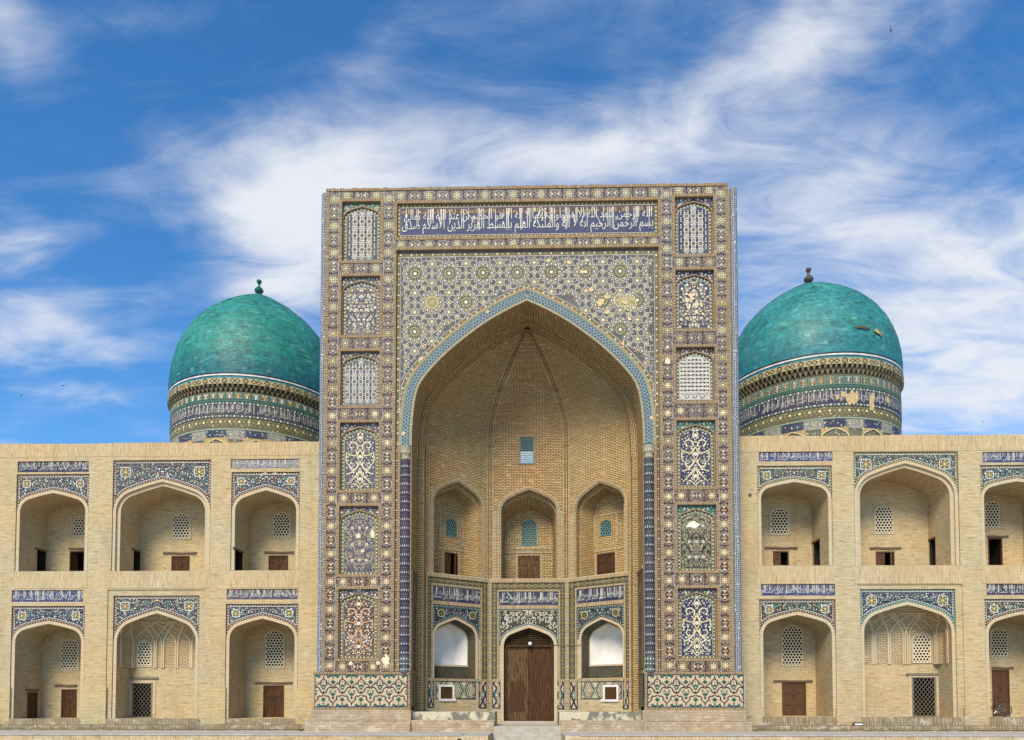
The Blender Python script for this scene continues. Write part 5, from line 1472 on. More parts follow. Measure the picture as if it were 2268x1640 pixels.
# --- strips, dotted band and column beside the opening, below the spring
for sg, ex, px0, px1, cxp in ((-1, sx0, 879, 884.5, (886, 908)), (1, sx1, 1458, 1452, (1449.5, 1427))):
    xo = ex; xi = X(cxp[0], 1200); dk = MB()
    lo, hi = min(xo, xi), max(xo, xi)
    dk.wall(FP, rectloop(lo, ZB, hi, ZSP), (), cS + .03, C('4a3b36'))
    bx0, bx1 = (hi - .13, hi) if sg < 0 else (lo, lo + .13)
    dx = (lo + bx0) / 2 if sg < 0 else (bx1 + hi) / 2
    dk.dots(FP, [(dx, ZB), (dx, ZSP)], .23, .036, cS + .036, P_['cream'], cols=[P_['cream'], P_['orange'], P_['white'], P_['orange']])
    dk.dots(FP, [(dx, ZB + .115), (dx, ZSP)], .23, .02, cS + .036, P_['pale'])
    dk.build('dotted_strip', 'tile', gate)
    b2 = MB(); b2.bar(FP, bx0, ZB, bx1, ZSP, cS + .03, .03, along='z'); b2.build('brick_strip', BR, gate)
    # three-quarter column with its vase-shaped base and capital
    ca_, cb_ = X(cxp[0], 1200), X(cxp[1], 1200); ccx = (ca_ + cb_) / 2; rc = abs(cb_ - ca_) / 2; zb_, zc_ = Z(1451), Z(1018)
    col = MB(); NV = 90
    col.lathe(ccx, .08, [(rc, zb_), (rc, zc_)], 20, 0, C('20203f') if sg < 0 else C('1d2a3c'))
    rows = int((zc_ - zb_) / .2)
    for i in range(rows):
        z_ = zb_ + (i + .5) * (zc_ - zb_) / rows
        for k in range(-3, 4):
            an = -math.pi / 2 + k * .45 + (.225 if i % 2 else 0)
            u = Vector((-math.sin(an), math.cos(an), 0)); fr = Frame(Vector((ccx + (rc + .004) * math.cos(an), .08 + (rc + .004) * math.sin(an), z_)), u)
            big = i % 2 == 0
            col.disc(fr, 0, 0, .03 if big else .022, 0, P_['pale'] if big else P_['lilac'], 6, rz=.05 if big else .03)
            if big: leaf(col, fr, 0, .06, .08, .03, math.pi / 2, -.001, P_['turq'] if sg > 0 else P_['lilac'])
    co = col.build('engaged_column', 'tile', gate)
    bs = MB(); zz0, zz1 = ZB + .0, zb_
    Hh = zz1 - zz0
    bs.lathe(ccx, .08, [(rc * 1.0, zz0), (rc * 1.05, zz0 + Hh * .1), (rc * .82, zz0 + Hh * .28), (rc * 1.06, zz0 + Hh * .66), (rc * .92, zz0 + Hh * .92), (rc * 1.02, zz1)], 18, 0, mixcol(P_['grey'], P_['turq'], .2))
    for k in range(-2, 3):
        for zf_ in (.18, .5, .78):
            an = -math.pi / 2 + k * .55; fr = Frame(Vector((ccx + rc * 1.07 * math.cos(an), .08 + rc * 1.07 * math.sin(an), zz0 + Hh * zf_)), Vector((-math.sin(an), math.cos(an), 0))); bs.disc(fr, 0, 0, .035, 0, P_['white'], 6)
    bs.build('column_base', 'tile', co)
    cpz = MB(); z0_, z1_ = zc_, Z(989); Hh = z1_ - z0_
    cpz.lathe(ccx, .08, [(rc * .92, z0_), (rc * 1.08, z0_ + Hh * .12), (rc * .85, z0_ + Hh * .25), (rc * 1.0, z0_ + Hh * .55), (rc * 1.15, z0_ + Hh * .85), (rc * 1.2, z1_)], 18, 0, mixcol(C('8a8664'), P_['pale'], .3))
    for k in range(-2, 3):
        an = -math.pi / 2 + k * .6; fr = Frame(Vector((ccx + rc * 1.16 * math.cos(an), .08 + rc * 1.16 * math.sin(an), z0_ + Hh * .6)), Vector((-math.sin(an), math.cos(an), 0))); rosette_on(cpz, fr, 0, 0, .1, .005, P_['cream'], P_['turq'], 6)
    cpz.build('capital', 'tile', co)
    # jamb between column and opening
    jx0, jx1 = (cb_, OX0) if sg < 0 else (OX1, cb_)
    jb = MB(); jb.bar(FP, min(jx0, jx1), ZB - 1.3, max(jx0, jx1), ZSP, -.1, .0, along='z'); jb.build('jamb_edge', BR, gate)
    # corner column of the block
    cxx = XL if sg < 0 else XR
    kc = MB(); r_ = .172; k_top = ZT - 0.12
    kc.lathe(cxx, .16, [(r_, ZB), (r_, k_top - .1), (r_ * .9, k_top - .03), (r_ * .5, k_top + .02), (.0, k_top + .03)], 16)
    kc.build('corner_column', 'star', gate)
# --- plinth: tile panel of square glazed bricks, stone-like base and step
def banna(mb, fr, x0, z0, x1, z1, c):
    cell = .0425; nx, nz = int((x1 - x0) / cell), 35; cw, ch = (x1 - x0) / nx, (z1 - z0) / nz
    NV_, TE, LT = C('0d1136'), C('125f5b'), C('7fb8b4')
    g = {}
    def put(col, cx_, r, v):
        if 0 <= col < nx and 0 <= r < nz: g[(col, r)] = v
    per = 20; start = int(nx / 2) % per - per
    for k in range(start, nx + per, per):
        for r in range(1, 4): put(k, 0, r, NV_)
        for sg in (-1, 1):
            put(k + sg, 0, 4, NV_)
            for r in range(5, 9): put(k + sg * 3 - (sg if r == 5 else 0), 0, r, NV_)
            for q in range(3, 7): put(k + sg * (q + .0 if False else q), 0, 9, NV_)
            put(k + sg * 7, 0, 10, NV_); put(k + sg * 8, 0, 11, NV_)
            for r in (12, 13, 14): put(k + sg * 9, 0, r, NV_)
            put(k + sg * 8, 0, 13, NV_); put(k + sg * 7, 0, 13, NV_); put(k + sg * 6, 0, 13, NV_)
            put(k + sg * 5, 0, 14, NV_); put(k + sg * 4, 0, 15, NV_)
            for r in (16, 17, 18): put(k + sg * 3 + (sg if r == 16 else 0), 0, r, NV_)
            for q in range(0, 3): put(k + sg * q, 0, 19, NV_)
            put(k + sg, 0, 22, NV_); put(k + sg * 2, 0, 23, NV_)
            for q in range(2, 6): put(k + sg * q, 0, 23, NV_)
            for r in range(24, 28): put(k + sg * 6, 0, r, NV_)
            put(k + sg * 7, 0, 28, NV_); put(k + sg * 8, 0, 29, NV_); put(k + sg * 9, 0, 30, NV_)
            for q in range(1, 4): put(k + sg * q, 0, 11 + (q == 3) * 0, TE)
            put(k + sg, 0, 12, TE); put(k + sg, 0, 14, TE); put(k + sg * 2, 0, 13, TE); put(k + sg, 0, 15, TE)
            for q in (2, 3): put(k + 10 + sg * q, 0, 17, TE)
            put(k + 10 + sg * 2, 0, 20, TE); put(k + 10 + sg * 3, 0, 19, TE); put(k + 10 + sg, 0, 21, TE); put(k + 10 + sg, 0, 22, TE); put(k + 10 + sg * 2, 0, 21, TE); put(k + 10 + sg, 0, 25, TE)
            for r0 in (7,): 
                put(k + 10 + sg, 0, r0, TE); put(k + 10 + sg * 2, 0, r0, TE); put(k + 10 + sg, 0, r0 - 1, TE); put(k + 10 + sg, 0, r0 + 1, TE)
            put(k + 10 + sg * 5, 0, 7, TE)
            put(k + sg, 0, 27, TE); put(k + sg * 2, 0, 27, TE); put(k + sg, 0, 26, TE); put(k + sg, 0, 28, TE)
            for q in (4, 5, 6): put(k + 10 + sg * q, 0, 1, TE)
            put(k + 10 + sg * 5, 0, 2, TE); put(k + 10 + sg * 4, 0, 0, TE); put(k + 10 + sg * 5, 0, 0, LT); put(k + 10 + sg * 6, 0, 0, TE)
            for q in (4, 5, 6): put(k + sg * q, 0, 33, TE)
            put(k + sg * 5, 0, 32, TE); put(k + sg * 5, 0, 34, LT); put(k + sg * 4, 0, 34, TE); put(k + sg * 6, 0, 34, TE)
            for q in (1, 2, 3): put(k + sg * q, 0, 34, TE); put(k + 10 + sg * q, 0, 0, TE)
        for r in (18, 20): put(k, 0, r, NV_)
        for r in (10, 11): put(k, 0, r, TE)
        put(k, 0, 15, TE)
        for r in (19, 20, 21, 23, 24, 25, 26): put(k + 10, 0, r, TE)
        put(k + 10, 0, 22, LT); put(k + 10, 0, 7, LT); put(k, 0, 27, LT)
        for r in (5, 6, 8, 9, 2, 1, 3): put(k + 10, 0, r, TE)
        for r in (25, 26, 28, 29, 31, 32, 33): put(k, 0, r, TE)
        for r in range(31, 34): put(k + 10, 0, r, NV_)
        put(k, 0, 7, TE)
    for (cl, r), v in g.items():
        xx, zz = x0 + cl * cw, z1 - (r + 1) * ch
        mb.face([fr.p(xx - .007, zz - .007, c), fr.p(xx + cw + .007, zz - .007, c), fr.p(xx + cw + .007, zz + ch + .007, c), fr.p(xx - .007, zz + ch + .007, c)], v)


PL0 = Z(1567)
for sg, pa, pb_ in ((-1, 694.5, 903.5), (1, 1433, 1650)):
    x0, x1 = X(pa, 1530), X(pb_, 1530); xin = OX0 if sg < 0 else OX1
    if sg < 0: x1 = xin
    else: x0 = xin
    zt_ = ZB + .0; z1_ = Z(1494.5); z0_ = PL0
    pm = MB(); pm.box(x0, -.03, Z(1573) - .02, x1, 1.0, zt_ - .002); pm.build('plinth_core', 'base', gate)
    tl = MB(); fr = Frame((0, -.034, 0), (1, 0, 0)); t0, t1 = x0 + (.06 if sg < 0 else .12), x1 - (.12 if sg < 0 else .06)
    tl.wall(fr, rectloop(t0, z0_, t1, z1_), (), .004, C('141a44')); tl.wall(fr, rectloop(t0 + .04, z0_ + .04, t1 - .04, z1_ - .04), (), .008, C('b9a686'))
    banna(tl, fr, t0 + .045, z0_ + .045, t1 - .045, z1_ - .045, .012)
    tl.build('plinth_tilework', 'tile_clean', gate)
    bx = MB(); bx.bar(fr, x0 - .02, z1_ + .002, x1, zt_ + .03, 0, .03); bx.bar(fr, x0 - .02, z0_ - .13, x1, z0_ - .003, 0, .015)
    bx.bar(fr, t1 + .002 if sg < 0 else x0, z0_, x1 if sg < 0 else t0 - .002, z1_, 0, .014, along='z'); bx.build('plinth_brick_edge', BR, gate)
    b2 = MB(); zA, zBv = Z(1597), Z(1573)
    b2.box(x0 - .1, -.10, zA, x1 + .04 * (1 if sg < 0 else 0), 1.0, zBv - .03)
    b2.face([(x0 - .1, -.1, zBv - .03), (x1, -.1, zBv - .03), (x1, -.03, zBv), (x0 - .1, -.03, zBv)])
    b2.build('plinth_base', 'base', gate)
    b3 = MB(); xa_, xb_ = (X(678.5, 1610), X(910.5, 1610)) if sg < 0 else (X(1424, 1610), X(1662, 1610))
    b3.box(xa_, -.30, 0, xb_, 1.0, zA - .01); b3.build('plinth_step', 'base', gate)
# --- sides, top and back of the block
DB = 6.7
sb = MB(); xa_, xb_ = XL - .1, XR + .1
for xe in (xa_, xb_): sb.face([(xe, .2, 0), (xe, DB, 0), (xe, DB, ZT - .15), (xe, .2, ZT - .15)])
sb.face([(xa_, .7, ZT - .15), (xb_, .7, ZT - .15), (xb_, DB, ZT - .15), (xa_, DB, ZT - .15)])
FB = Frame((0, DB, 0), (1, 0, 0)); sb.wall(FB, rectloop(xa_, 0, xb_, ZT - .15), [rectloop(-1.3, 13.6, 1.3, 15.08)], 0)
sb.face([FP.p(XL, ZB, -.16), FP.p(LX['out'], ZB, -.16), FP.p(LX['out'], ZT - .2, -.16), FP.p(XL, ZT - .2, -.16)]); sb.face([FP.p(RX['out'], ZB, -.16), FP.p(XR, ZB, -.16), FP.p(XR, ZT - .2, -.16), FP.p(RX['out'], ZT - .2, -.16)])
sb.build('rear_wall', 'buff', gate)


# ================================================================== INSIDE THE GREAT ARCH
Y1, Y2, Y3 = 1.8, 2.3, 4.5
F1, F2, F3 = F(Y1), F(Y2), F(Y3)
H2 = (F2.hit(1397, 1100)[0] - F2.hit(943, 1100)[0]) / 2; A2 = (F2.hit(1397, 1100)[0] + F2.hit(943, 1100)[0]) / 2
AX2 = (AX + A2) / 2
b0x, b1x = F3.hit(1084, 1200)[0], F3.hit(1256, 1200)[0]
ZF = 0.24                                        # floor at the door
ZL = F3.hit(1170, 1285)[1]                       # ledge between the two storeys
TOP = ZAP - 0.12
# side walls and the barrel in front
wl = MB()
prof1 = great_arch(AX, ZSP, HW, ZAP - ZSP)
wl.rim(FP, prof1, -.1, -Y1, False, across=True, mat=0)
prof2 = [(AX2 + (q[0] - AX) * (H2 / HW), ZSP + (q[1] - ZSP) * (TOP - ZSP) / (ZAP - ZSP)) for q in prof1]
wl.strip(FP, prof2, prof1, -Y1)
wl.rim(FP, prof2, -Y1, -Y2, False, across=True)
wl.strip(FP, [(q[0] * 1, q[1]) for q in offset(prof1, -.0)], offset(prof1, -.07), -Y1 + .03); wl.rim(FP, offset(prof1, -.07), -Y1 + .03, -Y1, False)
wl.build('barrel_vault', 'iwan', gate)
frL = Frame((OX0, 0.1, 0), (0, 1, 0)); frR = Frame((OX1, Y1, 0), (0, -1, 0)); fr2L = Frame((A2 - H2, Y1, 0), (0, 1, 0)); fr2R = Frame((A2 + H2, Y2, 0), (0, -1, 0))
for f1_, f2_, xa, xb in ((frL, fr2L, OX0, A2 - H2), (frR, fr2R, A2 + H2, OX1)):
    swl = MB(); swl.wall(f1_, rectloop(0, 0, Y1 - .1, ZSP)); swl.wall(f2_, rectloop(0, 0, Y2 - Y1, ZSP)); swl.wall(F1, rectloop(xa, 0, xb, ZSP)); swl.build('side_wall', 'iwan', gate)
for f_, L in ((frL, Y1 - .1), (frR, Y1 - .1)):   # tiled lower part of the side walls
    m = MB(); zb_, zt_ = ZB + .1, ZL - .2
    m.wall(f_, rectloop(.08, zb_, L - .08, zt_), (), .02, C('4a4030')); ar = pointed(L / 2, zt_ - 1.75, L / 2 - .3, 1.25, 6); lo_ = opening(.3, L - .3, zb_ + .12, ar)
    m.wall(f_, lo_, (), .026, C('3f4230')); m.stroke(f_, lo_, .07, .03, P_['cream']); m.stroke(f_, rectloop(.08, zb_, L - .08, zt_), .05, .03, P_['cream'], True)
    flowers(m, f_, lo_, L / 2, 5, .032, .17, [P_['olive'], P_['yellow'], P_['pale']], [P_['green'], P_['teal'], P_['brown']], P_['olive'], r=.035, margin=.05)
    m.build('side_tilework', 'tile', gate)
    m = MB(); m.wall(f_, rectloop(.06, Z(1566), L - .06, ZB - .02), (), .02, C('5b543c'))
    for i in range(14):
        for j in range(20):
            if (i + j) % 3 == 0: m.disc(f_, .12 + i * (L - .24) / 13, Z(1566) + .07 + j * .075, .03, .024, C('262417') if (i * j) % 2 else P_['cream'], 4)
    m.build('side_tilework', 'tile', gate)
    m = MB(); m.bar(f_, .02, ZB - .02, L - .02, ZB + .1, 0, .05); m.bar(f_, .02, ZL - .2, L, ZL - .05, 0, .06); m.bar(f_, 0, ZF, .07, ZL - .2, 0, .04, along='z'); m.build('brick_strip', BR, gate)
# half-octagon: three walls that run up into the half dome
plan = [(A2 - H2, Y2), (b0x, Y3), (b1x, Y3), (A2 + H2, Y2)]
apex = (AX2, Y2)
ZV = ZSP + .31 * (TOP - ZSP)                     # the walls stand upright to here
fac = []
for i in range(3):
    a, b = Vector((*plan[i], 0)), Vector((*plan[i + 1], 0)); fac.append((Frame(a, b - a), (b - a).length))
def upper(i):
    return 'iwan_red' if i == 1 else 'iwan'
vmb = [MB(), MB(), MB()]
NV = 22
vs = [tabw(.31 + .69 * k / NV) / tabw(.31) for k in range(NV + 1)]
for i in range(3):
    for k in range(NV):
        z0_, z1_ = ZV + (TOP - ZV) * k / NV, ZV + (TOP - ZV) * (k + 1) / NV
        P = []
        for pp, s_, z_ in ((plan[i], vs[k], z0_), (plan[i + 1], vs[k], z0_), (plan[i + 1], vs[k + 1], z1_), (plan[i], vs[k + 1], z1_)):
            P.append((apex[0] + (pp[0] - apex[0]) * s_, apex[1] + (pp[1] - apex[1]) * s_, z_))
        L = fac[i][1]; arc = ZV + k * .36
        vmb[i].face(P, uv=[(L / 2 - L / 2 * vs[k], arc), (L / 2 + L / 2 * vs[k], arc), (L / 2 + L / 2 * vs[k + 1], arc + .36), (L / 2 - L / 2 * vs[k + 1], arc + .36)])
for i in range(3): vmb[i].build('vault_shell', upper(i), gate)
# ribs: paired rolls between the shells
def rib(pp, dirv, wdt):
    m = MB(); d = Vector((*dirv, 0)).normalized(); inn_ = (Vector((apex[0], apex[1], 0)) - Vector((*pp, 0))).normalized()
    path = [(1.0, ZL + .02), (1.0, ZV)] + [(vs[k], ZV + (TOP - ZV) * k / NV) for k in range(1, NV + 1)]
    for off, ww, lift in ((-wdt, .07, .06), (0.0, .06, .045), (wdt, .07, .06)):
        for (s0, z0_), (s1, z1_) in zip(path, path[1:]):
            def P(s_, z_, o_, l_):
                base_ = Vector((apex[0] + (pp[0] - apex[0]) * s_, apex[1] + (pp[1] - apex[1]) * s_, z_)); k_ = min(1, s_ * 1.4 + .25)
                return base_ + d * (o_ * k_) + inn_ * l_ - Vector((0, 0, l_ * .5 * (1 - s_)))
            o0, o1 = off - ww / 2, off + ww / 2
            m.face([P(s0, z0_, o0, lift), P(s0, z0_, o1, lift), P(s1, z1_, o1, lift), P(s1, z1_, o0, lift)], uv=[(z0_, .1), (z0_, .2), (z1_, .2), (z1_, .1)])
            for o_ in (o0, o1): m.face([P(s0, z0_, o_, -.05), P(s0, z0_, o_, lift), P(s1, z1_, o_, lift), P(s1, z1_, o_, -.05)], uv=[(z0_, .1), (z0_, .2), (z1_, .2), (z1_, .1)])
    ro = m.build('vault_rib', 'rib', gate); jm = MB()
    for off in (-wdt * .5, wdt * .5, -wdt * 1.5, wdt * 1.5):  # dark strips along the joints, painting in the shadow between the rolls
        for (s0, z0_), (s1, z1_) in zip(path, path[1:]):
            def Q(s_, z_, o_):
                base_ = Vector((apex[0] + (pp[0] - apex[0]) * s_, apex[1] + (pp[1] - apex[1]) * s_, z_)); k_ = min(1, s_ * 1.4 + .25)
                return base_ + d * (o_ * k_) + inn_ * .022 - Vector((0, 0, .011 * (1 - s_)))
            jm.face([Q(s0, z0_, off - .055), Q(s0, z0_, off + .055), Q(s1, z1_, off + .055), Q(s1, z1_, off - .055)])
    jm.build('rib_joint_shade', 'joint_shade', ro)['kind'] = 'stuff'
    return ro
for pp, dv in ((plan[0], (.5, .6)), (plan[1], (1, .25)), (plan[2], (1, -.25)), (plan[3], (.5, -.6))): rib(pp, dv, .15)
m = MB(); m.disc(Frame((AX2, Y2 + .02, TOP - .05), (1, 0, 0), (0, .3, 1)), 0, -.05, .22, .12, (.02, .015, .01), 8, rz=.1); m.build('smoke_hole', 'room', gate)


def rimpanel(par, fr, i):
    pass


def tiled_facet(i, spec):
    """lower storey: tile border, inscription, spandrel over an arch, lower diamond panels"""
    fr, L = fac[i]
    h = lambda px, py: fr.hit(px, py)
    c3 = lambda cx, cy: (903.6 + .23436 * cx, 1266.8 + .23436 * cy)     # measured on an enlargement of this part
    A = lambda cx: h(*c3(cx, 700))[0]
    Bz = lambda cy, cx=spec['mid']: h(*c3(cx, cy))[1]
    fx0, fx1 = A(spec['frame'][0]), A(spec['frame'][1])           # brick frame outer edges
    zt = ZL - .12
    fwid = .095
    ins0, ins1 = Bz(spec['ins'][1]), Bz(spec['ins'][0]); zfr = Bz(spec['ftop'])
    spz0, spt = Bz(spec['spring']), Bz(spec['sptop'])
    ox0, ox1 = A(spec['op'][0]), A(spec['op'][1]); ap = Bz(spec['apex']); ofl = Bz(spec['floor'])
    d0, d1 = Bz(spec['dia'][1]), Bz(spec['dia'][0])
    hol = []
    arch = pointed((ox0 + ox1) / 2, spz0, (ox1 - ox0) / 2, ap - spz0, 8); loop = opening(ox0, ox1, ofl, arch)
    w = MB(); w.wall(fr, rectloop(0, ZF - .2, L, zt), [loop] if not spec.get('niche') else [loop], 0.0)
    w.build('facet_wall', 'buff', gate)
    # border of olive tile
    m = MB(); bw0, bw1 = fx0, fx1
    zb_ = d1 + .14
    m.wall(fr, [(.12, zb_), (.12, zt - .02), (L - .12, zt - .02), (L - .12, zb_), (bw1, zb_), (bw1, zfr), (bw0, zfr), (bw0, zb_)], (), .012)
    fb = m.build('olive_tile_border', 'olive_tile', gate)
    fl = MB(); Rr = random.Random(i + 40)
    for (x0, z0, x1, z1) in ((.12, zb_, bw0, zt), (bw1, zb_, L - .12, zt), (bw0, zfr, bw1, zt)):
        hor = (x1 - x0) > (z1 - z0); LL = max(x1 - x0, z1 - z0); wd = min(x1 - x0, z1 - z0); n = max(1, int(LL / .36))
        for k in range(n):
            q = (k + .5) * LL / n; x, z = (x0 + q, (z0 + z1) / 2) if hor else ((x0 + x1) / 2, z0 + q)
            r_ = min(wd * .42, .15); rosette_on(fl, fr, x, z, r_, .018, mixcol(P_['yellow'], P_['olive'], .45), P_['brown'] if k % 2 else P_['green'], 6, .3, C('3b3a26')); 
            for sg in (-1, 1): fl.disc(fr, x + (0 if not hor else sg * .16), z + (sg * .16 if not hor else 0), .025, .018, P_['pale'], 5)
    fl.build('border_blossoms', 'tile', fb)['kind'] = 'stuff'
    # brick frames
    b = MB(); b.bar(fr, .0, ZF, .12, zt - .02, 0, .045, along='z'); b.bar(fr, L - .12, ZF, L, zt - .02, 0, .045, along='z'); b.bar(fr, 0, zt - .02, L, ZL + .03, 0, .06)
    b.bar(fr, fx0, d0, fx0 + fwid, zfr, 0, .05, along='z'); b.bar(fr, fx1 - fwid, d0, fx1, zfr, 0, .05, along='z')
    b.bar(fr, fx0 + fwid, zfr - fwid, fx1 - fwid, zfr, 0, .05); b.bar(fr, fx0 + fwid, spt, fx1 - fwid, ins0, 0, .05)
    b.bar(fr, .15, d1, L - .15, d1 + .13, 0, .03) if spec.get('niche') else (b.bar(fr, .15, d1, ox0 - .1, d1 + .13, 0, .03), b.bar(fr, ox1 + .1, d1, L - .15, d1 + .13, 0, .03))
    b.build('brick_frames', 'head_pale', gate)
    inscription(gate, fr, fx0 + fwid, ins0, fx1 - fwid, ins1, .015, 'navy', HADITH, 2.6, seed=i, kufic=False)
    s = MB(); ao = offset(arch, spec['band'])
    sx0_, sx1_ = min(fx0 + fwid, ao[0][0]) , max(fx1 - fwid, ao[-1][0])
    sx0_, sx1_ = fx0 + fwid, fx1 - fwid
    aoc = [q for q in ao if sx0_ < q[0] < sx1_ and q[1] >= spz0]
    if i == 1:
        poly = [(sx0_, spz0), (sx0_, spt), (sx1_, spt), (sx1_, spz0)] + aoc[::-1]
        s.wall(fr, poly, (), .012, P_['teal']); cx = (sx0_ + sx1_) / 2
        inn_ = [(sx0_ + .06, aoc[0][1] + .2), (sx0_ + .06, spt - .06), (sx1_ - .06, spt - .06), (sx1_ - .06, aoc[-1][1] + .2)] + [q for q in offset(ao, .07)[::-1] if sx0_ + .07 < q[0] < sx1_ - .07 and q[1] > aoc[0][1] + .2]
        s.wall(fr, inn_, (), .016, P_['dark']); s.stroke(fr, inn_, .025, .02, P_['pale'], True)
        flowers(s, fr, inn_, cx, 77, .02, .24, [P_['white'], P_['cream']], [P_['cream'], P_['green'], P_['pale']], P_['white'], r=.03, margin=.02, thin=1.3)
        Rr = random.Random(5)
        for k in range(16):
            u, v = Rr.uniform(.1, .95) * (sx1_ - cx), Rr.uniform(.15, .9) * (spt - spz0) + spz0; r_, a_ = Rr.uniform(.12, .2), Rr.uniform(0, 6)
            for sg in (-1, 1):
                pts = scroll(cx + sg * u, v, r_, .9, a_ if sg > 0 else math.pi - a_, sg, 12)
                if all(clear(inn_, *q, .02) for q in pts): s.stroke(fr, pts, .022, .027, P_['cream'] if k % 3 else P_['white'])
        s.build('spandrel_tilework', 'tile', gate)
    else:
        spandrel(s, fr, sx0_, sx1_, spz0, spt, aoc, .012, 'ink', 60 + i, edge='dark', line='turq', medal=False, step=.16, r=.026, cols=[P_['white'], P_['pale'], P_['cream'], P_['olive']], scroll_col=mixcol(P_['turq'], P_['pale'], .3))
        for sg in (-1, 1):
            x_, z_ = (sx0_ + sx1_) / 2 + sg * (sx1_ - sx0_) * .33, spt - .42
            s.disc(fr, x_, z_, .2, .03, P_['cream'], 14); s.disc(fr, x_, z_, .17, .034, C('33421c'), 14); flowers(s, fr, [(x_ + .16 * math.cos(k), z_ + .16 * math.sin(k)) for k in (0, .9, 1.8, 2.7, 3.6, 4.5, 5.4)], x_, 9, .038, .09, [P_['yellow']], [P_['green']], P_['olive'], r=.02, margin=.01)
        s.build('spandrel_tilework', 'tile', gate)
    av = MB(); o2 = offset(loop, spec['band']); o2[0] = (o2[0][0], ofl); o2[-1] = (o2[-1][0], ofl)
    av.strip(fr, loop, o2, .045); av.rim(fr, o2, 0, .045, False); av.rim(fr, loop, .045, -.02, False); av.build('archivolt', 'arch', gate)
    # diamond panels in square brick technique
    def diamonds(x0, z0, x1, z1, kind, c=.02):
        mb = MB(); mb.wall(fr, rectloop(x0, z0, x1, z1), (), c, C('12163c')); g = .05; mb.wall(fr, rectloop(x0 + g, z0 + g, x1 - g, z1 - g), (), c + .004, C('b9a98a'))
        W_, H_ = x1 - x0 - 2 * g, z1 - z0 - 2 * g; cell = .03 if kind == 'tall' else .045; nx, nz = max(3, int(W_ / cell)), max(3, int(H_ / cell)); cw, ch = W_ / nx, H_ / nz
        for a in range(nx):
            for bq in range(nz):
                u, v = (a + .5) / nx, (bq + .5) / nz; col = None
                if kind == 'tall':
                    q = abs(v - .5) * 2; d = abs(abs(u - .5) * 2 - (1 - abs(1 - 2 * q) if True else 0)); k_ = abs((u - .5) * W_) + abs((v - .5) * H_ * .62)
                    zz = (v * 4) % 2; tri = zz if zz < 1 else 2 - zz
                    if abs(abs(u - .5) * 2 - (1 - tri)) < .30: col = C('0f1236')
                    elif k_ < .11 and k_ > .045: col = C('2f8a80')
                    elif k_ <= .045: col = C('b8c6bd')
                else:
                    uu = (u * W_ / .78) % 1; k_ = abs(uu - .5) * .78 + abs(v - .5) * H_ * .55
                    if .30 < k_ < .37: col = C('15193f')
                    elif .19 < k_ < .24: col = C('55613a')
                    elif .07 < k_ < .11: col = C('1f6a66')
                    elif k_ > .40 and k_ < .45: col = C('2f8a80')
                if col: xx, zz_ = x0 + g + a * cw, z0 + g + bq * ch; mb.face([fr.p(xx, zz_, c + .008), fr.p(xx + cw, zz_, c + .008), fr.p(xx + cw, zz_ + ch, c + .008), fr.p(xx, zz_ + ch, c + .008)], col)
        mb.build('diamond_tilework', 'tile_clean', gate)
    for x0c, x1c, zt_c, zb_c in spec['tall']: diamonds(max(A(x0c), .16), Bz(zb_c, x0c), min(A(x1c), L - .16), Bz(zt_c, x0c), 'tall')
    return fr, L, loop, dict(A=A, Bz=Bz, diamonds=diamonds, ofl=ofl, arch=arch, ap=ap, spz=spz0)


# back wall with the door
fr, L, loop, q = tiled_facet(1, dict(mid=1140, frame=(842, 1440), ftop=170, ins=(190, 318), sptop=352, spring=700, apex=530, op=(905, 1380), floor=1412, band=.16, dia=(1040, 1290), tall=[(778, 876, 1038, 1290), (1400, 1498, 1038, 1300)]))
A, Bz = q['A'], q['Bz']
dm = MB(); D_ = .45; dm.rim(fr, loop, -.02, -D_, False, across=True); dm.face([fr.p(loop[0][0], q['ofl'], .045), fr.p(loop[-1][0], q['ofl'], .045), fr.p(loop[-1][0], q['ofl'], -1), fr.p(loop[0][0], q['ofl'], -1)])
dm.box(loop[0][0] - .1, -.1, ZF - .05, loop[-1][0] + .1, .3, q['ofl'] - .002, fr=fr); dm.build('door_recess', 'stone', gate)
fd = fr.back(.28)
x0, x1 = loop[0][0] + .03, loop[-1][0] - .03; zd0 = q['ofl'] + .01; zd1 = fd.hit(1170, 1266.8 + .23436 * 712)[1]
dr = MB(); f_ = .13
dr.box(x0, -.06, zd0, x0 + f_, .12, zd1 + .08, fr=fd); dr.box(x1 - f_, -.06, zd0, x1, .12, zd1 + .08, fr=fd); dr.box(x0, -.08, zd1, x1, .12, zd1 + .1, fr=fd)
inner = offset(q['arch'], -.04); o2 = offset(q['arch'], -.13); top = [p_ for p_ in inner if p_[1] > zd1 + .1]; 
dr.strip(fd, o2, inner, .04); dr.rim(fd, o2, .04, -.1, False)
room(dr, fd.back(.14), x0 - .1, zd0, x1 + .1, q['ap'] + .1, .8, 1)
dr.box(x0 + f_, -.02, zd0 - .02, x1 - f_, .2, zd0 + .03, fr=fd)
door_o = dr.build('door', ['wood', 'room'], gate)
tr = MB(); lp2 = [(o2[0][0], zd1 + .1)] + [p_ for p_ in o2 if p_[1] > zd1 + .1] + [(o2[-1][0], zd1 + .1)]     # turned-spindle screen above the doors
xs0, xs1 = x0 + .1, x1 - .1; st = .085
n = int((xs1 - xs0) / st)
for k in range(n + 1):
    x = xs0 + k * st
    col = [zd1 + .1 + j * .02 for j in range(80) if inside(lp2, x, zd1 + .1 + j * .02 + .001)]
    if col: tr.tube(fd.p(x, col[0], -.03), fd.p(x, col[-1] + .02, -.03), .011, 5, cap=False)
    for j in range(12):
        z_ = zd1 + .16 + j * .11
        if inside(lp2, x, z_) : tr.tube(fd.p(x, z_ - .022, -.03), fd.p(x, z_ + .022, -.03), .026, 6)
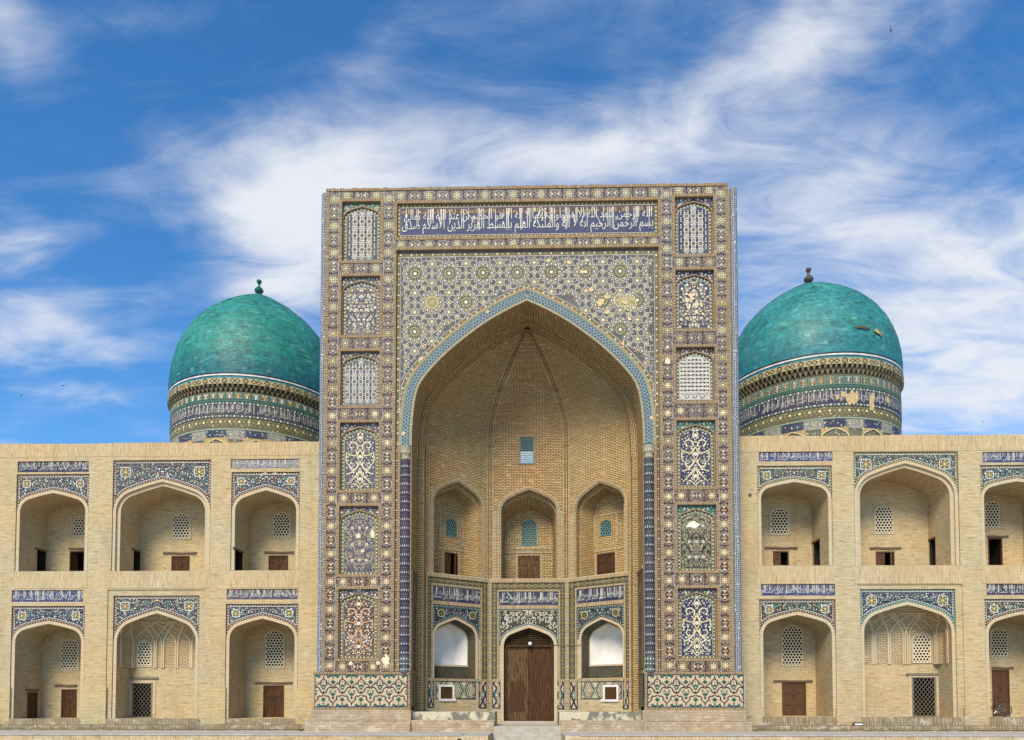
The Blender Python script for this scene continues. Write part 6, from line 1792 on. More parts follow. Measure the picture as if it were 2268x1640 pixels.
for j in range(12):
    z_ = zd1 + .16 + j * .11; row = [xs0 + k * .02 for k in range(int((xs1 - xs0) / .02)) if inside(lp2, xs0 + k * .02, z_)]
    if row: tr.tube(fd.p(row[0], z_, -.03), fd.p(row[-1], z_, -.03), .010, 5, cap=False)
tr.build('spindle_screen', 'wood_pale', door_o)
xa, xb = x0 + f_, x1 - f_; xm = xa + (xb - xa) * .485
for k, (a, b, mt) in enumerate(((xa + .005, xm - .006, 'wood_pale'), (xm + .006, xb - .005, 'wood'))):
    lf = MB(); zt_ = zd1 - .005; lf.box(a, .05, zd0 + .02, b, .11, zt_, fr=fd)
    if k == 0:
        lf.box(a, .028, zd0 + .02, a + .12, .048, zt_, fr=fd); lf.box(b - .16, .024, zd0 + .02, b, .048, zt_, fr=fd)
        for za, zb in ((zd0 + .02, zd0 + .42), (zd0 + 2.05, zd0 + 2.38), (zt_ - .12, zt_)): lf.box(a + .12, .03, za, b - .16, .048, zb, fr=fd)
    else:
        for j in range(4): lf.box(a + j * (b - a) / 4 + .004, .032, zd0 + .02, a + (j + 1) * (b - a) / 4 - .004, .048, zt_, fr=fd)
    lo_ = lf.build('door_leaf', mt, door_o); lo_['label'] = 'pale weathered door leaf with sunk panels' if k == 0 else 'dark brown plank door leaf'
    st_ = MB()
    for zz in (zd0 + .62, zd0 + 2.3):
        for j in range(4): x = a + .1 + j * (b - a - .2) / 3; st_.lathe(0, 0, [(.0, 0)] * 2, 3) if False else st_.tube(fd.p(x, zz, -.03), fd.p(x, zz, .0), .035, 8, r2=.012)
    st_.build('stud', 'iron', lo_)['kind'] = 'stuff'
    if k == 0:
        pn = MB(); pn.box(a + .16, .042, zd0 + .46, b - .2, .046, zd0 + 2.0, fr=fd); pn.build('inset_panel', 'wood', lo_)
hb = MB(); zz = zd0 + 1.02
for sg in (-1, 1):
    ring = [(xm + sg * .06 + .05 * math.cos(k * math.pi / 5), zz - .06 + .06 * math.sin(k * math.pi / 5)) for k in range(10)]; hb.stroke(fd, ring, .02, .0, WHITE3, True); hb.disc(fd, xm + sg * .06, zz, .045, -.01, WHITE3, 8)
hb.build('handle', 'iron', door_o)
# globe lamp over the door
gx, gz = fd.hit(1174, 1427)
lm = MB(); c_ = fd.p(gx, gz, .22); N_ = 10
lm.lathe(c_.x, c_.y, [(.0, c_.z - .1)] + [(.1 * math.sin(math.pi * k / N_), c_.z - .1 * math.cos(math.pi * k / N_)) for k in range(1, N_)] + [(.0, c_.z + .1)], 14, 0)
lamp = lm.build('globe_lamp', 'globe', gate, smooth=True)
lk = MB(); lk.tube((c_.x, c_.y, c_.z - .16), (c_.x, c_.y, c_.z - .085), .05, 10); lk.tube((c_.x, c_.y, c_.z - .14), (c_.x, c_.y + .3, c_.z - .14), .014, 6); lk.build('lamp_socket', 'iron', lamp)
wr = MB(); p0 = fr.p(loop[-1][0] - .05, Bz(697), .06); p1 = fac[2][0].p(1.3, Bz(700), .07); p_m = fr.p(L - .02, Bz(697) - .02, .06)
wr.tube(p0, p_m, .012, 4); wr.tube(p_m, p1, .012, 4); wr.build('cable', 'iron', gate)

for i, sp_ in ((0, dict(mid=455, frame=(215, 697), ftop=128, ins=(155, 290), sptop=322, spring=625, apex=452, op=(245, 640), floor=1010, band=.11, niche=1, dia=(1035, 1205), tall=[(162, 247, 1010, 1285), (668, 742, 1030, 1290)])),
               (2, dict(mid=1825, frame=(1583, 2062), ftop=128, ins=(150, 282), sptop=318, spring=625, apex=450, op=(1640, 2035), floor=1005, band=.11, niche=1, dia=(1035, 1205), tall=[(1532, 1604, 1035, 1300), (2030, 2116, 1010, 1300)]))):
    fr, L, loop, q = tiled_facet(i, sp_)
    A, Bz = q['A'], q['Bz']; ofl = q['ofl']
    nm = MB(); dp = .55; cx_ = (loop[0][0] + loop[-1][0]) / 2
    sh = lambda p_, s_: (cx_ + (p_[0] - cx_) * s_, ofl + (p_[1] - ofl) * (.96 if s_ < .95 else 1))
    # tiled reveal, narrowing inwards
    in1 = [sh(p_, .9) for p_ in loop]
    for p_, r_ in zip(zip(loop, loop[1:]), zip(in1, in1[1:])): nm.face([fr.p(*p_[0], -.02), fr.p(*p_[1], -.02), fr.p(*r_[1], -dp), fr.p(*r_[0], -dp)])
    sill = .62
    nm.face([fr.p(*loop[0], -.02), fr.p(*loop[-1], -.02), fr.p(*in1[-1], -dp), fr.p(*in1[0], -dp)])
    nm.wall(fr, [in1[0], in1[-1], (in1[-1][0], ofl + sill), (in1[0][0], ofl + sill)], (), -dp)
    no = nm.build('niche', 'olive_tile', gate)
    bl = MB(); bl.bar(fr, in1[0][0], ofl + sill, in1[-1][0], ofl + sill + .09, -dp, -dp + .04); bl.build('sill', 'arch', no)
    # white plastered inner niche with canted sides
    z0 = ofl + sill + .09; up = [(in1[0][0] + .05, z0)] + [(cx_ + (p_[0] - cx_) * .95, ofl + (p_[1] - ofl) * .975) for p_ in in1 if p_[1] > z0 + .05] + [(in1[-1][0] - .05, z0)]
    bk = [(cx_ + (p_[0] - cx_) * .62, z0 + (p_[1] - z0) * .97) for p_ in up]; wm = MB()
    for p_, r_ in zip(zip(up, up[1:]), zip(bk, bk[1:])): wm.face([fr.p(*p_[0], -dp), fr.p(*p_[1], -dp), fr.p(*r_[1], -dp - .55), fr.p(*r_[0], -dp - .55)])
    wm.wall(fr, bk, (), -dp - .55); wm.face([fr.p(*up[0], -dp), fr.p(*up[-1], -dp), fr.p(*bk[-1], -dp - .55), fr.p(*bk[0], -dp - .55)])
    wm.build('white_niche', 'white', no)
    rg = MB(); rg.strip(fr, up, [p_ for p_ in ([(in1[0][0], z0)] + [p2 for p2 in in1 if p2[1] > z0 + .05] + [(in1[-1][0], z0)])], -dp + .004) if len(up) == len([p2 for p2 in in1 if p2[1] > z0 + .05]) + 2 else None
    rg.build('niche_edge', 'arch', no)
    dx0, dx1 = (A(262), A(640)) if i == 0 else (A(1636), A(2020))
    q['diamonds'](dx0, Bz(1205), dx1, Bz(1035), 'wide', .0 + .015)
    # small white-framed hatch
    wx0, wx1, wz0, wz1 = (A(288), A(435), Bz(1222, 360), Bz(1068, 360)) if i == 0 else (A(1848), A(1992), Bz(1228, 1920), Bz(1070, 1920))
    hb = MB(); g_ = .1
    hb.box(wx0, -.07, wz0, wx1, -.024, wz0 + g_ * 1.1, fr=fr); hb.box(wx0, -.07, wz1 - g_, wx1, -.024, wz1, fr=fr); hb.box(wx0, -.07, wz0 + g_ * 1.1, wx0 + g_, -.024, wz1 - g_, fr=fr); hb.box(wx1 - g_ , -.07, wz0 + g_ * 1.1, wx1, -.024, wz1 - g_, fr=fr)
    ex = (wx1, wx1 + .09) if i == 0 else (wx0 - .12, wx0); hb.box(ex[0], -.065, wz0, ex[1], -.024, wz0 + .14, fr=fr)
    ho = hb.build('hatch_frame', 'white', gate)
    hd = MB(); hd.box(wx0 + g_, -.035, wz0 + g_, wx1 - g_, -.026, wz1 - g_, fr=fr); hd.build('hatch_door', 'wood', ho)

# upper storey walls with their niches
cu = lambda cx, cy: (903.6 + .23436 * cx, 1027.6 + .23436 * cy)
for i, sp_ in ((0, dict(op=(243, 700), apex=172, spring=400, floor=1040, out=(163, 212), win=(355, 525, 468, 686), door=(345, 848, 466, 1045), ajar=2, d=1.1, tap=.72)),
               (1, dict(op=(880, 1405), apex=246, spring=455, floor=1096, out=(800, 835), win=(1068, 525, 1222, 775), door=(1042, 868, 1246, 1096), ajar=0, d=1.5, tap=.90)),
               (2, dict(op=(1592, 2048), apex=178, spring=405, floor=1040, out=(2072, 2120), win=(1816, 520, 1926, 690), door=(1790, 835, 1956, 1060), ajar=0, d=1.1, tap=.72))):
    fr, L = fac[i]
    mid = (sp_['op'][0] + sp_['op'][1]) / 2
    A = lambda cx, cy=600: fr.hit(*cu(cx, cy))[0]; Bz = lambda cy, cx=mid: fr.hit(*cu(cx, cy))[1]
    o0, o1, ap, spg = A(sp_['op'][0]), A(sp_['op'][1]), Bz(sp_['apex']), Bz(sp_['spring'])
    hol = []
    arch = pointed((o0 + o1) / 2, spg, (o1 - o0) / 2, ap - spg, 8); loop = opening(o0, o1, ZL, arch); hol.append(loop)
    if i == 1:
        wx0, wz0 = fr.hit(1151, 1029); wx1, wz1 = fr.hit(1183, 969)
        hol.append(window(fr, gate, wx0, wz0, wx1, wz1, False, 'lattice_blue', .118, .05, open_back=True, wall='head'))
        tb = MB(); room(tb, fr, wx0 - .02, wz0 - .02, wx1 + .02, wz1 + .02, .5, 0, True); tb.build('window_shaft', 'iwan', gate)
    w = MB(); w.wall(fr, rectloop(0, ZL, L, ZV), hol); w.build('upper_wall', upper(i), gate)
    b = MB()
    for k in (0, 1):
        xa = .17 if k == 0 else L - .17 - .2
        if (i == 0 and k == 1) or (i == 2 and k == 0): xa = .17 if k == 0 else L - .37
        b.bar(fr, xa, ZL + .02, xa + .2, spg - .1 if i != 1 else spg, 0, .03, along='z')
    for k, (ww, cc) in enumerate(((.06, .02), (.13, .05))):
        o2 = offset(loop, ww + (.07 if k else 0)); i2 = offset(loop, .07 if k else 0); 
        for o_ in (o2, i2): o_[0] = (o_[0][0], ZL); o_[-1] = (o_[-1][0], ZL)
        b.strip(fr, i2, o2, cc); b.rim(fr, o2, 0, cc, False); b.rim(fr, i2, 0, cc, False)
    b.build('archivolt', 'head_pale', gate)
    # recess: straight part, then tapering to the back wall
    nb = MB(); dp, tp = sp_['d'], sp_['tap']; cx_ = (o0 + o1) / 2
    nb.rim(fr, loop, 0, -.3, False, across=True)
    back = fr.back(dp); zk = lambda z_: ZL + (z_ - ZL) * .955
    shp = [(cx_ + (p_[0] - cx_) * .97, zk(p_[1])) for p_ in loop]; nb.strip(fr, shp, loop, -.3)
    bkl = [(cx_ + (p_[0] - cx_) * tp, ZL + (p_[1] - ZL) * (.955 if i != 1 else .86)) for p_ in loop]
    L_ = 0
    for p_, r_ in zip(zip(shp, shp[1:]), zip(bkl, bkl[1:])):
        d_ = math.dist(*p_); nb.face([fr.p(*p_[0], -.3), fr.p(*p_[1], -.3), fr.p(*r_[1], -dp), fr.p(*r_[0], -dp)], uv=[(0, L_), (0, L_ + d_), (dp, L_ + d_), (dp, L_)]); L_ += d_
    nb.face([fr.p(o0, ZL, 0), fr.p(o1, ZL, 0), fr.p(bkl[-1][0], ZL, -dp), fr.p(bkl[0][0], ZL, -dp)])
    W4 = sp_['win']; D4 = sp_['door']
    wa, wb = back.hit(*cu(W4[0], W4[3])), back.hit(*cu(W4[2], W4[1])); da, db = back.hit(*cu(D4[0], D4[3])), back.hit(*cu(D4[2], D4[1]))
    h1 = window(back, gate, wa[0], wa[1], wb[0], wb[1], True, 'lattice_blue', .14, .055, wall='iwan')
    h2 = door(back, gate, da[0], ZL + .01, db[0], db[1], 'wood_pale' if i == 1 else 'wood', ajar=sp_['ajar'], handle=False)
    nb.wall(back, bkl, [h1, h2]); no = nb.build('upper_niche', 'iwan', gate)
    # brick panel frames on the back wall
    pf = MB(); zm = (da[1] * 0 + db[1]) + .12
    pf.bar(back, bkl[0][0], zm, bkl[-1][0], zm + .1, 0, .03)
    pf.bar(back, da[0] - .14, ZL, da[0] - .02, db[1] + .1, 0, .03, along='z'); pf.bar(back, db[0] + .02, ZL, db[0] + .14, db[1] + .1, 0, .03, along='z')
    if i == 1: 
        zz0, zz1 = wa[1] - .1, wb[1] + .25; pf.bar(back, wa[0] - .7, zz0 - .1, wb[0] + .7, zz0, 0, .03); pf.bar(back, wa[0] - .75, zz0, wa[0] - .65, spg, 0, .03, along='z'); pf.bar(back, wb[0] + .65, zz0, wb[0] + .75, spg, 0, .03, along='z')
    else:
        zz0 = wa[1] - .5; pf.bar(back, wa[0] - .38, zz0, wa[0] - .28, wb[1] + .2, 0, .03, along='z'); pf.bar(back, wb[0] + .28, zz0, wb[0] + .38, wb[1] + .2, 0, .03, along='z'); pf.bar(back, bkl[0][0], wb[1] + .2, bkl[-1][0], wb[1] + .3, 0, .03)
    pf.build('brick_frames', 'head_pale', no)
lg = MB()                                          # ledge stones
for i, (fr, L) in enumerate(fac): lg.box(0, -.06, ZL + .03, L, .2, ZL + .06, fr=fr)
lg.build('ledge', 'arch', gate)
# floor, side benches in front of the niches
fl = MB(); fx0, fx1 = FP.hit(1094, 1610)[0], FP.hit(1241, 1610)[0]
fl.face([(OX0, -.12, ZF), (OX1, -.12, ZF), (OX1, 6, ZF), (OX0, 6, ZF)]); fl.face([(fx0, -.12, 0), (fx1, -.12, 0), (fx1, -.12, ZF), (fx0, -.12, ZF)]); fl.build('floor', 'stone', gate)
for sg in (-1, 1):
    xa, xb = (OX0 + .001, fx0) if sg < 0 else (fx1, OX1 - .001)
    zA = Z(1596); m = MB(); m.box(xa, -.14, 0, xb, .5, zA); m.build('low_brick_wall', 'base', gate)
    zB2 = F(.45).hit(1000, 1577)[1]
    xi = (fx0 + .02) if sg < 0 else (fx1 - .02)
    m = MB(); m.box(min(xa, xi), .42, ZF, max(xa, xi) if sg < 0 else xb, 3.0 if True else 0, zB2, mat=0); m.build('stone_bench', 'stained', gate)


# ================================================================== THE TWO DOMES
YD = 13.6


def dome_tower(name, fin_px, fin_top, apex_py, edge_px, edge_py, lev, tones, label, finial_mat, seed, inscr_c):
    FD = F(YD)
    cx, za = FD.hit(fin_px, apex_py)
    dirc = Vector((cx - CAM.x, YD - CAM.y)); e = ray(edge_px, edge_py); dire = Vector((e.x, e.y))
    R0 = dirc.length * math.sin(abs(dirc.angle(dire)))
    td = dirc.length ** 2 - R0 ** 2
    tang = math.sqrt(td)                          # distance to the outline
    k = dire.normalized() * tang; depth = Vector((k.x, k.y, 0)).dot(FWD)
    zz = lambda py: CAM.z + (1557 - py) * depth / FPX
    root = thing('domed_drum', (cx, YD, 8.0), label, 'dome', 'turquoise domes behind the wings')
    z_line, z_band, z_muq, z_pan, z_ins, z_low = [zz(v) for v in lev]
    H = za - z_line
    P = [(0, 1), (.1, 1.0), (.2, .988), (.3, .962), (.4, .92), (.5, .86), (.6, .775), (.7, .655), (.8, .49), (.88, .325), (.94, .185), (.98, .08), (1, .03)]
    def rr(t_):
        for (a, b), (c, d) in zip(P, P[1:]):
            if t_ <= c: return b + (d - b) * (t_ - a) / (c - a)
        return .03
    # bed of the tiles
    prof = [(R0 * rr(k / 40), z_line + H * k / 40) for k in range(41)]
    bed = MB(); bed.lathe(cx, YD, prof, 72, 0, C('39504c')); bo = bed.build('dome_shell', 'dome', root, smooth=True)
    # glazed brick courses, each brick tilted a little
    R = random.Random(seed); tl = MB(); rows = []
    L = [0]; fine = [(R0 * rr(k / 400), z_line + H * k / 400) for k in range(401)]
    for a, b in zip(fine, fine[1:]): L.append(L[-1] + math.dist(a, b))
    rh = .15; nr = int(L[-1] / rh); 
    def at(s_):
        lo = 0
        for i in range(len(L) - 1):
            if L[i + 1] >= s_: 
                f = (s_ - L[i]) / max(L[i + 1] - L[i], 1e-9); return (fine[i][0] + (fine[i + 1][0] - fine[i][0]) * f, fine[i][1] + (fine[i + 1][1] - fine[i][1]) * f)
        return fine[-1]
    from mathutils import noise as mnoise
    for r_ in range(nr):
        (ra, z0), (rb, z1) = at(r_ * rh), at((r_ + 1) * rh - .006)
        if rb < .1: break
        n = max(8, int(2 * math.pi * ra / .33)); ph = R.random()
        nz, nrr = (ra - rb), (z1 - z0); ll = math.hypot(nz, nrr) or 1; nrm = (nrr / ll, nz / ll)
        rowt = R.uniform(-.07, .07)
        kk = 0
        while kk < n:
            step_ = 1
            t0, t1 = 2 * math.pi * (kk + ph) / n, 2 * math.pi * (kk + ph + step_) / n - .006 / ra
            if R.random() < .0004: kk += 1; continue
            l = [.010 + R.uniform(0, .012) for _ in range(4)]; tilt = R.uniform(-.006, .006)
            f = r_ / nr
            clump = mnoise.noise(Vector((math.cos(t0) * 2.2, math.sin(t0) * 2.2, f * 5 + seed)))
            v = R.random()
            base = mixcol(tones[0], tones[1], min(1, max(0, .5 + clump * .9 + R.uniform(-.28, .28))))
            if f < .16: base = mixcol(tones[2], base, min(1, f / .16 * .8 + R.uniform(-.15, .15)) if f > .02 else .1)
            base = tuple(x * (1 + rowt + R.uniform(-.10, .10)) for x in base)
            if v < .03: base = tuple(x * .66 for x in base)
            elif v > .965: base = mixcol(base, C('8fbcae'), .18)
            q = []
            for (rad_, z_, t_, li) in ((ra, z0, t0, l[0]), (ra, z0, t1, l[1]), (rb, z1, t1, l[2] + tilt), (rb, z1, t0, l[3] + tilt)):
                q.append((cx + (rad_ + nrm[0] * li) * math.cos(t_), YD + (rad_ + nrm[0] * li) * math.sin(t_), z_ + nrm[1] * li))
            tl.face(q, base); kk += 1
    to = tl.build('dome_tile', 'dome', root); to['kind'] = 'stuff'
    # rings under the dome
    rg = MB(); hb = z_line - z_band
    zl = [z_line + .06, z_line - .02, z_line - hb * .16, z_line - hb * .24, z_line - hb * .42]
    for (za_, zb_, cc, lift) in ((z_line + .10, z_line - .0, '10162e', .022), (z_line - .0, z_line - hb * .14, 'd3d0c8', .03), (z_line - hb * .14, z_line - hb * .22, '10162e', .025), (z_line - hb * .22, z_line - hb * .42, '1e6e7c', .02)):
        rg.lathe(cx, YD, [(R0 + lift, zb_), (R0 + lift, za_)], 96, 0, C(cc))
    rg.build('ring_bands', 'dome', root)
    bd = MB(); zb0, zb1 = z_band, z_line - hb * .42; rb_ = R0 + .05
    bd.lathe(cx, YD, [(rb_, zb0), (rb_, zb1)], 96, 0, C('a89a72'))
    nb = int(2 * math.pi * rb_ / 1.15); hh = zb1 - zb0
    for k in range(nb):
        for j, off in enumerate((0, .5)):
            an = 2 * math.pi * (k + off) / nb; fr = Frame((cx + (rb_ + .012) * math.cos(an), YD + (rb_ + .012) * math.sin(an), (zb0 + zb1) / 2), (-math.sin(an), math.cos(an), 0))
            dk = C('33301f')
            if j == 0: 
                bd.stroke(fr, [(hh * .42 * math.cos(q * math.pi / 4), hh * .42 * math.sin(q * math.pi / 4)) for q in range(8)], .05, .0, dk, True); bd.star(fr, 0, 0, hh * .3, hh * .16, 8, .002, C('5d5a3a')); bd.disc(fr, 0, 0, hh * .12, .005, C('c9bd92'), 8)
            else:
                for sg in (-1, 1): bd.stroke(fr, [(sg * .02, 0), (sg * .13, hh * .36), (sg * .3, 0), (sg * .13, -hh * .36)], .05, .001, dk, True)
                bd.disc(fr, 0, 0, .06, .003, C('33301f'), 4)
    bd.build('patterned_band', 'tile', root)
    # two tiers of small corbelled niches
    mq = MB(); hm = z_band - z_muq; nq = 110
    for tier in range(2):
        r_out = R0 + .03 - tier * .13; z1_, z0_ = z_band - tier * hm * .5, z_band - (tier + 1) * hm * .5
        mq.lathe(cx, YD, [(r_out - .16, z0_), (r_out - .16, z1_)], 84, 0, C('4f4634'))
        for k in range(nq):
            an = 2 * math.pi * (k + tier * .5) / nq; w = math.pi * r_out / nq * .62
            fr = Frame((cx + r_out * math.cos(an), YD + r_out * math.sin(an), 0), (-math.sin(an), math.cos(an), 0)); cc = mixcol(C('94855f'), C('5d6a5c'), R.random() * .8)
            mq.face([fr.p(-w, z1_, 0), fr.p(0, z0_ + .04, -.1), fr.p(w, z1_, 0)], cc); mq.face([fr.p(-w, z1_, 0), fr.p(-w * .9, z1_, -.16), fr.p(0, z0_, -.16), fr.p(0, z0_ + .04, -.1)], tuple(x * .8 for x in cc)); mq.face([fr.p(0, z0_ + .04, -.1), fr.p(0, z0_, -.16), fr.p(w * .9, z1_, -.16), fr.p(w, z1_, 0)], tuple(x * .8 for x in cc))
    mq.build('corbel_cornice', 'tile', root)
    # drum
    rd = R0 - .14; dr = MB(); dr.lathe(cx, YD, [(rd, 7.0), (rd, z_muq + .02)], 96, 0, C('5d6350')); do = dr.build('drum', 'tile', root)
    pn = MB(); npn = 66; hp = z_muq - z_pan
    pn.lathe(cx, YD, [(rd + .05, z_pan + .02), (rd + .05, z_pan + .14)], 96, 0, C('2f5c55'))
    for k in range(npn):
        an = 2 * math.pi * k / npn; w = math.pi * rd / npn; fr = Frame((cx + rd * math.cos(an), YD + rd * math.sin(an), 0), (-math.sin(an), math.cos(an), 0))
        z0_, z1_ = z_pan + .17, z_muq - .05
        pn.wall(fr, rectloop(-w * .96, z0_, w * .96, z1_), (), .02, C('2c5a4c')); pn.stroke(fr, rectloop(-w * .78, z0_ + .06, w * .78, z1_ - .06), .03, .026, C('8fa79c'), True)
        pn.wall(fr, rectloop(-w * .7, z0_ + .09, w * .7, z1_ - .09), (), .024, R.choice((C('5c4a36'), C('3d4c4a'), C('57503c'), C('2c4b46'))))
        for v in (.26, .5, .74):
            zc = z0_ + (z1_ - z0_) * v; pn.disc(fr, 0, zc, .05, .03, R.choice((P_['white'], P_['cream'], P_['yellow'])), 6)
            for sg in (-1, 1): pn.disc(fr, sg * w * .38, zc + .07, .032, .03, R.choice((P_['white'], P_['orange'], P_['pale'])), 5)
    pn.build('tile_panels', 'tile', do)['kind'] = 'stuff'
    # dotted strips and inscription ring
    ins = MB(); hi = z_pan - z_ins; gap = hi * .16
    cc = inscr_c
    ins.lathe(cx, YD, [(rd + .03, z_ins), (rd + .03, z_pan)], 96, 0, C('3c5350')); ins.lathe(cx, YD, [(rd + .035, z_ins + gap), (rd + .035, z_pan - gap)], 96, 0, cc)
    nd = 150
    for k in range(nd):
        an = 2 * math.pi * k / nd; fr = Frame((cx + (rd + .04) * math.cos(an), YD + (rd + .04) * math.sin(an), 0), (-math.sin(an), math.cos(an), 0))
        for z_ in (z_ins + gap * .5, z_pan - gap * .5): ins.disc(fr, 0, z_, .055 if k % 2 else .04, .004, P_['white'] if k % 2 else P_['pale'], 6)
    io = ins.build('inscription_ring', 'tile', do)
    le = MB(); circ = 2 * math.pi * (rd + .05); seg = circ / 5
    T1_ = 'بسم الله الرحمن الرحيم تبارك الذي بيده الملك وهو على كل شىء قدير'; T2_ = 'الذي خلق الموت والحياة ليبلوكم ايكم احسن عملا وهو العزيز الغفور'
    for s_ in range(5):
        def mp(x, z, c): an = (x / (rd + .05)); r_ = rd + .035 + c; return Vector((cx + r_ * math.cos(an), YD + r_ * math.sin(an), z))
        z0_, z1_ = z_ins + gap * 1.15, z_pan - gap * 1.1; hh = z1_ - z0_
        write(le, None, (T1_, T2_)[s_ % 2], s_ * seg + .15, z0_, (s_ + 1) * seg - .15, z0_ + hh * .96, .012, P_['pale'], 2.2, .0, mapf=mp)
        write(le, None, (T2_, T1_)[s_ % 2], s_ * seg + .3, z0_ + hh * .32, (s_ + 1) * seg - .3, z1_, .016, mixcol(P_['pale'], cc, .15), 1.3, .0, mapf=mp)
        pts = [(s_ * seg + seg * k / 60, z0_ + hh * (.4 + .2 * math.sin(k * .8))) for k in range(61)]
    for k in range(110):
        a_ = k * circ / 110 + R.uniform(-.06, .06); zb_ = z_ins + gap * 1.15 + (z_pan - z_ins) * R.choice((.08, .25, .3)); zt_u = z_pan - gap * 1.1
        le.face([mp(a_ - .02, zb_, .014), mp(a_ + .02, zb_, .014), mp(a_ + .024, zt_u, .014), mp(a_ - .024, zt_u, .014)], P_['pale'])
    le.build('lettering', 'tile', io)
    # belt of dots and the arched panels just above the wing's roof
    lo = MB(); zt_ = z_ins - .03
    def cyl(an): return Frame((cx + (rd + .02) * math.cos(an), YD + (rd + .02) * math.sin(an), 0), (-math.sin(an), math.cos(an), 0))
    lo.lathe(cx, YD, [(rd + .015, z_low), (rd + .015, zt_)], 96, 0, C('5c583f'))
    for k in range(900):
        fr = cyl(R.uniform(0, 6.283)); lo.disc(fr, 0, zt_ - R.uniform(.02, 1.9), R.choice((.025, .035, .045)), .001, R.choice((P_['cream'], P_['pale'], P_['olive'], P_['yellow'], P_['teal'])), 5)
    for k in range(120):
        fr = cyl(2 * math.pi * k / 120); lo.disc(fr, 0, zt_ - .22, .075, .004, C('d6cc9a') if k % 2 else C('8a8054'), 8)
        for sg in (-1, 1): lo.disc(fr, .09, zt_ - .22 + sg * .16, .03, .004, C('b5a877'), 5)
    for k in range(14):
        an0 = 2 * math.pi * k / 14
        for j, (o_, hw_, kind) in enumerate(((0, .95, 'arch'), (.5, .55, 'plate'))):
            an = an0 + o_ * 2 * math.pi / 14 + .12
            zt2 = zt_ - .72
            segs = 6
            for q in range(segs):
                a0, a1 = an - hw_ / rd + 2 * hw_ / rd * q / segs, an - hw_ / rd + 2 * hw_ / rd * (q + 1) / segs; r_ = rd + .03
                zb_ = z_low if kind == 'arch' else zt2 - .55
                P4 = [(cx + r_ * math.cos(t_), YD + r_ * math.sin(t_), z_) for t_, z_ in ((a0, zb_), (a1, zb_), (a1, zt2), (a0, zt2))]
                lo.face(P4, C('20304e') if kind == 'arch' else C('8a8b80'))
            if kind == 'arch':
                fr = cyl(an)
                ar = pointed(0, zt2 - 1.15, hw_ * .78, .62, 6)
                mpx = lambda p_, c: Vector((cx + (rd + c) * math.cos(an + p_[0] / rd), YD + (rd + c) * math.sin(an + p_[0] / rd), p_[1]))
                for p_, q_ in zip(ar, ar[1:]):
                    lo.face([mpx((p_[0], z_low), .04), mpx((q_[0], z_low), .04), mpx(q_, .04), mpx(p_, .04)], C('a58e62'))
                    o1, o2 = (p_[0] * 1.08, p_[1] + .06), (q_[0] * 1.08, q_[1] + .06); lo.face([mpx(p_, .05), mpx(q_, .05), mpx(o2, .05), mpx(o1, .05)], C('c9b78a'))
                for q in range(26):
                    u, v = R.uniform(-hw_ * .95, hw_ * .95), R.uniform(0, 1); z_ = zt2 - .06 - v * .55
                    if abs(u) < .3 * hw_ and v > .45: continue
                    lo.disc(cyl(an + u / rd), 0, z_, .035, .02, R.choice((P_['white'], P_['cream'], P_['turq'])), 5)
            else:
                for q in range(14): lo.disc(cyl(an + R.uniform(-.45, .45) / rd), 0, zt2 - .1 - R.random() * .35, .03, .02, R.choice((P_['white'], P_['grey'])), 5)
            # frame line
            for z_ in (zt2 + .03,): 
                for q in range(6):
                    a0, a1 = an - (hw_ + .05) / rd + 2 * (hw_ + .05) / rd * q / 6, an - (hw_ + .05) / rd + 2 * (hw_ + .05) / rd * (q + 1) / 6; r_ = rd + .035
                    lo.face([(cx + r_ * math.cos(t_), YD + r_ * math.sin(t_), zz_) for t_, zz_ in ((a0, z_), (a1, z_), (a1, z_ + .07), (a0, z_ + .07))], C('8aa08f'))
    lo.build('lower_tilework', 'tile', do)
    # finial
    fz = za - .12; ft = CAM.z + (1557 - fin_top) * (YD - CAM.y) / FPX * 1.0; h = FD.hit(fin_px, fin_top)[1] - fz
    fi = MB(); fp = [(.30, 0), (.26, .06), (.13, .10), (.15, .16), (.27, .22), (.36, .30), (.37, .37), (.30, .46), (.18, .53), (.11, .60), (.09, .68), (.12, .72), (.10, .75), (.19, .82), (.22, .89), (.17, .96), (.06, .995), (.0, 1.0)]
    s_ = h / 1.9
    fi.lathe(cx, YD, [(r_ * s_ * 1.3, fz + z_ * h) for r_, z_ in fp], 20); fi.build('finial', finial_mat, root, smooth=True)
    return root, cx, R0, rd, dict(z_line=z_line, H=H, z_ins=z_ins, z_pan=z_pan, rr=rr)


d1 = dome_tower('left', 573.6, 620, 654, 373.4, 860, (866, 887, 903, 924, 957, 1000), (C('136d63'), C('2b8376'), C('0f5d6b')), 'turquoise ribless dome behind the left wing, topped by a dark green finial', 'green_glaze', 7, C('2b3346'))
d2 = dome_tower('right', 1791, 593.7, 630, 1999.5, 815, (818, 841, 862, 890, 929, 975), (C('1c6d6b'), C('338481'), C('20727c')), 'turquoise dome with fallen tiles behind the right wing, topped by a brown finial', 'bronze', 8, C('1a2547'))
d1[0]['label'] = 'turquoise dome topped by a dark green finial, on a tiled drum whose inscription is whole'
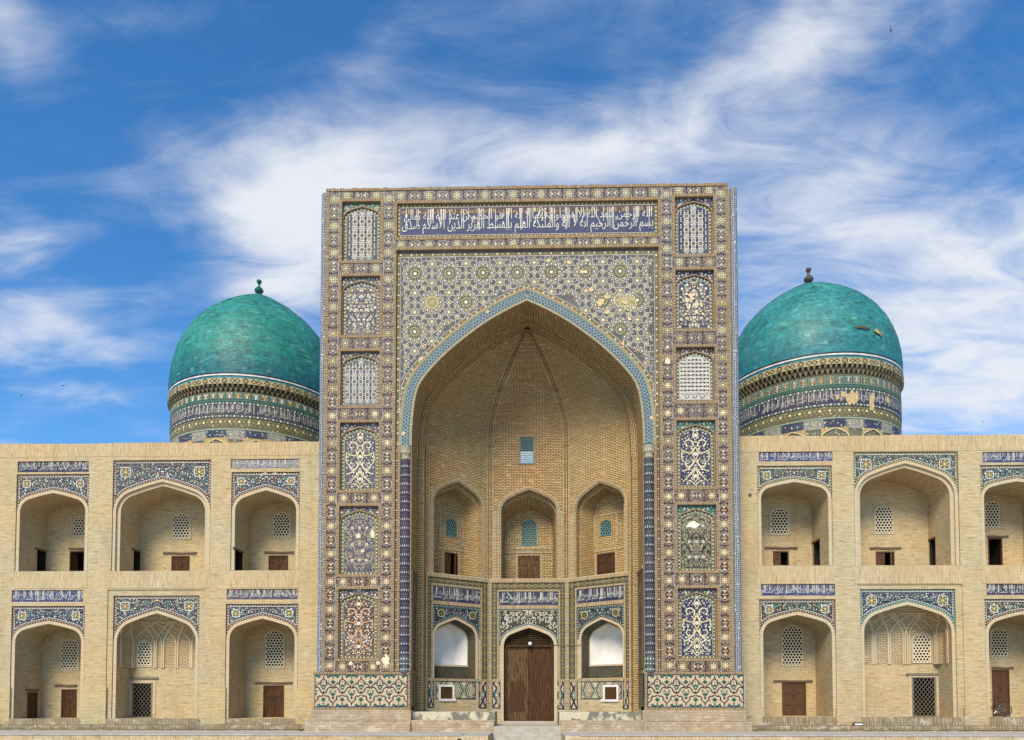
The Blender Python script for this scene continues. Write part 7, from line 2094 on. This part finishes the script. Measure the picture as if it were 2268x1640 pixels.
# gaps on the right dome where tiles and plaster have fallen
root, cx, R0, rd, q = d2
def on_dome(px, py):
    d = ray(px, py); lo_, hi_ = 20.0, None
    for k in range(4000):
        s_ = (30 + k * .01); p_ = CAM + d * s_; t_ = (p_.z - q['z_line']) / q['H']; r_ = math.hypot(p_.x - cx, p_.y - YD)
        if 0 <= t_ <= 1 and r_ <= R0 * q['rr'](t_) + .03: return p_
        if t_ < 0 and r_ <= rd + .05: return p_
    return None
gp = MB()
for (px, py, w, h, col, sd) in ((1911, 727, .55, .10, C('3a2f22'), 1), (1899, 726, .2, .07, C('a08a60'), 2), (1941, 735, .18, .2, C('a08a60'), 3), (1948, 739, .2, .2, C('7d6547'), 4)):
    p_ = on_dome(px, py)
    if p_ is None: continue
    nrm = Vector((p_.x - cx, p_.y - YD, 1.6)).normalized(); u = Vector((-nrm.y, nrm.x, 0)).normalized(); fr = Frame(p_ + nrm * .05, u, nrm.cross(u)); RR = random.Random(sd)
    gp.face([fr.p(w * RR.uniform(.7, 1.1) * math.cos(k * .63), h * RR.uniform(.6, 1.1) * math.sin(k * .63), 0.0) for k in range(10)], col)
gp.build('bare_patch', 'patch', root)['kind'] = 'stuff'
gp = MB()
for (px, py, w, h, sd) in ((1886, 882, .36, .5, 1), (1869, 874, .16, .22, 2), (1897, 880, .14, .4, 3), (1930, 894, .22, .55, 4), (1933, 880, .16, .3, 5), (1966, 886, .14, .22, 6), (1855, 880, .12, .2, 7)):
    d = ray(px, py); p_ = None
    for k in range(3000):
        c_ = CAM + d * (35 + k * .01)
        if math.hypot(c_.x - cx, c_.y - YD) <= rd + .065: p_ = c_; break
    if p_ is None: continue
    RR = random.Random(sd); an = math.atan2(p_.y - YD, p_.x - cx)
    gp.face([(cx + (rd + .065) * math.cos(an + a / rd), YD + (rd + .065) * math.sin(an + a / rd), p_.z + b) for a, b in [(w * RR.uniform(.6, 1.1) * math.cos(k * .52), h * RR.uniform(.6, 1.1) * math.sin(k * .52)) for k in range(12)]], C('b9a276'))
gp.build('bare_patch', 'patch', root)['kind'] = 'stuff'

# ================================================================== SMALL THINGS
# bicycle in the ground-floor niche at the right edge
FB_ = F(3.2); bx, bz = FB_.hit(2226.3, 1577); gz = FW.hit(2270, 1590)[1]
rw = .34; cz = gz + rw + .012
bike = thing('bicycle', (bx - .5, 3.2, gz), 'old bicycle with maroon frame parked by the brown door in a ground-floor niche', 'bicycle')
lean = lambda x, z: Vector((bx + x, 3.2 + (z - gz) * .10, z))
rear, frontw = (0, cz), (-1.04, cz)
for wx, wz in (rear, frontw):
    ty = MB(); NB = 28
    for k in range(NB):
        a, b = 2 * math.pi * k / NB, 2 * math.pi * (k + 1) / NB
        ty.tube(lean(wx + rw * math.cos(a), wz + rw * math.sin(a)), lean(wx + rw * math.cos(b), wz + rw * math.sin(b)), .016, 6, cap=False)
    wo = ty.build('wheel', 'rubber', bike)
    rm = MB()
    for k in range(NB):
        a, b = 2 * math.pi * k / NB, 2 * math.pi * (k + 1) / NB
        rm.tube(lean(wx + (rw - .024) * math.cos(a), wz + (rw - .024) * math.sin(a)), lean(wx + (rw - .024) * math.cos(b), wz + (rw - .024) * math.sin(b)), .010, 5, cap=False)
    rm.build('rim', 'chrome', wo)
    sp_ = MB()
    for k in range(28):
        a = 2 * math.pi * k / 28; sp_.tube(lean(wx + .02 * math.cos(a + 1), wz + .02 * math.sin(a + 1)), lean(wx + (rw - .03) * math.cos(a), wz + (rw - .03) * math.sin(a)), .0018, 3, cap=False)
    c_ = lean(wx, wz); sp_.tube(c_ - Vector((0, .05, 0)), c_ + Vector((0, .05, 0)), .02, 8); sp_.build('spoke', 'chrome', wo)['kind'] = 'stuff'
bb_, st_, hd_, hb_ = (-.43, cz - .05), (-.58, cz + .52), (-.98, cz + .50), (-1.0, cz + .36)
bb_, st_ = (-.43, cz - .05), (-.30 - .02, cz + .48)
fm = MB()
for a, b, r_ in ((bb_, st_, .017), (st_, hd_, .016), (bb_, hb_, .018), (hd_, hb_, .018), (rear, bb_, .011), (rear, st_, .010), (hb_, frontw, .013)): fm.tube(lean(*a), lean(*b), r_, 8)
fm.build('frame', 'maroon', bike)
fk = MB(); fk.tube(lean(*hd_), lean(-.95, cz + .62), .013, 8)
hbar = lean(-.95, cz + .62)
for sg in (-1, 1): fk.tube(hbar, hbar + Vector((-.03, sg * .14, .03)), .012, 8); fk.tube(hbar + Vector((-.03, sg * .14, .03)), hbar + Vector((.12, sg * .25, .02)), .013, 8)
fk.build('handlebar', 'chrome', bike)
sd_ = MB(); t_ = lean(-.29, cz + .60); sd_.tube(lean(*st_), t_, .013, 8)
for k in range(6): 
    w0, w1 = .015 + .012 * k, .015 + .012 * (k + 1); x0_, x1_ = -.14 + k * .045, -.14 + (k + 1) * .045
    A_ = [t_ + Vector((x0_, -w0, .03)), t_ + Vector((x1_, -w1, .03)), t_ + Vector((x1_, w1, .03)), t_ + Vector((x0_, w0, .03))]; B_ = [p_ - Vector((0, 0, .045)) for p_ in A_]
    sd_.face(A_); sd_.face(B_[::-1]); sd_.face([B_[0], B_[1], A_[1], A_[0]]); sd_.face([B_[2], B_[3], A_[3], A_[2]])
    if k == 0: sd_.face([B_[3], B_[0], A_[0], A_[3]])
    if k == 5: sd_.face([B_[1], B_[2], A_[2], A_[1]])
sd_.build('saddle', 'rubber', bike)
ck = MB(); c_ = lean(*bb_)
for k in range(16):
    a, b = 2 * math.pi * k / 16, 2 * math.pi * (k + 1) / 16; ck.tube(c_ + Vector((.09 * math.cos(a), -.05, .09 * math.sin(a))), c_ + Vector((.09 * math.cos(b), -.05, .09 * math.sin(b))), .008, 5, cap=False)
for sg in (-1, 1): ck.tube(c_ + Vector((0, sg * .06, 0)), c_ + Vector((sg * .12, sg * .07, -.12)), .010, 6); ck.box(c_.x + sg * .12 - .045, c_.y + sg * .07 - (.09 if sg < 0 else 0), c_.z - .135, c_.x + sg * .12 + .045, c_.y + sg * .07 + (.09 if sg > 0 else 0), c_.z - .115)
ck.tube(c_ + Vector((0, -.05, .085)), lean(0, cz + .03) + Vector((0, -.05, 0)), .005, 4); ck.tube(c_ + Vector((0, -.05, -.085)), lean(0, cz - .03) + Vector((0, -.05, 0)), .005, 4)
ck.build('crank', 'chrome', bike)

# floodlight on the step before the right wing
fx_, fz_ = F(YW - .25).hit(1899, 1603)
fll = thing('floodlight', (fx_, YW - .25, .25), 'low grey floodlight lying on the brick step before the right wing', 'floodlight')
m = MB(); m.box(fx_ - .19, YW - .38, .28, fx_ + .19, YW - .16, .35); m.box(fx_ - .17, YW - .36, .35, fx_ + .17, YW - .18, .39); 
for k in range(5): m.box(fx_ - .17 + k * .08, YW - .36, .39, fx_ - .15 + k * .08, YW - .18, .42)
m.build('housing', 'lampgrey', fll)
m = MB(); m.box(fx_ - .17, YW - .395, .285, fx_ + .17, YW - .381, .345); m.build('lens', 'globe', fll)
m = MB(); m.box(fx_ - .22, YW - .3, .25, fx_ - .195, YW - .2, .34); m.box(fx_ + .195, YW - .3, .25, fx_ + .22, YW - .2, .34); m.box(fx_ - .22, YW - .3, .25, fx_ + .22, YW - .2, .262); m.build('bracket', 'iron', fll)
# white board inside the first upper doorway of the right wing
bdx, bdz = F(YW + 2.6).hit(1731, 1251); zf_ = FW.hit(1762, 1252.6)[1]
m = MB(); m.box(-.16, 0, 0, .16, .03, .52); m.box(-.13, -.006, .05, .13, 0, .47); o = m.build('white_board', 'white'); o.location = (bdx, YW + 2.7, zf_ + .005); o.rotation_euler = (rad(-8), rad(4), 0)
tag(o, 'small white board leaning inside a dark upper doorway of the right wing', 'board')
for px, py, r_, sd in ((9, 1577, .2, 3), (17, 1572, .1, 5)):
    a, b = FW.hit(px, py); patch(left, FW, a, b, r_, .016 + sd * .001, sd, C('5a4630') if sd == 3 else C('2a2018'), .7)
# putlog hole in the right wing's end pier
hx_, hz_ = FW.hit(1661, 1097); m = MB(); m.tube((hx_, YW - .02, hz_), (hx_, YW + .02, hz_), .085, 10, r2=.075); ho_ = m.build('wall_hole_rim', 'beam', right)

# ---------------- person on the plaza, only the crown of the head shows
def skin(name, joints, edges, mat, parent, sub=2):
    me = bpy.data.meshes.new(name); me.from_pydata([j[0] for j in joints], edges, []); o = bpy.data.objects.new(name, me); COLL.objects.link(o)
    md = o.modifiers.new('skin', 'SKIN'); md.use_smooth_shade = True
    for v, j in zip(me.skin_vertices[0].data, joints): v.radius = (j[1], j[2] if len(j) > 2 else j[1])
    me.skin_vertices[0].data[0].use_root = True
    s_ = o.modifiers.new('sub', 'SUBSURF'); s_.levels = s_.render_levels = sub
    me.materials.append(M[mat]); attach(o, parent); return o


hp = F(-9.0); hx0, hzt = hp.hit(1017.3, 1636.2)
per = thing('person', (hx0, -9.0, PLAZA), 'person with short black hair whose crown just shows at the bottom of the view', 'person')
HT = hzt - PLAZA; k = HT / 1.75
V3 = lambda x, y, z: (hx0 + x * k, -9.0 + y * k, PLAZA + z * k)
J = [(V3(0, 0, .96), .13 * k, .10 * k), (V3(0, 0, 1.15), .125 * k, .095 * k), (V3(0, 0, 1.36), .15 * k, .10 * k), (V3(0, 0, 1.47), .06 * k), (V3(0, -.01, 1.56), .065 * k), (V3(0, -.01, 1.65), .075 * k),
     (V3(.17, 0, 1.40), .055 * k), (V3(.24, .02, 1.12), .042 * k), (V3(.25, -.06, .88), .033 * k), (V3(-.17, 0, 1.40), .055 * k), (V3(-.24, .02, 1.12), .042 * k), (V3(-.25, -.06, .88), .033 * k),
     (V3(.09, 0, .88), .085 * k), (V3(.10, -.01, .50), .058 * k), (V3(.10, .02, .09), .042 * k), (V3(.11, -.14, .035), .036 * k), (V3(-.09, 0, .88), .085 * k), (V3(-.10, -.01, .50), .058 * k), (V3(-.10, .02, .09), .042 * k), (V3(-.11, -.14, .035), .036 * k)]
skin('body', J, [(0, 1), (1, 2), (2, 3), (3, 4), (4, 5), (2, 6), (6, 7), (7, 8), (2, 9), (9, 10), (10, 11), (0, 12), (12, 13), (13, 14), (14, 15), (0, 16), (16, 17), (17, 18), (18, 19)], 'skin', per)
hair = MB(); c_ = Vector(V3(0, .015, 1.645)); hair.lathe(c_.x, c_.y, [(.001, c_.z + .105 * k)] + [(.098 * k * math.sin(a * .2), c_.z + .105 * k * math.cos(a * .2)) for a in range(1, 10)], 18); hair.build('hair', 'hair', per, smooth=True)
skin('jacket', [(V3(0, 0, .90), .155 * k, .125 * k), (V3(0, 0, 1.15), .145 * k, .115 * k), (V3(0, 0, 1.37), .165 * k, .118 * k), (V3(.18, 0, 1.40), .068 * k), (V3(.245, .02, 1.12), .055 * k), (V3(.255, -.05, .93), .045 * k), (V3(-.18, 0, 1.40), .068 * k), (V3(-.245, .02, 1.12), .055 * k), (V3(-.255, -.05, .93), .045 * k)],
     [(0, 1), (1, 2), (2, 3), (3, 4), (4, 5), (2, 6), (6, 7), (7, 8)], 'cloth', per)
skin('trousers', [(V3(0, 0, .95), .14 * k, .11 * k), (V3(.09, 0, .86), .10 * k), (V3(.10, -.01, .5), .074 * k), (V3(.10, .02, .1), .058 * k), (V3(-.09, 0, .86), .10 * k), (V3(-.10, -.01, .5), .074 * k), (V3(-.10, .02, .1), .058 * k)], [(0, 1), (1, 2), (2, 3), (0, 4), (4, 5), (5, 6)], 'trouser', per)

# ---------------- swifts
def swift(px, py, Y, s_, roll_, bank, label, sweep=.16, up=.05):
    fr = F(Y); x, z = fr.hit(px, py); m = MB(); bm = [(-.5, .0), (-.44, .05), (-.2, .085), (.1, .06), (.4, .02)]
    ring = lambda t_, r_: [Vector((t_, r_ * math.cos(k * math.pi / 3), r_ * .85 * math.sin(k * math.pi / 3))) for k in range(6)]
    for (t0, r0), (t1, r1) in zip(bm, bm[1:]):
        A_, B_ = ring(t0, max(r0, .004)), ring(t1, r1)
        for k in range(6): m.face([A_[k], A_[(k + 1) % 6], B_[(k + 1) % 6], B_[k]])
    for sg in (-1, 1): m.face([Vector((.36, 0, .012)), Vector((.62, sg * .09, 0)), Vector((.40, sg * .03, -.012))]); m.face([Vector((.36, 0, -.012)), Vector((.40, sg * .03, -.012)), Vector((.62, sg * .09, 0))])
    b = m.build('swift', 'feather')
    for sg in (-1, 1):
        w = MB(); N_ = 6
        for k in range(N_):
            t0, t1 = k / N_, (k + 1) / N_
            def pr(t_): y_ = sg * (.05 + 1.0 * t_); le = -.22 + .05 * t_ + sweep * 3.0 * t_ * t_; ch = .2 * (1 - t_ ** 1.5) + .006; zz_ = up * 3 * math.sin(t_ * 1.6); return Vector((le, y_, zz_)), Vector((le + ch, y_, zz_)), Vector((le + ch * .4, y_, zz_ + .02 * (1 - t_)))
            a0, b0_, c0_ = pr(t0); a1, b1_, c1_ = pr(t1)
            w.face([a0, a1, c1_, c0_]); w.face([c0_, c1_, b1_, b0_]); w.face([a0, b0_, b1_, a1])
        w.build('wing', 'feather', b)
    b.location = (x, Y, z); b.scale = (s_,) * 3; b.rotation_euler = (bank, roll_, 0)
    tag(b, label, 'bird', 'swifts in the sky'); return b


b = swift(1973.5, 67.5, 6, .22, 0, 0, 'black swift with spread wings high above the right dome')
b.rotation_euler = (rad(95), rad(-20), rad(0))
b = swift(139.5, 855.5, 6, .17, 0, 0, 'black swift low in the left sky before a thin streak of cloud', up=.16)
b.rotation_euler = (rad(10), rad(5), rad(70))
b = swift(47.5, 876.5, 6, .16, 0, 0, 'black swift near the left edge, wings in one slanting line')
b.rotation_euler = (rad(40), rad(50), rad(20))
b = swift(2178, 934.5, 40, .18, 0, 0, 'far faint swift just above the right wing parapet')
b.rotation_euler = (rad(70), rad(50), 0)
